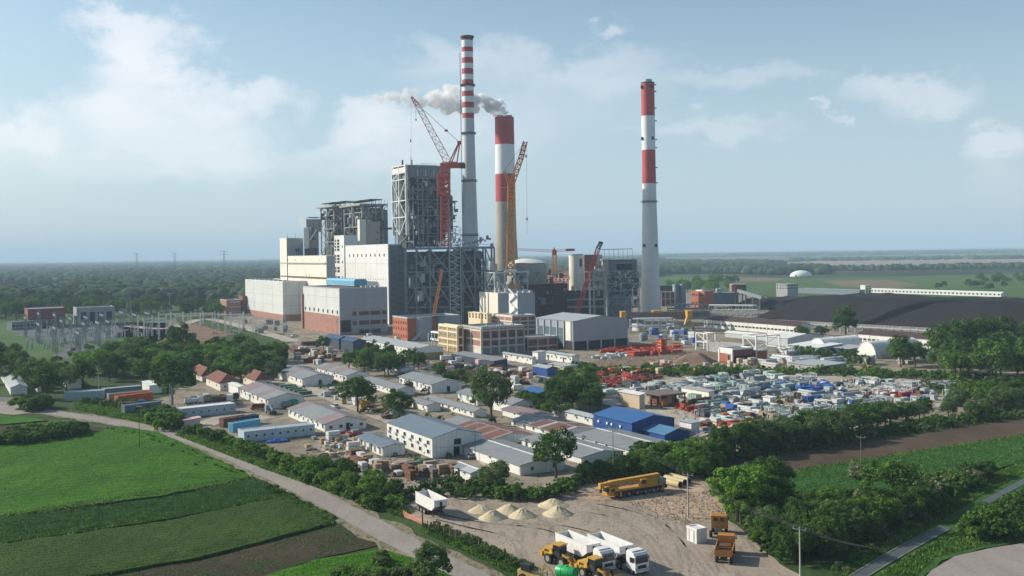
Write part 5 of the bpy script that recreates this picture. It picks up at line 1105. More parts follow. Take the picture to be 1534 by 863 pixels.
camp((624, 539.5), 540, 664, 523, 'long two storey white office barrack with corrugated pale roof in front of the orange building', rmat=rl_, nL=14, rows=2, rise=2.4, ww=1.0, wh=1.3, name='office_block')
bm_box(AC[-1].root, 'wall_panel', ochre, .2, -.2, .2, AC[-1].lx, -.05, AC[-1].h * .6)
for near, lf, rt, tp, lab in (((508, 524), 487, 524, 508, 'left of two dark blue ridge tents before the grey hall'), ((529, 528), 510, 549, 512, 'right of two dark blue ridge tents before the grey hall')):
    camp(near, lf, rt, tp, lab, name='tent', wall=navy, rmat=M('blue_tent', (.03, .075, .17), .5, .15, .4), rise=2.5, seq=3)
camp((601, 562), 577, 622, 553, 'small white hut behind the camp trees with a pale roof', rmat=rl_, rise=1.2, nL=3)
camp((740, 551), 676, 760, 541, 'dark navy shed with light roof edge below the brick office block', roof='mono', wall=navy, rmat=rg, rise=.6, name='shed')
camp((798, 546), 753, 803, 536, 'long white hut below the brick annex, left of the tall white box', rmat=rl_, nL=3, rise=.7, seq=4)
camp((806, 545), 798, 818, 528, 'tall white box hut between two long white huts', rmat=rl_, rise=.3, name='hut', roof='mono')
camp((858, 545), 817, 868, 533.5, 'long white hut with windows, right of the tall white box', rmat=rl_, nL=6, rise=.8, seq=4)
camp((846, 556), 822, 866, 549, 'low white hut with an ochre wall under the long white hut', rmat=rl_, rise=.5, wall=cream_yellow)
camp((820, 565), 798, 836, 552, 'small shed with pale roof and blue gable near the red steel', wall=blue_sheet, rmat=rl_, rise=1.2, name='shed')
camp((806, 605), 782, 836, 590, 'blue workshop half hidden by dark trees, centre', wall=blue_sheet, rmat=M('blue_roof_deep', (0, 0, 0)), rise=2.0, name='blue_hall')
camp((571, 556), 545, 590, 549.5, 'low dark blue roofed shed between camp trees', wall=navy, rmat=roof_dark, rise=.7, name='shed')
camp((650, 574), 583, 668, 569, 'blue roofed low link between two barracks', wall=navy, rmat=rb, rise=.4, name='shed', roof='mono')
# front facing huts and containers along the road
front((366, 663), (471.6, 651), 6, 2.9, 'long_hut', 'long hut with pale blue roof and windows beside the roadside hedge', 'hut', M('hut_blue', (.42, .52, .58), .5, .1, .4, ribs=(1.15, 'xy')), roof_light, nw=9, wz=.55)
front((272, 627), (353, 618), 6, 3.0, 'long_hut', 'long white roofed hut with square windows left of the red car', 'hut', M('hut_grey', (.38, .45, .50), .5, .1, .4, ribs=(1.15, 'xy')), roof_white, nw=7)
front((96.6, 601), (157, 597), 5, 3.0, 'trailer_hut', 'long pale blue trailer hut with white end, left part of the container row', 'hut', M('hut_pale', (.34, .43, .50), .45, .1, .4, ribs=(1.15, 'xy')), roof_light)
front((157.5, 595), (213, 590), 5, 3.0, 'trailer_hut', 'long grey trailer hut with white roof continuing the container row', 'hut', steel_blue, roof_light)
def container(pl, pr, dep, h, m, label, rm=None): 
    b = front(pl, pr, dep, h, 'container', label, 'container', m, rm or m); n = max(3, int(b.lx / .9))
    for i in range(n): bm_box(b.root, 'rib', m, b.lx * (i + .3) / n, -.07, .15, b.lx * (i + .7) / n, -.01, h - .3)
    for u in (.25, .5, .75): bar(b.root, 'lock_rod', steel_light, (-.08, dep * u, .2), (-.08, dep * u, h - .3), .06)
    return b
container((163, 602), (225, 596), 2.6, 2.7, concrete_old, 'brown grey container with light roof, left of the red trailer'); container((177, 606), (229, 599), 2.5, 2.8, orange_paint, 'orange red trailer container in the left row')
container((187, 620), (242, 613), 2.6, 2.7, steel_blue, 'blue grey container with white roof at the front of the left row', roof_light); bldg((224, 590), 213, 243, 578, 'white box hut at the right end of the container row', name='hut', rmat=roof_white, rise=.3)
container((335, 641), (372, 635), 2.5, 2.6, brick_dark, 'dark red container behind the long pale blue hut'); container((349, 648), (390, 641), 2.5, 2.6, light_blue, 'light blue container between red one and pale blue hut'); container((360, 638), (388, 634), 2.4, 2.6, navy, 'navy container at the back of the hut group')
bldg((357, 593.5), 342.5, 368, 580, 'white box hut right of the red tiled house', name='hut', rmat=roof_white, rise=.3)
bldg((276, 640), 273, 300, 630, 'small pink and white hut beside the road junction bushes', name='hut', rmat=plastic_pink, wall=plastic_pink, rise=.4, roof='mono')
for near, lf, rt, tp, lab in (((330, 586), 309, 359, 574, 'red tiled house with white walls, middle of three'), ((384, 582), 363, 407, 570, 'red tiled house nearest the camp, right of three'), ((303, 572), 285, 325, 563, 'red tiled house mostly behind trees, left of three')):
    bldg(near, lf, rt, tp, lab, roof='hip', rmat=tile_red, wall=plaster, rise=3.0, name='house', cat='house', nL=2, nR=2, over=.7)
bldg((16, 592), -20, 41, 581, 'white house with pale blue roof at the left edge of the photo', rmat=roof_light, wall=white_panel, rise=2, name='house', cat='house', nL=2)
bldg((48, 566), 22, 62, 553, 'dark roofed old house behind the left edge tree', rmat=roof_dark, wall=plaster, rise=3.2, name='house', cat='house', nR=2)
bldg((101, 583), 81, 122, 571, 'white house with light blue grey roof between two garden trees', rmat=roof_light, wall=plaster, rise=2.4, name='house', cat='house', nL=2)
bldg((56, 588), 40, 62, 577, 'small white outbuilding with green grey roof at the left', rmat=roof_light, wall=plaster, rise=1.6, name='shed')
bldg((18, 576), -30, 40, 570, 'long grey flat shed behind the left white house', rmat=roof_dark, wall=plaster, rise=.5, name='shed', roof='mono')
A, B = G(-5, 602), G(23, 603); r = empty('garden_wall', A, math.atan2((B - A).y, (B - A).x), 'low pale garden wall at the left road bend', 'wall'); bm_box(r, 'wall', plaster, 0, 0, 0, (B - A).length, .25, 1.6)
# trestled yard buildings in the storage ground
bldg((958, 613), 928, 966, 592, 'stack of timber and plaster wall units forming a tall block in the storage yard', roof='mono', wall=wood_pale, rmat=roof_white, rise=.4, name='timber_store')
b = place((990, 612), 962, 1026, top=594); r = b.root = empty('open_shed', b.N, GRID, 'open rusty frame shed full of orange brown goods in the storage yard', 'shed')
frame(r, rust, [0, b.lx / 2, b.lx], [0, b.ly / 2, b.ly], [0, b.h], .4, False); bm_box(r, 'roof', rust_steel, -.5, -.5, b.h + .15, b.lx + .5, b.ly + .5, b.h + .5); bm_box(r, 'back_wall', brick_dark, b.lx * .3, b.ly - .4, 0, b.lx, b.ly, b.h); clutter(r, 1, b.lx - 1, 1, b.ly - 1, 0, b.h * .6, 20, [rust, truck_orange, orange_paint, wood], 61, 1, 3, ('duct', 'platform'))
bldg((1062, 601), 1021, 1070, 587, 'long cream white container wall between rusty shed and red stack', roof='mono', wall=cream_wall, rmat=roof_light, rise=.2, name='container')
bldg((918, 618), 894, 930, 608, 'low grey box hut behind the large blue hall', roof='mono', wall=concrete_grey, rmat=rg, rise=.2, name='hut')
bldg((1154, 609), 1143, 1162, 596, 'upright white container in the middle of the storage yard', roof='mono', wall=white_panel, rmat=roof_white, rise=.1, name='container')
bldg((1042, 676), 1026, 1052, 664, 'white hut half under green netting at the storage yard edge', roof='mono', wall=white_panel, rmat=roof_white, rise=.1, name='hut') if False else None
bldg((1036, 647), 1018, 1050, 634, 'white box container right of the blue halls', roof='mono', wall=white_panel, rmat=roof_light, rise=.1, name='container')
# ---------------------------------------------------------------- goods in the storage ground
def pip(x, y, poly):
    c = False; n = len(poly); j = n - 1
    for i in range(n):
        (xi, yi), (xj, yj) = poly[i], poly[j]
        if (yi > y) != (yj > y) and x < (xj - xi) * (y - yi) / (yj - yi) + xi: c = not c
        j = i
    return c
def scatter(poly, n, seed, mind=0):
    """points spread evenly over ground inside a picture polygon"""
    rr = random.Random(seed); P = [G(*p) for p in poly]; w2 = [(p.x, p.y) for p in P]; xs = [p[0] for p in w2]; ys = [p[1] for p in w2]; out = []; t = 0
    while len(out) < n and t < n * 80:
        t += 1; x, y = rr.uniform(min(xs), max(xs)), rr.uniform(min(ys), max(ys))
        if not pip(x, y, w2): continue
        if mind and any((x - q.x) ** 2 + (y - q.y) ** 2 < mind * mind for q in out): continue
        out.append(Vector((x, y, 0)))
    return out
def item_crate(m, s, rr):
    r = empty('crate_stack', (0, 0, 0)); lx, ly = s * rr.uniform(1, 2.2), s; n = rr.choice((1, 2, 2))
    for k in range(n): box(r, 'crate', m, 0, 0, .15 + k * (s * .75), lx, ly, k * (s * .75) + s * .7)
    box(r, 'skid', wood, .1, .1, 0, lx - .1, ly - .1, .15); return r
def item_pipes(m, s, rr):
    r = empty('pipe_bundle', (0, 0, 0)); L = s * rr.uniform(3, 5); q = s * .22; k = 0
    for row, cnt in ((0, 4), (1, 3), (2, 2)):
        for i in range(cnt): rod(r, 'pipe', m, (0, (i + row * .5) * 2 * q, q + row * 1.7 * q), (L + rr.uniform(-.5, .5), (i + row * .5) * 2 * q, q + row * 1.7 * q), q * .97, 8)
    return r
def item_duct(m, s, rr):
    r = empty('duct_section', (0, 0, 0)); L = s * rr.uniform(2, 3); prism(r, 'casing', m, [(0, .1), (L, .1), (L * .95, s), (L * .2, s)], 0, s * 1.1)
    for i in range(4): bm_box(r, 'stiffener', m, L * (.12 + .22 * i), -.12, .1, L * (.12 + .22 * i) + .18, s * 1.1 + .12, s + .06)
    return r
def item_beams(m, s, rr):
    r = empty('beam_stack', (0, 0, 0)); L = s * rr.uniform(3.5, 5.5)
    for k in range(3):
        for i in range(4 - k): box(r, 'beam', m, rr.uniform(0, .8), i * s * .4 + k * .2, .2 + k * s * .33, L - rr.uniform(0, .8), i * s * .4 + k * .2 + s * .26, .2 + k * s * .33 + s * .27)
    for x in (.15, .8): box(r, 'bearer', wood, L * x, -.2, 0, L * x + .25, s * 1.7, .2)
    return r
def item_frame(m, s, rr):
    r = empty('steel_rack', (0, 0, 0)); L = s * 3; h = s * 1.1
    for x in (0, L):
        for y in (0, s * 1.2): bar(r, 'post', m, (x, y, 0), (x, y, h), .2)
    for y in (0, s * 1.2): bar(r, 'rail', m, (0, y, h), (L, y, h), .22); bar(r, 'brace', m, (0, y, 0), (L, y, h), .15)
    for x in (0, L): bar(r, 'rail', m, (x, 0, h), (x, s * 1.2, h), .22)
    box(r, 'load', m, .3, .2, .2, L - .3, s, h * .6); return r
def lump(name, m, s, seed, el=1.6, hz=.5):
    from mathutils import noise
    bm = bmesh.new(); bmesh.ops.create_icosphere(bm, subdivisions=3, radius=1)
    for v in bm.verts:
        n = noise.noise(v.co * 1.7 + Vector((seed, 0, 0))) * .45 + noise.noise(v.co * 4 + Vector((0, seed, 0))) * .2; v.co *= 1 + n; v.co = Vector((v.co.x * s * el, v.co.y * s, max(v.co.z, -.05) * s * hz))
    return from_bm(name, bm, m)
def item_drum(m, s, rr):
    r = empty('cable_drum', (0, 0, 0)); q = s * .5
    for y in (0, s * .6): rod(r, 'flange', m, (0, y, q), (0, y + .08, q), q, 16)
    rod(r, 'core', steel_dark, (0, .08, q), (0, s * .6, q), q * .55, 12); return r
def item_elbow(m, s, rr):
    r = empty('pipe_bend', (0, 0, 0)); pts = [Vector((s * math.sin(R(a)), s * (1 - math.cos(R(a))), s * .35)) for a in range(0, 100, 15)]
    for a, b in zip(pts, pts[1:]): rod(r, 'segment', m, a, b + (b - a) * .12, s * .32, 12)
    for a, b in ((pts[0], pts[1]), (pts[-1], pts[-2])): rod(r, 'flange', steel_grey, a, a + (b - a) * .08, s * .40, 12)
    return r
def item_tarp(m, s, rr): return lump('covered_heap', m, s, rr.uniform(0, 50), 1.9, .75)
KIND = {'crate': (item_crate, 'crate stack', 'crates'), 'pipes': (item_pipes, 'pipe bundle', 'pipe bundles'), 'duct': (item_duct, 'steel duct', 'duct sections'), 'beams': (item_beams, 'beam stack', 'beam stacks'), 'frame': (item_frame, 'steel rack', 'steel racks'), 'tarp': (item_tarp, 'covered heap', 'covered heaps'), 'drum': (item_drum, 'cable drum', 'cable drums'), 'bend': (item_elbow, 'pipe bend', 'pipe bends')}
ALLP = []
def goods(poly, kind, mats, n, size, where, seed, mind=2.6, proto=3, cname=None, avoid=True):
    if kind == 'crate': n = int(n * .66)
    """n separate pieces of one kind: a few are built, the rest are copies of them with their parts"""
    f, cat, gname = KIND[kind]; rr = random.Random(seed); prot = []
    for m, word in mats:
        for k in range(proto):
            o = f(m, size * rr.uniform(.75, 1.25), rr); prot.append((o, word)); o['_u'] = 0
    pts = scatter(poly, n * 3, seed + 100, mind); c = 0
    for p in pts:
        if 'storage yard' in where and 'hedge' not in where and ((p.x * .866 + p.y * .5) % 27 < 3.6 or (-p.x * .5 + p.y * .866) % 36 < 4): continue
        if avoid and any((p - q).length < mind * .75 for q in ALLP): continue
        if c >= n: break
        o, word = prot[c % len(prot)]; t = o if not o['_u'] else copy_tree(o); o['_u'] = 1; ALLP.append(p); c += 1
        t.location = p + Vector((0, 0, .05)); t.rotation_euler = (0, 0, GRID + rr.choice((0, math.pi / 2, 0)) + rr.gauss(0, .06)); t.scale = [rr.uniform(.85, 1.2)] * 3
        tag(t, f'{word} {cat} {where}', cname or cat, f'{gname} {where}')
    for o, _ in prot:
        if not o['_u']:
            for ch in list(o.children_recursive): bpy.data.objects.remove(ch)
            bpy.data.objects.remove(o)
    for o in bpy.data.objects:
        if '_u' in o: del o['_u']
pale = M('galvanised', (.36, .40, .42), .5, .2, .6, stain=(.35, .34, .32, .5)); dark_g = M('yard_dark', (.09, .10, .11), .6, .3, .6); greenish = M('wrap_green', (.30, .42, .38), .55, .2, .6); white_w = M('wrap_white', (.54, .56, .56), .6, .15, .6)
mid_g = M('yard_steel', (.26, .28, .29), .6, .3, .6, stain=(.22, .16, .12, .6))
PW = [(pale, 'pale grey'), (white_w, 'white wrapped'), (greenish, 'pale green'), (mid_g, 'dull grey'), (dark_g, 'dark grey')]
back = [(1000, 578), (1080, 566), (1180, 564), (1200, 580), (1150, 600), (1040, 602), (990, 592)]
mid = [(1030, 600), (1150, 602), (1240, 590), (1330, 600), (1320, 625), (1230, 640), (1150, 650), (1100, 640), (1040, 625)]
right = [(1200, 572), (1300, 572), (1430, 578), (1420, 600), (1330, 612), (1230, 600)]
front_ = [(1050, 640), (1130, 630), (1260, 630), (1230, 650), (1120, 665), (1050, 665)]
goods(mid, 'bend', PW, 34, 1.1, 'across the storage yard', 51, mind=1.9); goods(back, 'bend', PW, 26, 1.3, 'in the back rows of the storage yard', 52, mind=2.2); goods(mid, 'drum', [(wood, 'wooden'), (rust, 'rusty')], 18, 1.7, 'across the storage yard', 53, mind=2); goods(right, 'bend', PW, 24, 1.2, 'at the right end of the storage yard', 54, mind=2)
goods(back, 'pipes', PW, 38, 1.4, 'in the back rows of the storage yard', 1)
goods(back, 'duct', PW, 44, 1.6, 'in the back rows of the storage yard', 2)
goods(back, 'frame', PW, 24, 1.8, 'in the back rows of the storage yard', 3)
goods([(880, 585), (1000, 575), (1010, 590), (930, 600)], 'duct', PW, 22, 1.9, 'at the left of the storage yard', 14)
goods([(1140, 575), (1290, 577), (1290, 588), (1150, 588)], 'tarp', [(tarp_blue, 'bright blue')], 22, 1.6, 'in the middle of the storage yard', 4, proto=6, mind=2.8)
goods(mid, 'crate', [(white_w, 'white'), (wood, 'wooden'), (mid_g, 'dull grey'), (orange_paint, 'orange'), (tarp_blue, 'blue'), (rust, 'rusty')], 70, 1.35, 'across the storage yard', 5)
goods(mid, 'pipes', PW, 34, 1.4, 'across the storage yard', 6); goods(mid, 'frame', PW, 28, 1.7, 'across the storage yard', 16)
goods(mid, 'beams', [(tarp_blue, 'blue'), (pale, 'grey'), (rust, 'rusty')], 18, 1.4, 'across the storage yard', 7)
goods(mid, 'duct', PW, 40, 1.25, 'across the storage yard', 17)
goods(right, 'crate', [(white_w, 'white'), (pale, 'pale grey'), (mid_g, 'dull grey'), (rust, 'rusty'), (tarp_blue, 'blue')], 44, 1.4, 'at the right end of the storage yard', 8)
goods(right, 'duct', PW, 38, 1.35, 'at the right end of the storage yard', 9); goods(right, 'frame', [(pale, 'pale grey'), (white_w, 'white')], 20, 1.8, 'at the right end of the storage yard', 19)
goods([(1330, 586), (1380, 588), (1380, 598), (1330, 596)], 'beams', [(red_paint, 'bright red')], 7, 1.3, 'at the right end of the storage yard', 10)
goods([(1280, 572), (1420, 575), (1410, 582), (1290, 579)], 'tarp', [(orange_paint, 'orange red')], 4, 1.3, 'at the right end of the storage yard', 20, proto=2)
goods([(1130, 636), (1280, 628), (1330, 622), (1320, 634), (1230, 646), (1140, 650)], 'tarp', [(orange_paint, 'orange'), (green_net, 'green')], 12, 1.1, 'near the lower edge of the storage yard', 56, mind=2)
goods([(900, 560), (1010, 548), (1030, 558), (960, 572)], 'crate', [(orange_paint, 'orange'), (wood_pale, 'wooden')], 16, 1.6, 'between the red steel and the green strip', 57)
goods(front_, 'crate', [(wood, 'wooden'), (white_w, 'white'), (rust, 'rust brown')], 30, 1.5, 'behind the long hedge', 11, mind=2)
goods(front_, 'tarp', [(rubble_mat, 'grey brown'), (wood_pale, 'straw coloured')], 18, 1.6, 'behind the long hedge', 12, mind=2)
goods(front_, 'beams', [(red_paint, 'red'), (crane_yellow, 'yellow'), (tarp_blue, 'blue')], 12, 1.3, 'behind the long hedge', 13, mind=2)
goods([(1030, 612), (1060, 614), (1050, 626), (1025, 622)], 'beams', [(red_paint, 'red')], 7, 1.1, 'near the white upright container', 15, mind=2)
goods([(860, 575), (905, 560), (960, 560), (985, 568), (930, 582), (880, 592)], 'frame', [(red_paint, 'red'), (rust, 'rusty red')], 26, 1.5, 'left of the storage yard beyond the dark trees', 21)
goods([(860, 575), (905, 560), (960, 560), (985, 568), (930, 582), (880, 592)], 'beams', [(red_paint, 'red'), (brick_dark, 'dull red')], 26, 1.2, 'left of the storage yard beyond the dark trees', 22)
goods([(890, 530), (960, 520), (1010, 520), (1015, 530), (960, 536)], 'beams', [(red_paint, 'red'), (orange_paint, 'orange')], 24, 1.5, 'below the grey storage hall', 23)
goods([(890, 530), (960, 520), (1010, 520), (1015, 530), (960, 536)], 'frame', [(crane_red, 'orange red')], 16, 1.6, 'below the grey storage hall', 24)
goods([(885, 536), (960, 528), (965, 533), (890, 540)], 'pipes', [(white_w, 'white')], 14, 1.1, 'below the grey storage hall', 25)
goods([(1130, 545), (1240, 540), (1250, 552), (1160, 556)], 'pipes', [(white_w, 'white'), (concrete, 'concrete')], 16, 2, 'beside the brick shed', 26)
goods([(1000, 545), (1130, 545), (1120, 553), (1000, 553)], 'crate', [(concrete, 'concrete'), (wood_pale, 'wooden')], 24, 1.4, 'in front of the brick shed', 27)
goods([(1300, 540), (1370, 538), (1370, 548), (1300, 548)], 'crate', [(concrete, 'concrete'), (white_w, 'white')], 12, 2.2, 'beside the larger arched hangar', 28)
# clutter of the camp
goods([(455, 668), (520, 655), (560, 665), (530, 690), (480, 685)], 'tarp', [(rubble_mat, 'grey brown'), (wood_pale, 'tan')], 20, 1.2, 'on the bare ground left of the small barrack', 31, mind=2)
goods([(455, 668), (530, 660), (535, 685), (500, 688)], 'crate', [(wood, 'brown wooden'), (white_w, 'white')], 16, 1.1, 'on the bare ground left of the small barrack', 32, mind=1.8)
goods([(520, 690), (575, 692), (600, 705), (660, 705), (680, 712), (650, 722), (580, 716), (530, 704)], 'crate', [(wood, 'brown wooden'), (rust, 'rust brown'), (rust_steel, 'dull brown'), (white_w, 'white')], 44, 1.25, 'in the crate store before the two storey block', 33, mind=2.2)
goods([(590, 695), (660, 695), (672, 706), (610, 708)], 'tarp', [(M('tarp_green', (.06, .13, .08), .6, .2, 1), 'green'), (plastic_pink, 'pink')], 7, 1.5, 'in the crate store before the two storey block', 34)
goods([(470, 585), (540, 585), (560, 600), (520, 612), (480, 600)], 'crate', [(white_w, 'white'), (pale, 'grey'), (wood, 'wooden')], 30, 1.3, 'between the barracks beside the camp road', 35, mind=2)
goods([(640, 545), (740, 552), (830, 566), (800, 580), (720, 578), (650, 562)], 'crate', [(plastic_pink, 'pink wrapped'), (white_w, 'white'), (rust, 'rusty')], 46, 1.8, 'on the bare ground below the offices', 36)
goods([(640, 545), (740, 552), (830, 566), (800, 580), (720, 578), (650, 562)], 'tarp', [(rust, 'rust brown'), (steel_dark, 'dark')], 24, 2.2, 'on the bare ground below the offices', 37)
goods([(440, 515), (500, 530), (500, 548), (440, 545)], 'crate', [(rust, 'rust brown'), (concrete, 'grey'), (white_w, 'white')], 26, 1.9, 'behind the camp trees near the tents', 38)
goods([(440, 515), (500, 530), (500, 548), (440, 545)], 'beams', [(rust, 'rust brown')], 10, 1.9, 'behind the camp trees near the tents', 39)
goods([(540, 505), (600, 512), (600, 520), (545, 516)], 'crate', [(concrete, 'grey'), (white_w, 'white'), (wood_pale, 'tan')], 26, 1.9, 'at the foot of the grey hall', 40)
goods([(945, 490), (1050, 495), (1050, 520), (960, 512)], 'crate', [(steel_grey, 'dark grey'), (white_w, 'white'), (tarp_blue, 'blue')], 40, 2.3, 'under the long brown gantry girder', 41)
goods([(1180, 520), (1260, 530), (1250, 545), (1190, 540)], 'crate', [(white_w, 'white'), (steel_grey, 'grey')], 16, 2, 'before the arched hangars', 42)
goods([(470, 655), (540, 650), (545, 658), (480, 664)], 'crate', [(steel_grey, 'grey'), (white_w, 'white')], 12, 1.2, 'along the gable with the red tarpaulin', 43, mind=1.6)
for px, py, m, s, lab in ((416, 662, tarp_blue, 1.6, 'small bright blue tarpaulin heap before the pale blue hut'), (524, 654, red_paint, 2.6, 'long red tarpaulin heap at the gable of the large barrack'), (1092, 655, green_net, 3.2, 'green netting heap at the edge of the storage yard'), (1075, 618, M('teal_net', (.10, .45, .36), .7, .3, 1), 2.4, 'teal sheeting heap near the red beams')):
    o = lump('covered_heap', m, s, px, 2.0, .55); o.location = G(px, py); o.rotation_euler = (0, 0, GRID); tag(o, lab, 'covered heap')
box_r = empty('site_column', G(991, 531), GRID, 'upright red steel column piece standing among red beams', 'steel piece'); lattice(box_r, 'column', orange_paint, (1.6, 1.6, 0), (1.6, 1.6, 8), 3.2, 3, 1.6, .5); bm_box(box_r, 'core', red_paint, .6, .6, 0, 2.6, 2.6, 7.6); bm_box(box_r, 'foot', red_paint, -2, -1, 0, 5, 4, 1.5)
heap('earth_mound', 'brown earth mound right of the red steel, before the brick shed', 'earth mound', ((1000, 548), (1072, 549)), 22, 5, soil_mud, 9, 30, 14)
heap('earth_bank', 'dark earth bank below the brick office block', 'earth mound', ((655, 565), (745, 570)), 16, 3, soil_dark, 11, 30, 10)
# sand heaps in the truck yard
def cone(px, py, rad, h, lab, seed):
    from mathutils import noise
    P = G(px, py); n, k = 48, 14; V = [(0, 0, h)]; Fc = []; bm = bmesh.new(); rows = []
    top = bm.verts.new((0, 0, h * .86))
    for j in range(1, k + 1):
        row = []
        for i in range(n):
            a = 2 * math.pi * i / n; t = j / k; rr_ = rad * t * (1 + .10 * noise.noise(Vector((math.cos(a) * 1.2, math.sin(a) * 1.2, seed)))); z = h * (1 - t) ** 1.05 * (1 + .12 * noise.noise(Vector((math.cos(a) * 2.5, math.sin(a) * 2.5, seed + t))))
            z = min(z, h * .87 - .25 * t) + .22 * noise.noise(Vector((rr_ * math.cos(a) * 1.6, rr_ * math.sin(a) * 2, seed))) * (1 - t) ; row.append(bm.verts.new((rr_ * math.cos(a), rr_ * math.sin(a), z if j < k else -.05)))
        rows.append(row)
    for i in range(n): bm.faces.new((top, rows[0][i], rows[0][(i + 1) % n]))
    for a, b in zip(rows, rows[1:]):
        for i in range(n): bm.faces.new((a[i], b[i], b[(i + 1) % n], a[(i + 1) % n]))
    o = from_bm('sand_heap', bm, sand_mat, smooth=True); o.location = P; tag(o, lab, 'sand heap')
cone(722, 765, 2.9, 1.37, 'leftmost sand heap, farther back, beside the trailer shadow', 1); cone(738, 776, 2.9, 1.75, 'pale sand heap nearest the camera in the left group', 2)
cone(762, 766, 3.0, 1.67, 'sand heap behind the middle one, leaning right', 3); cone(783, 773, 2.9, 1.75, 'middle sand heap with steep pointed top', 4)
cone(829, 757, 3.4, 1.52, 'broad flat sand heap farthest back on the right', 5); cone(836, 770, 3.2, 1.82, 'rightmost front sand heap', 6)
# yellow lined pipes
for k, (a, c) in enumerate((((990, 724), (1018, 731)), ((997, 721), (1025, 728)), ((1004, 718), (1031, 725)))):
    A, B = G(*a), G(*c); A.z = B.z = .75; r = empty('large_pipe', A, 0, ('nearest', 'middle', 'farthest')[k] + ' of three big tan pipes lying beside the mobile crane', 'pipe'); B = B - A
    B = B.normalized() * 6.0; rod(r, 'shell', M('pipe_tan', (.50, .42, .22), .6, .2, .8), (0, 0, 0), B, .75, 24); rod(r, 'bore', dark_hole, B * .97, B * 1.003, .64, 24)
A, B = G(848, 733), G(880, 722); A.z = B.z = .5; r = empty('large_pipe', A, 0, 'grey pipe lying at the hedge left of the mobile crane', 'pipe'); rod(r, 'shell', concrete, (0, 0, 0), B - A, .5, 16)
# ---------------------------------------------------------------- vegetation
def crown_mesh(name, seed, rx, rz, nclump, nleaf, leaf, mat, zc, squash=1, open_=.0):
    """leaf sized faces gathered in clumps through the crown's volume"""
    r = np.random.RandomState(seed); C_ = []
    lob = r.normal(size=(7, 3)); lob /= np.linalg.norm(lob, axis=1)[:, None]
    while len(C_) < nclump:
        v = r.normal(size=3); v /= np.linalg.norm(v); k = r.uniform(.35, 1) ** .55
        bump = 1 + .30 * max(0, (lob @ v).max() - .6) / .4 - .12
        if v[2] < -.55: continue
        C_.append((v[0] * rx * k * bump, v[1] * rx * k * bump, zc + v[2] * rz * k * bump))
    C_ = np.array(C_); cr_ = r.uniform(.16, .34, nclump) * rx
    n = nclump * nleaf; ci = np.repeat(np.arange(nclump), nleaf); d = r.normal(size=(n, 3)); d /= np.linalg.norm(d, axis=1)[:, None]
    rad = cr_[ci] * r.uniform(.55, 1.05, n); P = C_[ci] + d * rad[:, None] * np.array([1, 1, .75])
    nrm = d * .8 + r.normal(size=(n, 3)) * .45 + np.array([0, 0, .35]); nrm /= np.linalg.norm(nrm, axis=1)[:, None]
    t = np.cross(nrm, r.normal(size=(n, 3))); t /= np.linalg.norm(t, axis=1)[:, None]; b = np.cross(nrm, t); s = (leaf * r.uniform(.6, 1.3, n))[:, None]
    V = np.stack([P - t * s - b * s * .6, P + t * s - b * s * .5, P + t * s * .3 + b * s], 1).reshape(-1, 3)
    return mesh_np(name, V, np.arange(n * 3).reshape(-1, 3), mat)
def trunk_mesh(seed, h, r0, rx):
    rr = random.Random(seed); bm = bmesh.new()
    def tube(a, b, ra, rb, k=6):
        a, b = Vector(a), Vector(b); z = (b - a).normalized(); x = z.cross(Vector((.3, .9, .1))).normalized(); y = z.cross(x)
        A = [bm.verts.new(a + (x * math.cos(q) + y * math.sin(q)) * ra) for q in [2 * math.pi * i / k for i in range(k)]]; B = [bm.verts.new(b + (x * math.cos(q) + y * math.sin(q)) * rb) for q in [2 * math.pi * i / k for i in range(k)]]
        for i in range(k): bm.faces.new((A[i], A[(i + 1) % k], B[(i + 1) % k], B[i]))
    m = (rr.uniform(-.2, .2), rr.uniform(-.2, .2), h * .4); tube((0, 0, -.1), m, r0, r0 * .75); tube(m, (m[0], m[1], h * .8), r0 * .75, r0 * .25)
    for i in range(5):
        a = rr.uniform(0, 6.28); z = h * rr.uniform(.3, .55); tube((m[0], m[1], z), (m[0] + math.cos(a) * rx * .65, m[1] + math.sin(a) * rx * .65, z + h * rr.uniform(.15, .35)), r0 * .42, r0 * .1, 5)
    me = bpy.data.meshes.new('trunk'); bm.to_mesh(me); bm.free(); me.materials.append(bark); return me
# kinds: unit trees 10 m tall, bushes 3 m tall
TREE = {}
for k, (mt, rx, rz, zc, nc, nl, lf, th) in {'round': (leaf_mid, 4.3, 4.0, 5.9, 66, 75, .25, 1), 'dark': (leaf_dark, 4.0, 4.2, 5.8, 72, 70, .25, 1), 'bright': (leaf_bright, 4.2, 3.9, 5.8, 64, 75, .25, 1), 'tall': (leaf_mid, 2.7, 4.6, 5.5, 80, 55, .25, 1), 'poplar': (leaf_dark, 1.7, 4.9, 5.2, 60, 50, .25, 1), 'grey': (leaf_grey, 4.0, 3.8, 5.8, 80, 55, .25, 1)}.items():
    TREE[k] = [(crown_mesh('crown', 31 * i + len(k), rx * (1 + .12 * i), rz, nc, nl, lf, mt, zc), trunk_mesh(i + 3, 8.2, .34, rx)) for i in range(3 if k in ('round', 'dark', 'bright') else 2)]
BUSH = {k: [crown_mesh('bush', 77 * i + len(k), 2.0, 1.55, 46, 46, .20, mt, 1.35) for i in range(3)] for k, mt in (('mid', leaf_mid), ('dark', leaf_dark), ('bright', leaf_bright), ('grey', leaf_grey), ('flower', leaf_flower))}
rv = random.Random(99)
NAMES = {'round': 'broadleaf_tree', 'dark': 'dark_tree', 'bright': 'bright_tree', 'tall': 'tall_tree', 'poplar': 'poplar_tree', 'grey': 'grey_green_tree'}
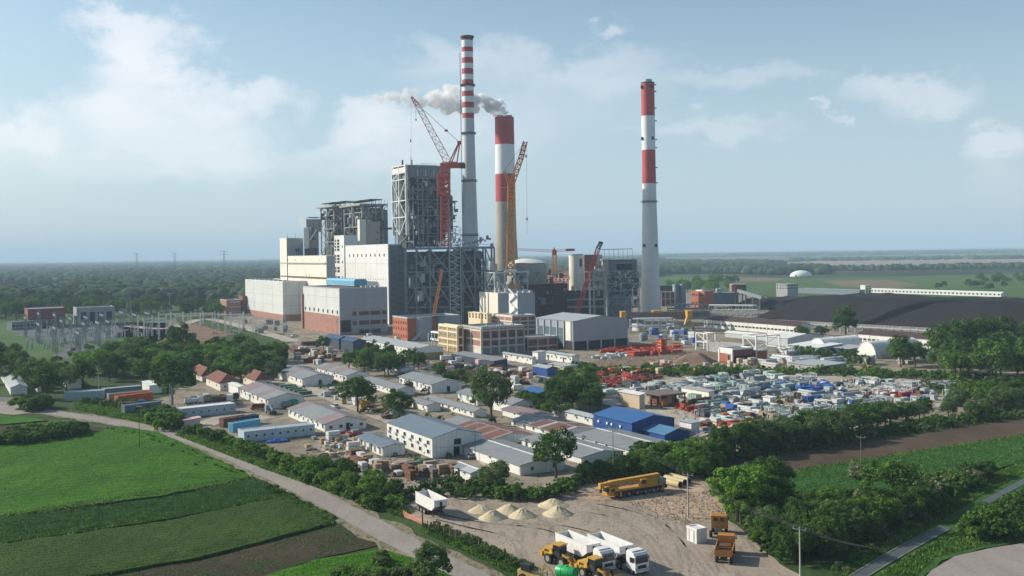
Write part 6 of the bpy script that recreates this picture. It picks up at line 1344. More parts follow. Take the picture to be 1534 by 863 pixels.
WORD = {'round': 'mid green rounded', 'dark': 'dark green dense', 'bright': 'bright green leafy', 'tall': 'tall slim green', 'poplar': 'narrow poplar like', 'grey': 'grey green'}
def tree(P, h, kind, where, group=None, wide=1, single=None):
    crown, trunk = rv.choice(TREE[kind]); s = h / 10; r = empty(NAMES[kind], P, rv.uniform(0, 6.28), single or f'{WORD[kind]} tree {where}', 'tree', group); r.scale = (s * wide, s * wide, s)
    link('crown', crown, r); link('trunk', trunk, r); return r
BL = []
def bush(*a): BL.append(a)
def bush_now(P, h, kind, where, group, wide=1, single=None):
    o = link('bush', rv.choice(BUSH[kind])); s = h / 3; o.location = P; o.rotation_euler = (0, 0, rv.uniform(0, 6.28)); o.scale = (s * wide, s * wide, s)
    tag(o, single or f"{ {'mid': 'mid green', 'dark': 'dark green', 'bright': 'bright green', 'grey': 'grey green', 'flower': 'white flowering'}[kind]} bush {where}", 'bush', group); return o
def grove(poly, n, hr, kinds, where, seed, mind=4, wide=1.0):
    for p in scatter(poly, n, seed, mind):
        h = rv.uniform(*hr); q = (h - hr[0]) / (hr[1] - hr[0]); k = rv.choice(kinds)
        tree(p, h, k, where, 'trees ' + where, wide, f"{'low' if q < .33 else 'middling' if q < .67 else 'tall'} {WORD[k].replace('tall slim', 'slim')} tree {where}")
def thicket(poly, n, hr, kinds, where, seed, mind=1.5, wide=1.0):
    for p in scatter(poly, n, seed, mind): bush(p, rv.uniform(*hr), rv.choice(kinds), where, 'bushes ' + where, wide * rv.uniform(.8, 1.3))
# tree belt left of the camp
grove([(118, 562), (150, 542), (200, 536), (235, 532), (300, 534), (350, 536), (430, 538), (440, 552), (390, 566), (340, 572), (300, 558), (240, 572), (190, 574), (130, 572)], 84, (7, 12), ['round', 'dark', 'bright', 'round', 'bright', 'dark', 'grey'], 'in the belt left of the camp', 1, 6.2)
grove([(285, 574), (300, 566), (340, 562), (420, 556), (425, 568), (400, 574), (345, 576)], 15, (4.5, 8), ['dark', 'round', 'grey'], 'around the red tiled houses', 2, 5)
for px, py, h, k, w_, lab in ((272, 535, 17, 'dark', 1.1, 'tallest dark tree standing out of the belt left of the plant'), (258, 606, 16, 'dark', .95, 'big dark tree at the road junction beside the thin posts'), (70, 597, 12, 'dark', 1, 'dark garden tree right of the left white house'), (736, 634, 17, 'grey', .8, 'tall grey green tree standing among the camp barracks'),
        (536, 617, 11.5, 'dark', 1, 'round dark tree beside the camp road'), (598, 629, 9.5, 'dark', .95, 'dark tree right of the yellow loaders in the camp'), (612, 590, 5, 'grey', 1, 'small tree before the plain grey roof barrack'), (1267, 506, 17.5, 'dark', 1.0, 'lone big dark tree in front of the coal heap'), (833, 716, 11, 'dark', .9, 'dark tree in front of the parallel wide barracks'),
        (484, 526, 8, 'dark', 1, 'small dark tree left of the blue tents'), (742, 735, 6.5, 'grey', 1.1, 'small light tree beside the white two tone hut'), (1105, 780, 10.5, 'bright', 1.05, 'large bright green tree at the right side of the truck yard'), (1337, 752, 9, 'round', 1.1, 'round full tree in the middle of the right thicket'), (645, 880, 7, 'grey', 1.1, 'sparse grey green tree at the bottom road edge')):
    tree(G(px, py), h, k, '', None, w_, lab)
grove([(505, 548), (560, 540), (620, 548), (640, 558), (590, 566), (530, 562)], 17, (7, 10.5), ['dark', 'round', 'dark'], 'between the tents and the camp', 3, 5)
grove([(640, 560), (700, 560), (720, 580), (680, 585)], 8, (4, 6), ['dark', 'round'], 'behind the plain grey roof barrack', 4, 4)
grove([(830, 612), (850, 590), (900, 596), (890, 620), (850, 626)], 13, (7, 11), ['dark', 'round', 'dark'], 'in the clump left of the blue hall', 5, 4)
grove([(770, 600), (800, 612), (860, 625), (820, 628)], 8, (4, 6), ['round', 'dark'], 'in front of the hidden blue workshop', 6, 3.4)
grove([(0, 555), (20, 545), (60, 560), (130, 578), (125, 598), (60, 592), (0, 575)], 17, (7, 11), ['dark', 'round', 'grey'], 'around the houses at the left edge', 7, 5)
grove([(-120, 545), (10, 535), (30, 560), (-120, 600)], 18, (9, 13), ['dark', 'round'], 'at the left edge before the substation', 8, 6)
grove([(1395, 560), (1420, 535), (1534, 520), (1640, 530), (1640, 580), (1440, 572)], 34, (10, 16), ['dark', 'round', 'dark', 'tall'], 'in the wood at the right edge', 9, 6)
grove([(1405, 540), (1500, 522), (1520, 530), (1420, 552)], 10, (14, 19), ['dark', 'poplar', 'tall'], 'rising highest in the wood at the right edge', 10, 7)
grove([(1340, 540), (1365, 534), (1380, 552), (1350, 556)], 6, (7, 12), ['tall', 'dark'], 'just right of the larger arched hangar', 11, 4)
thicket([(1190, 530), (1290, 535), (1300, 548), (1210, 542)], 26, (2.2, 4.5), ['dark', 'mid'], 'before the arched hangars', 12, 3)
grove([(1190, 500), (1245, 502), (1240, 508), (1190, 506)], 5, (5, 7), ['dark'], 'along the white service building', 13, 5)
# hedge along the camp side of the road
HEDGE = [(262, 642), (300, 648), (350, 668), (400, 690), (450, 712), (520, 742), (580, 760), (618, 764), (640, 748), (600, 738), (540, 718), (500, 702), (450, 686), (400, 668), (340, 652), (300, 638)]
thicket([(275, 652), (300, 652), (355, 674), (420, 702), (480, 730), (560, 764), (600, 766), (600, 748), (520, 730), (440, 698), (380, 674), (330, 655), (290, 646)], 150, (1.3, 2.8), ['dark', 'mid', 'dark', 'bright'], 'in the hedge along the road', 14, 1.7)
grove([(455, 712), (500, 708), (560, 728), (600, 745), (570, 755), (500, 738)], 20, (3.2, 5.4), ['dark', 'round', 'bright'], 'in the hedge along the road', 15, 3.0, 1.05)
thicket([(120, 604), (180, 612), (255, 634), (245, 612), (180, 606)], 60, (1.2, 2.6), ['mid', 'grey', 'dark', 'flower'], 'on the rough bank beside the container row', 16, 2.2)
thicket([(28, 612), (55, 606), (68, 612), (50, 618)], 22, (3.0, 4.6), ['dark', 'mid'], 'at the left road bend', 17, 2)
thicket([(0, 668), (20, 655), (80, 648), (130, 646), (120, 654), (60, 664)], 40, (2.4, 3.8), ['dark', 'dark', 'mid'], 'between the two left fields', 18, 2.2)
thicket([(225, 636), (255, 622), (268, 640), (250, 650)], 20, (2.4, 4), ['dark', 'mid', 'bright'], 'under the big dark tree at the junction', 19, 1.8)
# hedge behind the truck yard
thicket([(590, 748), (650, 728), (740, 722), (760, 744), (700, 748), (640, 742)], 50, (1.2, 2.3), ['dark', 'mid', 'dark'], 'behind the standing trailer', 20, 1.8)
thicket([(735, 746), (765, 738), (800, 742), (840, 732), (900, 712), (1050, 706), (1060, 716), (900, 718), (840, 745), (780, 752)], 66, (1.6, 3.2), ['dark', 'mid'], 'along the back of the truck yard', 21, 1.8)
grove([(860, 728), (900, 712), (980, 706), (1070, 708), (1050, 718), (960, 716), (890, 726)], 28, (3.4, 5.4), ['dark', 'dark', 'round'], 'in the hedge behind the truck yard', 22, 3.0, 1.05)
grove([(960, 700), (1010, 690), (1080, 694), (1075, 706), (1000, 708)], 10, (4.5, 6.5), ['round', 'bright', 'dark'], 'in front of the smaller blue hall', 23, 3.6)
thicket([(950, 690), (1000, 680), (1060, 676), (1100, 690), (1060, 705), (980, 705)], 40, (2.5, 4.6), ['mid', 'dark', 'bright'], 'in front of the smaller blue hall', 24, 2.2)
# hedge between storage yard and fields
grove([(1080, 676), (1180, 662), (1300, 642), (1330, 640), (1240, 668), (1130, 684), (1080, 690)], 38, (4.2, 8.5), ['dark', 'grey', 'grey', 'round'], 'in the hedge below the storage yard', 25, 3.4, 1.05)
grove([(1220, 650), (1330, 630), (1400, 622), (1390, 632), (1300, 645)], 20, (4.5, 6.5), ['dark', 'dark', 'grey'], 'in the hedge below the storage yard', 26, 3.6)
grove([(1395, 622), (1450, 606), (1534, 596), (1660, 590), (1660, 604), (1534, 618), (1440, 634), (1400, 634)], 38, (4.2, 8.5), ['dark', 'round', 'grey', 'dark'], 'in the hedge at the right edge above the ploughed strip', 27, 4.0)
thicket([(1070, 690), (1200, 668), (1400, 636), (1600, 610), (1600, 618), (1400, 642), (1200, 676), (1080, 696)], 90, (1.5, 3.2), ['dark', 'mid', 'grey'], 'along the edge of the ploughed strip', 28, 2.4)
thicket([(860, 552), (1000, 555), (1100, 556), (1250, 556), (1420, 562), (1534, 572), (1534, 580), (1380, 570), (1200, 562), (1000, 566), (870, 560)], 190, (1.4, 3.2), ['dark', 'mid', 'bright'], 'in the green strip behind the storage yard', 29, 2.8, 1.2)
thicket([(1380, 575), (1534, 580), (1534, 600), (1440, 600), (1400, 590)], 60, (1.4, 3.5), ['mid', 'grey', 'dark'], 'in the rough grass at the right of the storage yard', 30, 3)
# right thicket above the ditch
grove([(1085, 770), (1100, 750), (1150, 742), (1170, 770), (1120, 790)], 12, (6, 9), ['bright', 'round', 'dark'], 'at the left end of the right thicket', 31, 2.8, 1.05)
grove([(1130, 815), (1180, 782), (1280, 776), (1385, 760), (1405, 766), (1330, 796), (1240, 834), (1180, 842)], 50, (4.2, 6.3), ['dark', 'dark', 'round', 'dark', 'grey'], 'in the right thicket above the ditch', 32, 2.7, 1.05)
thicket([(1130, 830), (1180, 842), (1250, 836), (1340, 790), (1430, 748), (1480, 722), (1450, 718), (1380, 742), (1200, 760), (1120, 790)], 110, (1.6, 3.4), ['dark', 'mid', 'mid', 'flower'], 'in the right thicket above the ditch', 33, 1.6)
thicket([(1370, 735), (1440, 715), (1480, 712), (1470, 722), (1390, 745)], 26, (2, 3.6), ['mid', 'flower', 'dark'], 'at the far end of the right thicket', 34, 1.8)
bush(G(1287, 717), 3.2, 'flower', '', None, 1.25, 'white flowering bush alone in the right green field beside the pole'); bush(G(1300, 716), 2.4, 'mid', '', None, 1, 'small green bush touching the white flowering one')
thicket([(1440, 800), (1500, 770), (1560, 745), (1640, 745), (1640, 800), (1534, 808), (1470, 815)], 70, (2.2, 4.4), ['dark', 'mid', 'dark'], 'in the dark bushes right of the ditch', 35, 1.8)
thicket([(1240, 862), (1310, 812), (1395, 770), (1440, 748), (1450, 756), (1400, 780), (1330, 822), (1270, 858)], 40, (.5, 1.2), ['mid', 'bright', 'flower'], 'on the grassy ditch banks', 36, 1.6)
thicket([(630, 792), (700, 822), (790, 862), (800, 850), (720, 812), (650, 785)], 70, (.5, 1.1), ['mid', 'dark', 'grey'], 'at the foot of the yard fence', 37, .8)
thicket([(505, 862), (560, 838), (620, 845), (680, 880), (640, 930), (540, 920)], 60, (.9, 2.2), ['bright', 'mid', 'grey'], 'in the bottom corner between field and road', 38, 1.0)
thicket([(392, 722), (440, 745), (500, 778), (495, 790), (440, 760), (385, 728)], 50, (.4, 1.0), ['mid', 'dark'], 'on the field edge beside the road', 39, 1.0)
thicket([(140, 640), (232, 652), (300, 680), (375, 714), (360, 714), (280, 682), (200, 652)], 50, (.3, .8), ['mid', 'dark'], 'on the verge of the bright field', 40, 1.6)
thicket([(400, 585), (480, 600), (600, 640), (700, 660), (760, 640), (700, 600), (600, 580), (480, 570)], 70, (.5, 1.8), ['mid', 'grey', 'dark'], 'between the camp barracks', 61, 3)
thicket([(560, 680), (680, 735), (760, 720), (690, 690), (600, 660)], 30, (.5, 1.4), ['mid', 'grey'], 'around the two storey block', 62, 2)
thicket([(640, 545), (760, 545), (880, 560), (860, 575), (700, 575)], 40, (.8, 2.2), ['mid', 'dark'], 'on the bare ground below the offices', 63, 3)
thicket([(1000, 595), (1300, 590), (1380, 605), (1240, 640), (1080, 650)], 50, (.5, 1.5), ['mid', 'grey'], 'among the goods of the storage yard', 64, 4)
thicket([(280, 690), (330, 690), (330, 700), (290, 700)], 1, (.5, .7), ['dark'], 'inside the bright field', 41)
# the bushes that show largest stand as things of their own; the small and far ones are one mass
BL.sort(key=lambda a: -a[1] * (a[5] if len(a) > 5 else 1) / a[0].y - (9 if len(a) > 6 else 0))
for a in BL[:270]: bush_now(*a)
SM = {k: np.array([v.co[:] for v in crown_mesh('x', 9, 2.0, 1.55, 22, 22, .30, mt, 1.35).vertices]) for k, mt in (('mid', leaf_mid), ('dark', leaf_dark), ('bright', leaf_bright), ('grey', leaf_grey), ('flower', leaf_flower))}
Vs, Ix = [], []
for P, h, kind, wh, gr, wd in [a[:6] for a in BL[270:]]:
    s = h / 3; a = rv.uniform(0, 6.28); v = SM[kind]; ca, sa = math.cos(a), math.sin(a)
    Vs.append(np.stack([(v[:, 0] * ca - v[:, 1] * sa) * s * wd + P.x, (v[:, 0] * sa + v[:, 1] * ca) * s * wd + P.y, v[:, 2] * s], 1)); Ix.append(np.full(len(v) // 3, ['mid', 'dark', 'bright', 'grey', 'flower'].index(kind)))
V = np.concatenate(Vs); o = link('undergrowth', mesh_np('undergrowth', V, np.arange(len(V)).reshape(-1, 3), [leaf_mid, leaf_dark, leaf_bright, leaf_grey, leaf_flower], idx=np.concatenate(Ix))); tag(o, 'low bushes and weeds growing thickly along hedges, banks and fences', 'undergrowth', None, 'stuff')
# plants along far edges, each still its own
grove([(1000, 436), (1060, 420), (1110, 424), (1100, 436), (1040, 440)], 34, (9, 14), ['round', 'bright', 'dark'], 'in the green field behind the brick building', 42, 9)
grove([(1385, 430), (1534, 430), (1534, 436), (1400, 436)], 9, (8, 13), ['dark', 'round'], 'behind the white belt gallery', 43, 12)
grove([(1450, 420), (1534, 418), (1700, 418), (1534, 426), (1470, 426)], 26, (8, 12), ['dark', 'round'], 'in the thin line beyond the gallery on the right', 44, 10)
grove([(-60, 488), (60, 478), (250, 478), (330, 478), (350, 468), (200, 462), (0, 462), (-60, 470)], 80, (11, 17), ['dark', 'round', 'dark', 'grey'], 'at the near edge of the left forest', 45, 8)
grove([(30, 545), (100, 540), (110, 520), (150, 520), (120, 548)], 12, (2.5, 4), ['mid' if False else 'round'], 'in the grass inside the substation', 46, 6)
# far woods: nobody could count these
def far_wood(name, label, polys, mat, seed):
    ico = bmesh.new(); bmesh.ops.create_icosphere(ico, subdivisions=2, radius=1); ico.verts.ensure_lookup_table()
    T = np.array([v.co[:] for v in ico.verts]); Fc = np.array([[v.index for v in f.verts] for f in ico.faces]); ico.free(); r = np.random.RandomState(seed)
    Vs, Fs, n = [], [], 0
    tmpl = [T * (1 + r.uniform(-.28, .28, (len(T), 1))) for _ in range(10)]
    for poly, cnt, hr, wf in polys:
        xs = [p[0] for p in poly]; ys = [p[1] for p in poly]; k = 0; t = 0
        while k < cnt and t < cnt * 30:
            t += 1; px, py = r.uniform(min(xs), max(xs)), r.uniform(min(ys), max(ys))
            if not pip(px, py, poly): continue
            P = G(px, py)
            if P.y > 26000: continue
            gap = math.sin(P.x * .006 + seed) * math.sin(P.y * .0035 + 1.3 * seed) 
            if gap > .30 and py > 402: continue
            h = r.uniform(*hr) * 1.0; w_ = h * wf * max(1, (P.y / 2200) ** .75) * r.uniform(.55, 1.7); v = tmpl[r.randint(10)].copy(); v[:, 2] = np.maximum(v[:, 2], -.6)
            a = r.uniform(0, 6.28); ca, sa = math.cos(a), math.sin(a); v = np.stack([v[:, 0] * ca - v[:, 1] * sa, v[:, 0] * sa + v[:, 1] * ca, v[:, 2]], 1) * np.array([w_, w_, h * .6]) + np.array([P.x, P.y, h * .42])
            Vs.append(v); Fs.append(Fc + n); n += len(T); k += 1
    o = link(name, mesh_np(name, np.concatenate(Vs), np.concatenate(Fs), mat)); tag(o, label, 'wood', None, 'stuff'); return o
m, t, b = nodemat('far_leaf', .95); b.inputs['Specular IOR Level'].default_value = .05; P = pos(t)
oi = t.new('ShaderNodeNewGeometry'); c = t.mix(oi.outputs['Random Per Island'], (.022, .050, .028), (.065, .105, .052)); c = t.mix(t.ramp(t.noise(P, .35, 4, .7), .35, .65), t.mix(.4, c, (.010, .026, .008)), c)
t.link(c, b.inputs['Base Color']); bp = t.new('ShaderNodeBump'); bp.inputs['Strength'].default_value = 1; bp.inputs['Distance'].default_value = 1.5; t.link(t.noise(P, .5, 4, .7), bp.inputs['Height']); t.link(bp.outputs[0], b.inputs['Normal'])
far_wood('far_forest', 'wide dark forest filling the plain left of the plant', [([(-80, 464), (440, 462), (440, 430), (-80, 440)], 2600, (11, 18), .55), ([(-80, 440), (620, 430), (620, 402), (-80, 408)], 3800, (11, 18), .6), ([(-80, 408), (760, 398), (760, 389), (-80, 397)], 2600, (12, 20), .8),
    ([(780, 400), (990, 396), (990, 386), (780, 388)], 700, (12, 20), .8), ([(780, 425), (990, 420), (990, 398), (780, 400)], 900, (11, 17), .6)], m, 4)
far_wood('far_woodland', 'dark tree lines crossing the fields on the right horizon', [([(985, 412), (1100, 413), (1240, 411), (1235, 404), (1100, 404), (985, 400)], 1100, (11, 17), .6), ([(985, 400), (1110, 402), (1180, 398), (1120, 394), (985, 394)], 500, (11, 17), .7), ([(985, 386), (1300, 382.5), (1650, 377.5), (1650, 374), (1300, 379), (985, 383)], 1500, (14, 22), .9),
    ([(1180, 392), (1534, 388), (1534, 385.5), (1180, 390)], 260, (9, 14), .6), ([(1110, 408), (1330, 406), (1534, 402), (1534, 399.5), (1330, 403.5), (1110, 405)], 420, (8, 13), .5)], m, 6)
# rough grass tufts along the near verges: uncountable
def tufts(name, poly, n, h, mat, seed, label, z=0, stone=False):
    pts = np.array([[p.x, p.y] for p in scatter(poly, n, seed)]); r = np.random.RandomState(seed); n = len(pts); a = r.uniform(0, 6.28, n); hh = h * r.uniform(.4, 1.3, n); w_ = hh * .55
    B = np.stack([pts[:, 0], pts[:, 1], np.full(n, z * 1.0)], 1); d = np.stack([np.cos(a), np.sin(a), np.zeros(n)], 1) * w_[:, None]; lean = np.stack([r.normal(size=n), r.normal(size=n), np.zeros(n)], 1) * (hh * .3)[:, None]
    V = np.stack([B - d, B + d, B + lean + np.array([0, 0, 1]) * hh[:, None]], 1).reshape(-1, 3); o = link(name, mesh_np(name, V, np.arange(n * 3).reshape(-1, 3), mat)); tag(o, label, None, None, 'stuff')
tufts('rough_grass', [(1250, 870), (1330, 800), (1400, 760), (1500, 705), (1534, 690), (1534, 708), (1470, 743), (1400, 786), (1340, 820), (1276, 858), (1262, 872)], 14000, .35, leaf_mid, 3, 'rough green grass on the left bank of the ditch')
tufts('rough_grass', [(1306, 868), (1362, 834), (1425, 800), (1490, 762), (1534, 736), (1600, 705), (1600, 790), (1534, 808), (1470, 818), (1400, 835), (1362, 872)], 16000, .35, leaf_mid, 13, 'rough green grass on the right bank of the ditch')
tufts('rough_grass', [(630, 795), (700, 828), (790, 870), (805, 852), (720, 812), (650, 785)], 7000, .35, leaf_mid, 4, 'tufty grass strip under the yard fence')
tufts('rough_grass', [(262, 652), (400, 705), (600, 775), (620, 768), (500, 725), (340, 655), (280, 640)], 12000, .5, leaf_mid, 5, 'rough grass along the roadside hedge')
tufts('rough_grass', [(110, 612), (260, 645), (270, 640), (190, 604), (110, 602)], 9000, .5, leaf_mid, 6, 'rough grass on the bank below the container row')
tufts('crop_tufts', [(330, 900), (470, 843), (575, 827), (640, 846), (700, 900), (600, 960), (300, 960)], 26000, .5, leaf_bright, 7, 'bright green grass of the bottom field')

tufts('crop_tufts', [(-200, 678), (0, 667), (138, 648), (182, 640), (235, 648), (300, 677), (359, 706), (378, 716), (240, 744), (0, 774), (-200, 800)], 42000, .22, leaf_bright, 21, 'bright green crop standing in the field left of the road', .24)
tufts('crop_tufts', [(-200, 806), (0, 779), (240, 749), (382, 719), (435, 742), (250, 780), (0, 816), (-200, 850)], 26000, .26, leaf_dark, 22, 'dark green crop in the middle left field', .28)
tufts('crop_tufts', [(-200, 853), (0, 819), (250, 783), (437, 744), (503, 776), (480, 790), (300, 838), (120, 868), (-200, 930)], 26000, .22, leaf_mid, 23, 'olive green crop in the lower left field', .36)
tufts('crop_tufts', [(1150, 716), (1350, 681), (1534, 655), (1700, 640), (1700, 664), (1534, 692), (1480, 708), (1330, 738), (1180, 742)], 20000, .28, leaf_mid, 24, 'green crop in the right field', .24)
tufts('weeds', [(120, 868), (300, 840), (480, 793), (510, 782), (575, 815), (470, 838), (330, 880), (150, 930)], 1500, .24, leaf_mid, 25, 'weeds sprouting on the ploughed strip', 0)
for i, (a, b_) in enumerate((((0, 776), (380, 717)), ((0, 817), (436, 743)), ((120, 869), (500, 783)), ((0, 668), (138, 650)), ((1165, 712), (1534, 655)), ((1110, 688), (1534, 622)))):
    w_ = 4; tufts('margin_weeds', [(a[0], a[1] - w_), (b_[0], b_[1] - w_), (b_[0], b_[1] + w_), (a[0], a[1] + w_)], 1800, .45, (leaf_grey, leaf_mid, leaf_dark)[i % 3], 30 + i, 'ragged weeds along a field margin', .1)
def stones(name, poly, n, s, mat, seed, label):
    pts = scatter(poly, n, seed); r = np.random.RandomState(seed); n = len(pts); q = s * r.uniform(.3, 1.6, n); a = r.uniform(0, 6.28, n); V = []
    for k in range(3): V.append(np.stack([[p.x for p in pts] + np.cos(a + k * 2.1) * q, [p.y for p in pts] + np.sin(a + k * 2.1) * q, np.full(n, .0)], 1))
    V.append(np.stack([[p.x for p in pts] + q * .1, [p.y for p in pts] - q * .1, q * .8], 1)); V = np.stack(V, 1).reshape(-1, 3); b0 = np.arange(n) * 4
    Fc = np.concatenate([np.stack([b0 + i, b0 + j, b0 + 3], 1) for i, j in ((0, 1), (1, 2), (2, 0))]); o = link(name, mesh_np(name, V, Fc, mat)); tag(o, label, None, None, 'stuff')
stones('loose_stones', [(640, 755), (900, 745), (1060, 740), (1090, 790), (1180, 860), (900, 860), (700, 800)], 2600, .13, rubble_mat, 5, 'loose stones on the truck yard')
stones('rubble', [(930, 745), (1060, 735), (1085, 770), (1030, 790), (960, 770)], 900, .24, rubble_mat, 6, 'earth clods and rubble right of the mobile crane')
stones('rubble', [(440, 685), (520, 660), (600, 690), (680, 710), (660, 728), (560, 722)], 1500, .28, rubble_mat, 7, 'rubble around the crate store')
stones('rubble', [(880, 545), (950, 522), (1100, 530), (1250, 545), (1250, 556), (1000, 560)], 1600, .5, rubble_mat, 8, 'rubble on the bare ground before the brick shed')
stones('rubble', [(960, 600), (1080, 575), (1420, 578), (1400, 600), (1240, 645), (1080, 655)], 3000, .4, rubble_mat, 9, 'litter and rubble between the stored goods')
stones('rubble', [(420, 510), (600, 510), (860, 545), (860, 575), (640, 565), (440, 545)], 2200, .45, rubble_mat, 10, 'rubble and spoil below the halls')
# ---------------------------------------------------------------- vehicles and machines
def wheel(root, x, y, r, w_=.35, z=None):
    z = r if z is None else z; t = rod(root, 'wheel', rubber, (x, y - w_ / 2, z), (x, y + w_ / 2, z), r, 20); q = rod(root, 'hub', rim_mat, (x, y - w_ / 2 - .02, z), (x, y + w_ / 2 + .02, z), r * .55, 14); return t
def headed(P0, P1): return math.atan2((P1 - P0).y, (P1 - P0).x)
def tipper_body(r, x0, x1, z0, h=1.9, w_=2.5):
    """open tipping trailer box seen from above: four thin walls and a floor, tailgate at the back"""
    m = truck_white; t = .09; y = w_ / 2
    prism(r, 'side_wall', m, [(x0, z0), (x1 - 1.3, z0), (x1, z0 + .9), (x1, z0 + h), (x0, z0 + h)], -y, -y + t); prism(r, 'side_wall', m, [(x0, z0), (x1 - 1.3, z0), (x1, z0 + .9), (x1, z0 + h), (x0, z0 + h)], y - t, y)
    bm_box(r, 'tailgate', m, x0 - .02, -y + t + .01, z0, x0 + t, y - t - .01, z0 + h - .05); bm_box(r, 'front_wall', m, x1 - t, -y + t + .01, z0 + .9, x1 + .01, y - t - .01, z0 + h + .02); bm_box(r, 'floor', steel_grey, x0 + t, -y + t, z0 + .02, x1 - 1.3, y - t, z0 + .12)
    prism(r, 'front_ramp', steel_grey, [(x1 - 1.3, z0 + .05), (x1 - t, z0 + .92), (x1 - t, z0 + 1.0), (x1 - 1.3, z0 + .14)], -y + t, y - t)
    for s in (-1, 1): bm_box(r, 'top_rail', m, x0 - .03, s * y - .07, z0 + h, x1 + .03, s * y + .07, z0 + h + .1)
    for i in range(6): bm_box(r, 'rib', steel_light, x0 + .3 + i * (x1 - x0 - .6) / 6, y, z0 + .1, x0 + .36 + i * (x1 - x0 - .6) / 6, y + .04, z0 + h - .05)
    bm_box(r, 'ram', chassis, x1 + .02, -.15, z0 + .3, x1 + .32, .15, z0 + h - .3)
def semi(P, ang, label, cab=True):
    r = empty('tipper_truck' if cab else 'tipper_trailer', P, ang, label, 'truck' if cab else 'trailer', 'white tipper trailers and trucks', 1.12)
    bm_box(r, 'chassis', chassis, 0, -.45, .95, 8.6, .45, 1.25); tipper_body(r, .1, 8.2, 1.3, 2.0)
    for x in (1.1, 2.4, 3.7):
        for s in (-1, 1): wheel(r, x, s * 1.02, .52, .38)
    for s in (-1, 1): bm_box(r, 'mudguard', chassis, .5, s * 1.02 - .25, 1.08, 4.3, s * 1.02 + .25, 1.14); bm_box(r, 'landing_leg', chassis, 6.3, s * .7 - .08, 0, 6.45, s * .7 + .08, 1)
    bm_box(r, 'tail_light', red_paint, -.02, -1.1, .95, .04, -.7, 1.1)
    if cab:
        bm_box(r, 'tractor_frame', chassis, 7.0, -.42, .7, 11.4, .42, .95)
        for s in (-1, 1): wheel(r, 8.0, s * 1.0, .52, .5); wheel(r, 10.9, s * 1.02, .52, .34); bm_box(r, 'fuel_tank', steel_grey, 8.8, s * 1.0 - .25, .45, 10, s * 1.0 + .25, 1.0); bm_box(r, 'mirror', chassis, 11.55, s * 1.38 - .08, 2.0, 11.7, s * 1.38 + .08, 2.6)
        c = prism(r, 'cab', truck_white, [(9.7, .75), (11.75, .75), (11.85, 1.5), (11.75, 2.75), (11.35, 3.15), (9.7, 3.2)], -1.22, 1.22)
        prism(r, 'windscreen', glass, [(11.80, 1.72), (11.855, 1.72), (11.80, 2.62), (11.745, 2.62)], -1.08, 1.08)
        for s in (-1, 1): bm_box(r, 'side_window', glass, 10.55, min(s * 1.215, s * 1.235), 1.75, 11.45, max(s * 1.215, s * 1.235), 2.5); bm_box(r, 'headlight', lamp_glass, 11.74, s * .95 - .16, .85, 11.86, s * .95 + .16, 1.1); bm_box(r, 'step', chassis, 11.0 - 1.1, min(s * 1.1, s * 1.26), .45, 10.2, max(s * 1.1, s * 1.26), .75)
        bm_box(r, 'grille', chassis, 11.80, -.75, .95, 11.875, .75, 1.45); bm_box(r, 'bumper', steel_light, 11.7, -1.2, .45, 11.92, 1.2, .8); bm_box(r, 'sun_visor', chassis, 11.6, -1.05, 2.72, 11.9, 1.05, 2.8)
        bm_box(r, 'air_deflector', truck_white, 9.75, -1.05, 3.2, 10.9, 1.05, 3.35); bm_box(r, 'number_plate', white_paint, 11.9, -.25, .52, 11.93, .25, .64)
    return r
def by_front(front_px, back_px, L):
    a, b = G(*back_px), G(*front_px); u = (b - a).normalized(); return b - u * L, headed(a, b)
P, a = by_front((963, 862), (884, 828), 13.4); semi(P, a, 'right hand white tipper truck with empty bed and white cab')
P, a = by_front((913, 859), (834, 825), 13.4); semi(P, a, 'left hand white tipper truck, cab behind the front wheel loader')
P, a = by_front((662, 778), (622, 757), 9.6); semi(P, a, 'white tipper trailer standing alone at the road side of the yard', False)
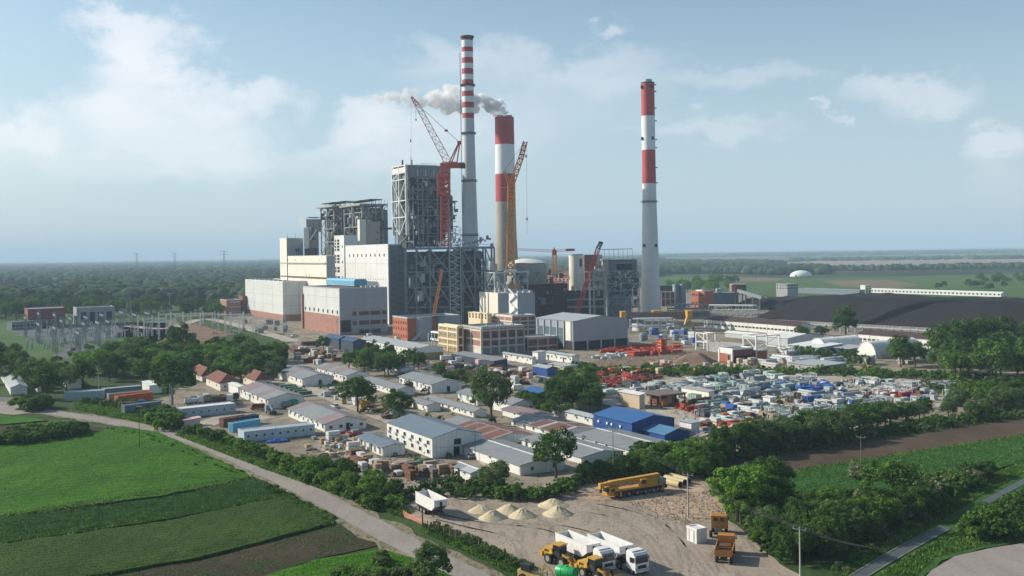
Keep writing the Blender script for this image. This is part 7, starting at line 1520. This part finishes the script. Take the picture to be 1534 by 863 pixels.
def loader(P, ang, label):
    r = empty('wheel_loader', P, ang, label, 'wheel loader', 'yellow wheel loaders', 1.1); Y = loader_yellow
    for x in (-1.5, 1.5):
        for s in (-1, 1): wheel(r, x, s * 1.05, .78, .6)
    prism(r, 'engine_hood', Y, [(-3.1, 1.1), (-.9, 1.1), (-.9, 2.35), (-2.9, 2.2), (-3.1, 1.9)], -.95, .95); bm_box(r, 'counterweight', Y, -3.45, -1.15, .8, -2.9, 1.15, 1.6); bm_box(r, 'grille', chassis, -3.13, -.6, 1.25, -3.09, .6, 1.9)
    for s in (-1, 1): bm_box(r, 'side_grille', chassis, -2.6, min(s * .94, s * .97), 1.4, -1.6, max(s * .94, s * .97), 2.0); bm_box(r, 'fender', Y, -2.3, s * 1.0 - .35, 1.6, -.7, s * 1.0 + .35, 1.68)
    bm_box(r, 'rear_frame', chassis, -2.8, -.6, .7, 0, .6, 1.15); bm_box(r, 'front_frame', Y, .1, -.5, .7, 2.0, .5, 1.5)
    bm_box(r, 'cab', chassis, -.85, -.75, 1.2, .55, .75, 1.9); bm_box(r, 'cab_glass', glass, -.8, -.72, 1.9, .5, .72, 2.95); bm_box(r, 'cab_roof', Y, -.95, -.85, 2.95, .7, .85, 3.12)
    for x in (-.82, .5):
        for s in (-1, 1): bar(r, 'cab_pillar', chassis, (x, s * .74, 1.9), (x, s * .74, 2.96), .09)
    rod(r, 'exhaust', chassis, (-1.5, .4, 2.2), (-1.5, .4, 3.0), .07, 8)
    for s in (-1, 1): bar(r, 'lift_arm', Y, (.9, s * .45, 1.75), (2.2, s * .45, 1.3), .28, .16); bar(r, 'lift_arm', Y, (2.2, s * .45, 1.3), (3.4, s * .45, .5), .26, .16); rod(r, 'ram', steel_light, (.8, s * .25, 1.2), (2.4, s * .35, .95), .07, 8)
    bar(r, 'tilt_link', chassis, (1.5, 0, 1.9), (2.7, 0, 1.35), .2); prism(r, 'bucket', Y, [(3.3, .12), (4.5, .05), (4.5, .12), (3.55, .3), (3.4, .8), (3.7, 1.25), (3.62, 1.3), (3.25, .95), (3.2, .5)], -1.4, 1.4)
    for s in (-1, 1): prism(r, 'bucket_side', Y, [(3.3, .12), (4.5, .08), (3.75, 1.2), (3.3, .9)], s * 1.4 - .04, s * 1.4 + .04)
    for s in (-1, 1): box(r, 'work_light', lamp_glass, .6, s * .6 - .08, 3.0, .72, s * .6 + .08, 3.14); box(r, 'headlight', lamp_glass, 2.0, s * .7 - .1, 1.5, 2.1, s * .7 + .1, 1.65)
    return r
loader(G(840, 845), headed(G(812, 832), G(866, 850)), 'yellow wheel loader in front of the left tipper truck, bucket down to the right')
loader(G(893, 867), headed(G(866, 856), G(920, 876)), 'nearest yellow wheel loader at the bottom edge, before the truck cab')
# backhoe with folded arm, at the bottom edge
P = G(797, 872); r = empty('backhoe_loader', P, headed(G(782, 868), G(815, 874)), 'old pale yellow backhoe with its arm folded, beside the green tank', 'backhoe'); Y = M('backhoe_yellow', (.60, .42, .14), .5, .2, 1, stain=(.25, .2, .12, .5))
for s in (-1, 1): wheel(r, -1.2, s * .9, .7, .4); wheel(r, 1.1, s * .9, .48, .3)
prism(r, 'body', Y, [(-2.2, .7), (1.7, .7), (1.7, 1.3), (.2, 1.5), (-.5, 1.7), (-2.2, 1.9)], -.8, .8); bm_box(r, 'cab', chassis, -1.6, -.75, 1.8, 0, .75, 2.7); bm_box(r, 'cab_roof', chassis, -1.7, -.8, 2.7, .1, .8, 2.8)
bar(r, 'boom', Y, (1.6, 0, 1.3), (2.2, 0, 3.1), .28); bar(r, 'dipper', Y, (2.2, 0, 3.1), (3.7, 0, 2.1), .24); bar(r, 'dipper', Y, (3.7, 0, 2.1), (3.5, 0, .9), .2); prism(r, 'bucket', Y, [(3.2, .3), (3.8, .2), (3.9, .9), (3.4, 1.0)], -.4, .4); rod(r, 'ram', steel_light, (1.8, 0, 2.0), (2.9, 0, 2.9), .07, 8)
# green tank
A, B = G(836, 868), G(861, 873); r = empty('water_tank', A, headed(A, B), 'bright green cylindrical tank lying between backhoe and wheel loader', 'tank'); rod(r, 'shell', green_paint, (0, 0, 1.45), (3.2, 0, 1.45), .95, 28); rod(r, 'end_cap', green_paint, (3.2, 0, 1.45), (3.35, 0, 1.45), .78, 28); rod(r, 'end_cap', green_paint, (-.15, 0, 1.45), (0, 0, 1.45), .78, 28)
for x in (.9, 2.2): rod(r, 'band', green_paint, (x, 0, 1.45), (x + .08, 0, 1.45), .98, 28)
bm_box(r, 'frame', chassis, -.2, -.5, .3, 3.4, .5, .55); rod(r, 'filler_cap', green_paint, (1.6, 0, 2.3), (1.6, 0, 2.55), .25, 12)
for s in (-1, 1): wheel(r, 1.6, s * .75, .35, .25)
# telescopic mobile crane
A, B = G(994, 734), G(908, 747); r = empty('mobile_crane', A, headed(A, B), 'yellow telescopic mobile crane on many axles at the back of the truck yard', 'mobile crane'); L = (B - A).length; Y = crane_yellow
bm_box(r, 'carrier', chassis, 0, -1.3, .8, L - 1.2, 1.3, 1.5); bm_box(r, 'deck', Y, 1, -1.32, 1.5, L - 1.5, 1.32, 1.68)
for i in range(6):
    for s in (-1, 1): wheel(r, 1.4 + i * (L - 3.4) / 5.4, s * 1.15, .65, .45)
prism(r, 'driver_cab', Y, [(L - 2.3, .7), (L, .7), (L + .12, 1.3), (L - .15, 2.35), (L - 2.3, 2.45)], -1.3, 1.3); prism(r, 'windscreen', glass, [(L + .09, 1.42), (L + .14, 1.42), (L - .08, 2.25), (L - .13, 2.25)], -1.15, 1.15)
for s in (-1, 1): bm_box(r, 'side_window', glass, L - 1.4, min(s * 1.3, s * 1.32), 1.5, L - .5, max(s * 1.3, s * 1.32), 2.2)
bm_box(r, 'turntable', Y, 2.2, -1.1, 1.7, 5.6, 1.1, 3.1); bm_box(r, 'operator_cab', Y, 5.2, .35, 1.75, 6.8, 1.3, 3.3); bm_box(r, 'cab_window', glass, 5.4, 1.29, 2.3, 6.6, 1.33, 3.1); bm_box(r, 'counterweight', steel_grey, .2, -1.25, 1.7, 2.0, 1.25, 2.9)
for k, (x1, w_) in enumerate(((L - 1.0, 1.15), (L + .2, .95), (L + .9, .78))): bar(r, 'boom_section', Y, (1.2 + k * .3, -.2, 3.35), (x1, -.2, 3.05 - k * .05), w_, w_ * .8)
bm_box(r, 'boom_head', Y, L + .6, -.65, 2.2, L + 1.5, .25, 3.3); rod(r, 'hook_block', chassis, (L + 1.2, -.2, 1.4), (L + 1.2, -.2, 2.0), .3, 12); rod(r, 'luffing_ram', steel_light, (5.5, -.2, 2.2), (9, -.2, 3.0), .2, 10)
for s in (-1, 1):
    for x in (.8, L - 3): bm_box(r, 'outrigger', Y, x, s * 1.35 - .12, .4, x + .5, s * 1.35 + .12, 1.4)
# two orange trucks at the right
def old_truck(P, ang, label, bed=True):
    r = empty('dump_truck', P, ang, label, 'truck', None, 1.2); O = truck_orange; x1 = 6.6 if bed else 5.0
    bm_box(r, 'chassis', chassis, 0, -.45, .7, x1, .45, 1.0)
    for x in (1.0, 2.2, x1 - 1.1) if bed else (1.0, x1 - 1.1):
        for s in (-1, 1): wheel(r, x, s * 1.0, .5, .4)
    prism(r, 'cab', O, [(x1 - 1.9, .8), (x1, .8), (x1 + .05, 1.6), (x1 - .15, 2.65), (x1 - 1.9, 2.7)], -1.15, 1.15); prism(r, 'windscreen', glass, [(x1 + .03, 1.7), (x1 + .07, 1.7), (x1 - .1, 2.5), (x1 - .14, 2.5)], -1, 1)
    for s in (-1, 1): bm_box(r, 'side_window', glass, x1 - 1.2, min(s * 1.145, s * 1.17), 1.7, x1 - .4, max(s * 1.145, s * 1.17), 2.4); bm_box(r, 'mirror', chassis, x1 - .1, s * 1.3 - .07, 1.8, x1, s * 1.3 + .07, 2.3); bm_box(r, 'rear_window', glass, x1 - 1.93, s * .5 - .3, 1.9, x1 - 1.89, s * .5 + .3, 2.45)
    if bed:
        bm_box(r, 'bed_floor', rust_steel, 0, -1.15, 1.15, 4.5, 1.15, 1.3)
        for s in (-1, 1): bm_box(r, 'bed_side', O, 0, s * 1.18 - .06, 1.3, 4.5, s * 1.18 + .06, 2.0)
        bm_box(r, 'tailgate', O, -.05, -1.1, 1.1, .05, 1.1, 1.95); bm_box(r, 'bed_front', O, 4.42, -1.1, 1.3, 4.5, 1.1, 2.5)
        for i in range(5): bm_box(r, 'rib', rust, .5 + i * .9, -1.27, 1.2, .6 + i * .9, 1.27, 1.95)
        bm_box(r, 'divider', O, 2.2, -1.1, 1.3, 2.28, 1.1, 1.8); lump_ = box(r, 'load', rust, 2.6, -.8, 1.3, 3.9, .8, 1.9)
    bm_box(r, 'bumper', O, x1 - .02, -1.15, .5, x1 + .18, 1.15, .85)
    return r
old_truck(G(1084, 846), headed(G(1083, 846), G(1093, 806)), 'rusty orange dump truck seen from behind, right of the white cabin')
old_truck(G(1074, 808), headed(G(1074, 808), G(1081, 790)), 'orange truck cab parked farther back beside the bushes', False)
b = place((1044, 815), 1029, 1059, top=793.5); 
b = body(b, 'site_cabin', 'white cube shaped site cabin standing alone in the truck yard', 'cabin', white_panel, 'flat', roof_white, parapet=.08, fascia=white_paint)
for i in range(3): bar(b.root, 'panel_joint', steel_light, (-.03, b.ly * (i + 1) / 4, .1), (-.03, b.ly * (i + 1) / 4, b.h - .3), .05)
bm_box(b.root, 'door', white_paint, -.07, b.ly * .3, .1, -.02, b.ly * .6, b.h * .82); bm_box(b.root, 'handle', chassis, -.1, b.ly * .34, 1.0, -.06, b.ly * .36, 1.15)
b = front((937, 862 + 12), (975, 862 + 14), 2.5, 1.2, 'van_roof', 'x', 'x', white_paint) if False else None
# cars and small trucks of the camp
def car(P, ang, m, label, L=4.3, h=1.45, van=False, group=None):
    r = empty('parked_van' if van else 'parked_car', P, ang, label, 'van' if van else 'car', group)
    if van: prism(r, 'body', m, [(0, .35), (L, .35), (L, 1.1), (L - .7, h), (0, h)], -.95, .95); prism(r, 'windscreen', glass, [(L - .02, 1.12), (L + .02, 1.12), (L - .66, h - .05), (L - .7, h - .05)], -.85, .85)
    else:
        prism(r, 'body', m, [(0, .3), (L, .3), (L, .7), (L - 1.0, .88), (.2, .92), (0, .8)], -.86, .86); prism(r, 'cabin', glass, [(.35, .88), (L - 1.1, .88), (L - 1.8, h - .08), (.8, h - .08)], -.74, .74); prism(r, 'roof', m, [(.75, h - .1), (L - 1.75, h - .1), (L - 1.9, h), (.9, h)], -.72, .72)
    for x in (.8, L - .85):
        for s in (-1, 1): wheel(r, x, s * .8, .33, .2)
    return r
for px, py, a, m, lab, kw in ((375, 614, 15, red_paint, 'bright red pickup beside the long white roofed hut', dict(L=6.5, h=2.0)), (660, 540, 20, white_paint, 'white van below the ochre wall of the office barrack', dict(van=True, h=2.3, L=6)), (683, 542, 10, white_paint, 'second white van right of the office barrack', dict(van=True, h=2.2, L=5)),
        (437, 504, 30, white_paint, 'small white car parked left of the grey hall', {}), (345, 498, 10, white_paint, 'white car on the plant road left of the transformers', {}), (318, 500, 10, white_paint, 'left white car on the plant road above the tree belt', {}),
        (562, 668, 40, tarp_blue, 'blue container like van behind the small barrack', dict(van=True, h=2.2)), (625, 640, 120, steel_dark, 'dark car on the camp road beside the round tree', {}), (505, 612, 120, white_w, 'white car beside the camp road crates', {}), (700, 688, 30, steel_grey, 'grey car in the shade of the two storey block', {}),
        (768, 585, 30, white_paint, 'white van near the blue workshop', dict(van=True, h=2.1)), (930, 560, 20, white_paint, 'white truck cab among the red steel frames', dict(van=True, h=2.8, L=5)), (870, 585, 30, navy, 'navy container truck beside the dark tree clump', dict(van=True, h=2.8, L=7)), (1040, 560, 10, crane_yellow, 'yellow machine at the edge of the green strip', dict(van=True, h=2.4, L=5))):
    car(G(px, py), R(a), m, lab, **kw)
def small_truck(P, ang, mc, mb, label, L=7, group=None, boom=False):
    r = empty('parked_truck', P, ang, label, 'truck', group); bm_box(r, 'chassis', chassis, 0, -.5, .6, L, .5, .9)
    for x in (1.2, 2.4, L - 1.2):
        for s in (-1, 1): wheel(r, x, s * 1.0, .5, .35)
    prism(r, 'cab', mc, [(L - 2, .6), (L, .6), (L, 1.6), (L - .2, 2.7), (L - 2, 2.7)], -1.15, 1.15); bm_box(r, 'windscreen', glass, L - .12, -1.0, 1.7, L + .02, 1.0, 2.4); bm_box(r, 'bed', mb, 0, -1.2, .95, L - 2.2, 1.2, 1.2 if boom else 2.2)
    if boom: bar(r, 'boom', mc, (1, 0, 1.6), (L - .5, 0, 3.1), .5); bar(r, 'boom', mc, (L - .5, 0, 3.1), (L + 1.5, 0, 2.0), .35)
    return r
for i, (px, py, a, mc, mb) in enumerate(((285, 603, 20, white_paint, steel_grey), (297, 605, 20, steel_grey, wood), (308, 602, 20, crane_yellow, steel_dark), (320, 604, 15, white_paint, rust), (330, 601, 15, steel_dark, steel_grey), (276, 607, 25, white_paint, white_w))):
    small_truck(G(px, py), R(a), mc, mb, ['white cabbed', 'grey cabbed', 'yellow cabbed', 'white and rusty', 'dark', 'all white'][i] + ' truck in the row before the red tiled houses', 6.5, 'trucks parked before the red tiled houses')
for i, (px, py, a) in enumerate(((556, 618, 20), (566, 612, 200), (578, 620, 60), (590, 612, 10))):
    small_truck(G(px, py), R(a), loader_yellow, steel_dark if i % 2 else crane_yellow, ('left', 'rear', 'front', 'right')[i] + ' yellow machine of the group beside the camp road trees', 6, 'yellow machines beside the camp road', True)
small_truck(G(572, 628), R(40), steel_grey, rust, 'dark grey machine in front of the yellow machines', 5.5, None, True); small_truck(G(410, 622), R(120), steel_grey, steel_dark, 'dark loader parked at the gable of the rose striped barrack', 6.5, None, True); small_truck(G(424, 600 + 12), R(30), green_net, steel_grey, 'greenish trailer beside the first barracks', 5)
small_truck(G(1313, 560), R(95), truck_orange, orange_paint, 'orange truck facing away on the track right of the storage yard', 7.5)
small_truck(G(185, 612), R(10), tarp_blue, steel_dark, 'blue cabbed lorry between the orange trailer and the grey container', 7)
for k in range(5): bm_box(empty('parked_trailer', G(420 + k * 7, 584 + k * 2.6), R(30), 'green grey flat trailer in the row beside the first barrack', 'trailer', 'flat trailers beside the first barrack'), 'bed', MATS['tarp_green'], 0, 0, .6, 5, 2.2, 1.7)
# ---------------------------------------------------------------- poles, wires and fence
def wpole(px, py, top, label, arms=1, m=None, w_=.16):
    N = G(px, py); h = ZAT(N, top); r = empty('power_pole', N, R(-35), label, 'power pole'); rod(r, 'pole', m or concrete, (0, 0, 0), (0, 0, h), w_, 10, .6)
    for k in range(arms): bar(r, 'crossarm', steel_grey, (-1.1, 0, h - .35 - k * .8), (1.1, 0, h - .35 - k * .8), .1)
    for s in (-1, 0, 1): rod(r, 'insulator', concrete_old, (s * 1.0, 0, h - .3), (s * 1.0, 0, h + .05), .06, 6)
    return r, h
pA, hA = wpole(1031, 776, 709, 'pale concrete power pole in the truck yard right of the mobile crane'); pB, hB = wpole(1199, 868, 790, 'pale concrete power pole at the bottom beside the right thicket')
pC, hC = wpole(919, 716, 640, 'dark pole with two crossarms rising over the wide barracks', 2, steel_grey, .13); wpole(1290, 696, 653, 'thin pole standing in the right green field', 1, wood_post, .12); wpole(209, 673, 607, 'thin dark pole at the edge of the bright green field', 1, steel_dark, .10)
wpole(65, 604, 560, 'thin pole before the dark garden tree', 1, steel_dark, .1); wpole(712, 690, 634, 'thin dark pole beside the two storey block', 1, steel_dark, .08); wpole(417, 668, 640, 'short pole before the pale blue hut', 1, steel_grey, .08); wpole(560, 745, 712, 'short pole in the roadside hedge', 1, wood_post, .09)
for k in range(3): wpole(255 + k * 2.2, 626, 574 + k * 3, ('left', 'middle', 'right')[k] + ' of three pale posts in front of the big dark junction tree', 0, steel_light, .12)
def sag(a, b, s, n=14): return [a.lerp(b, i / n) - Vector((0, 0, s * 4 * (i / n) * (1 - i / n))) for i in range(n + 1)]
top = lambda r, h, s: r.location + Vector((s * math.cos(R(-35)), s * math.sin(R(-35)), h))
k = 0
for a, ha, b_, hb in ((pA, hA, pB, hB), (pC, hC, pA, hA)):
    for s in (-1, 0, 1):
        c = cable(None, 'power_line', wire_mat, sag(top(a, ha, s), top(b_, hb, s), 1.0), .025); tag(c, ('wire strand from the yard pole to the bottom right pole' if k < 3 else 'wire strand from the crossarm pole to the yard pole'), 'wire', 'power line wires'); k += 1
for s in (-1, 0, 1):
    e = G(1330, 905) + Vector((0, 0, 8)); c = cable(None, 'power_line', wire_mat, sag(top(pB, hB, s), e + Vector((s, -s * .6, 0)), .6), .025); tag(c, 'wire strand leaving the bottom right pole towards the ditch', 'wire', 'power line wires')
# fence along the truck yard
line = [(633, 787), (700, 815), (765, 842), (800, 858), (840, 880)]; pts = [G(*p) for p in line]; r = empty('yard_fence', pts[0], 0, 'wooden post fence between the road verge and the truck yard', 'fence'); prevp = None; rf = random.Random(4)
for a, b_ in zip(pts, pts[1:]):
    n = max(1, round((b_ - a).length / 2.0))
    for i in range(n):
        p = a.lerp(b_, i / n) - pts[0]; h = rf.uniform(1.3, 1.7); bar(r, 'post', wood_post, p, p + Vector((rf.uniform(-.06, .06), rf.uniform(-.06, .06), h)), .14)
        if prevp is not None:
            for z in (.5, 1.05): bar(r, 'wire', wire_mat, prevp + Vector((0, 0, z)), p + Vector((0, 0, z)), .03)
        prevp = p
for px, py in ((603, 773), (633, 787)): q = G(px, py); o = empty('gate_post', q, 0, ('left' if px < 610 else 'right') + ' wooden gate post beside the orange netting', 'post'); bar(o, 'post', wood_post, (0, 0, 0), (0, 0, 2.3), .25)
A, B = G(603, 773), G(633, 787); net = cable(None, 'x', wire_mat, [A, B], .01); bpy.data.objects.remove(net)
m_, t_, b_n = nodemat('orange_net', .8); b_n.inputs['Base Color'].default_value = (.62, .26, .17, 1); L = (B - A).length; bm = bmesh.new(); u = (B - A).normalized()
for i in range(46):
    x = L * i / 45
    q = [A + u * x, A + u * (x + .05)]; vs = [bm.verts.new(q[0] - A + Vector((0, 0, .1))), bm.verts.new(q[1] - A + Vector((0, 0, .1))), bm.verts.new(q[1] - A + Vector((0, 0, 1.25 - .25 * math.sin(3.14 * x / L)))), bm.verts.new(q[0] - A + Vector((0, 0, 1.25 - .25 * math.sin(3.14 * x / L))))]; bm.faces.new(vs)
for k in range(14):
    z0 = .1 + k * .08; c = [bm.verts.new(u * (L * i / 8) + Vector((0, .01, z0 * (1 - .2 * math.sin(3.14 * i / 8))))) for i in range(9)]; d_ = [bm.verts.new(v.co + Vector((0, 0, .035))) for v in c]
    for i in range(8): bm.faces.new((c[i], c[i + 1], d_[i + 1], d_[i]))
o = from_bm('orange_netting', bm, m_); o.location = A; tag(o, 'sagging orange plastic netting between two posts at the yard entrance', 'netting')
# ---------------------------------------------------------------- steam and air
plume('steam_plume', 'thick white steam leaving the broad chimney and drifting left', [(756, 174, 8), (752, 167, 12), (742, 160, 18), (728, 156, 22), (712, 155, 23), (696, 153, 23)], 850, .6, (.99, .99, .99), 1)
plume('steam_plume', 'thinning grey steam trailing left behind the slender chimney', [(700, 153, 20), (686, 149, 26), (670, 148, 25), (652, 147, 23), (636, 149, 20)], 850, .30, (.98, .98, .985), 2)
plume('steam_plume', 'last torn wisps of steam at the left end of the plume', [(638, 149, 20), (620, 147, 19), (602, 145, 17), (588, 144, 14), (572, 147, 12), (558, 151, 8)], 850, .16, (.95, .96, .97), 3)
plume('steam_plume', 'small white puff of steam beside the little concrete tower', [(462, 352, 3), (456, 342, 5), (452, 334, 6), (450, 324, 4)], 870, .10, (.97, .97, .97), 4)
def haze():
    bm = bmesh.new(); bmesh.ops.create_cube(bm, size=1)
    for v in bm.verts: v.co = Vector((v.co.x * 84000, 22300 + v.co.y * 46600, (v.co.z + .5) * 262 - 2))
    m = bpy.data.materials.new('haze'); m.use_nodes = True; t = NT(m.node_tree); t.n.remove(t.n['Principled BSDF']); v = t.new('ShaderNodeVolumePrincipled')
    v.inputs['Color'].default_value = (.60, .80, 1.0, 1); v.inputs['Density'].default_value = HAZE; v.inputs['Anisotropy'].default_value = .0
    t.link(v.outputs[0], t.n['Material Output'].inputs['Volume']); tag(from_bm('haze', bm, m), kind='stuff')
HAZE = .000118
haze()
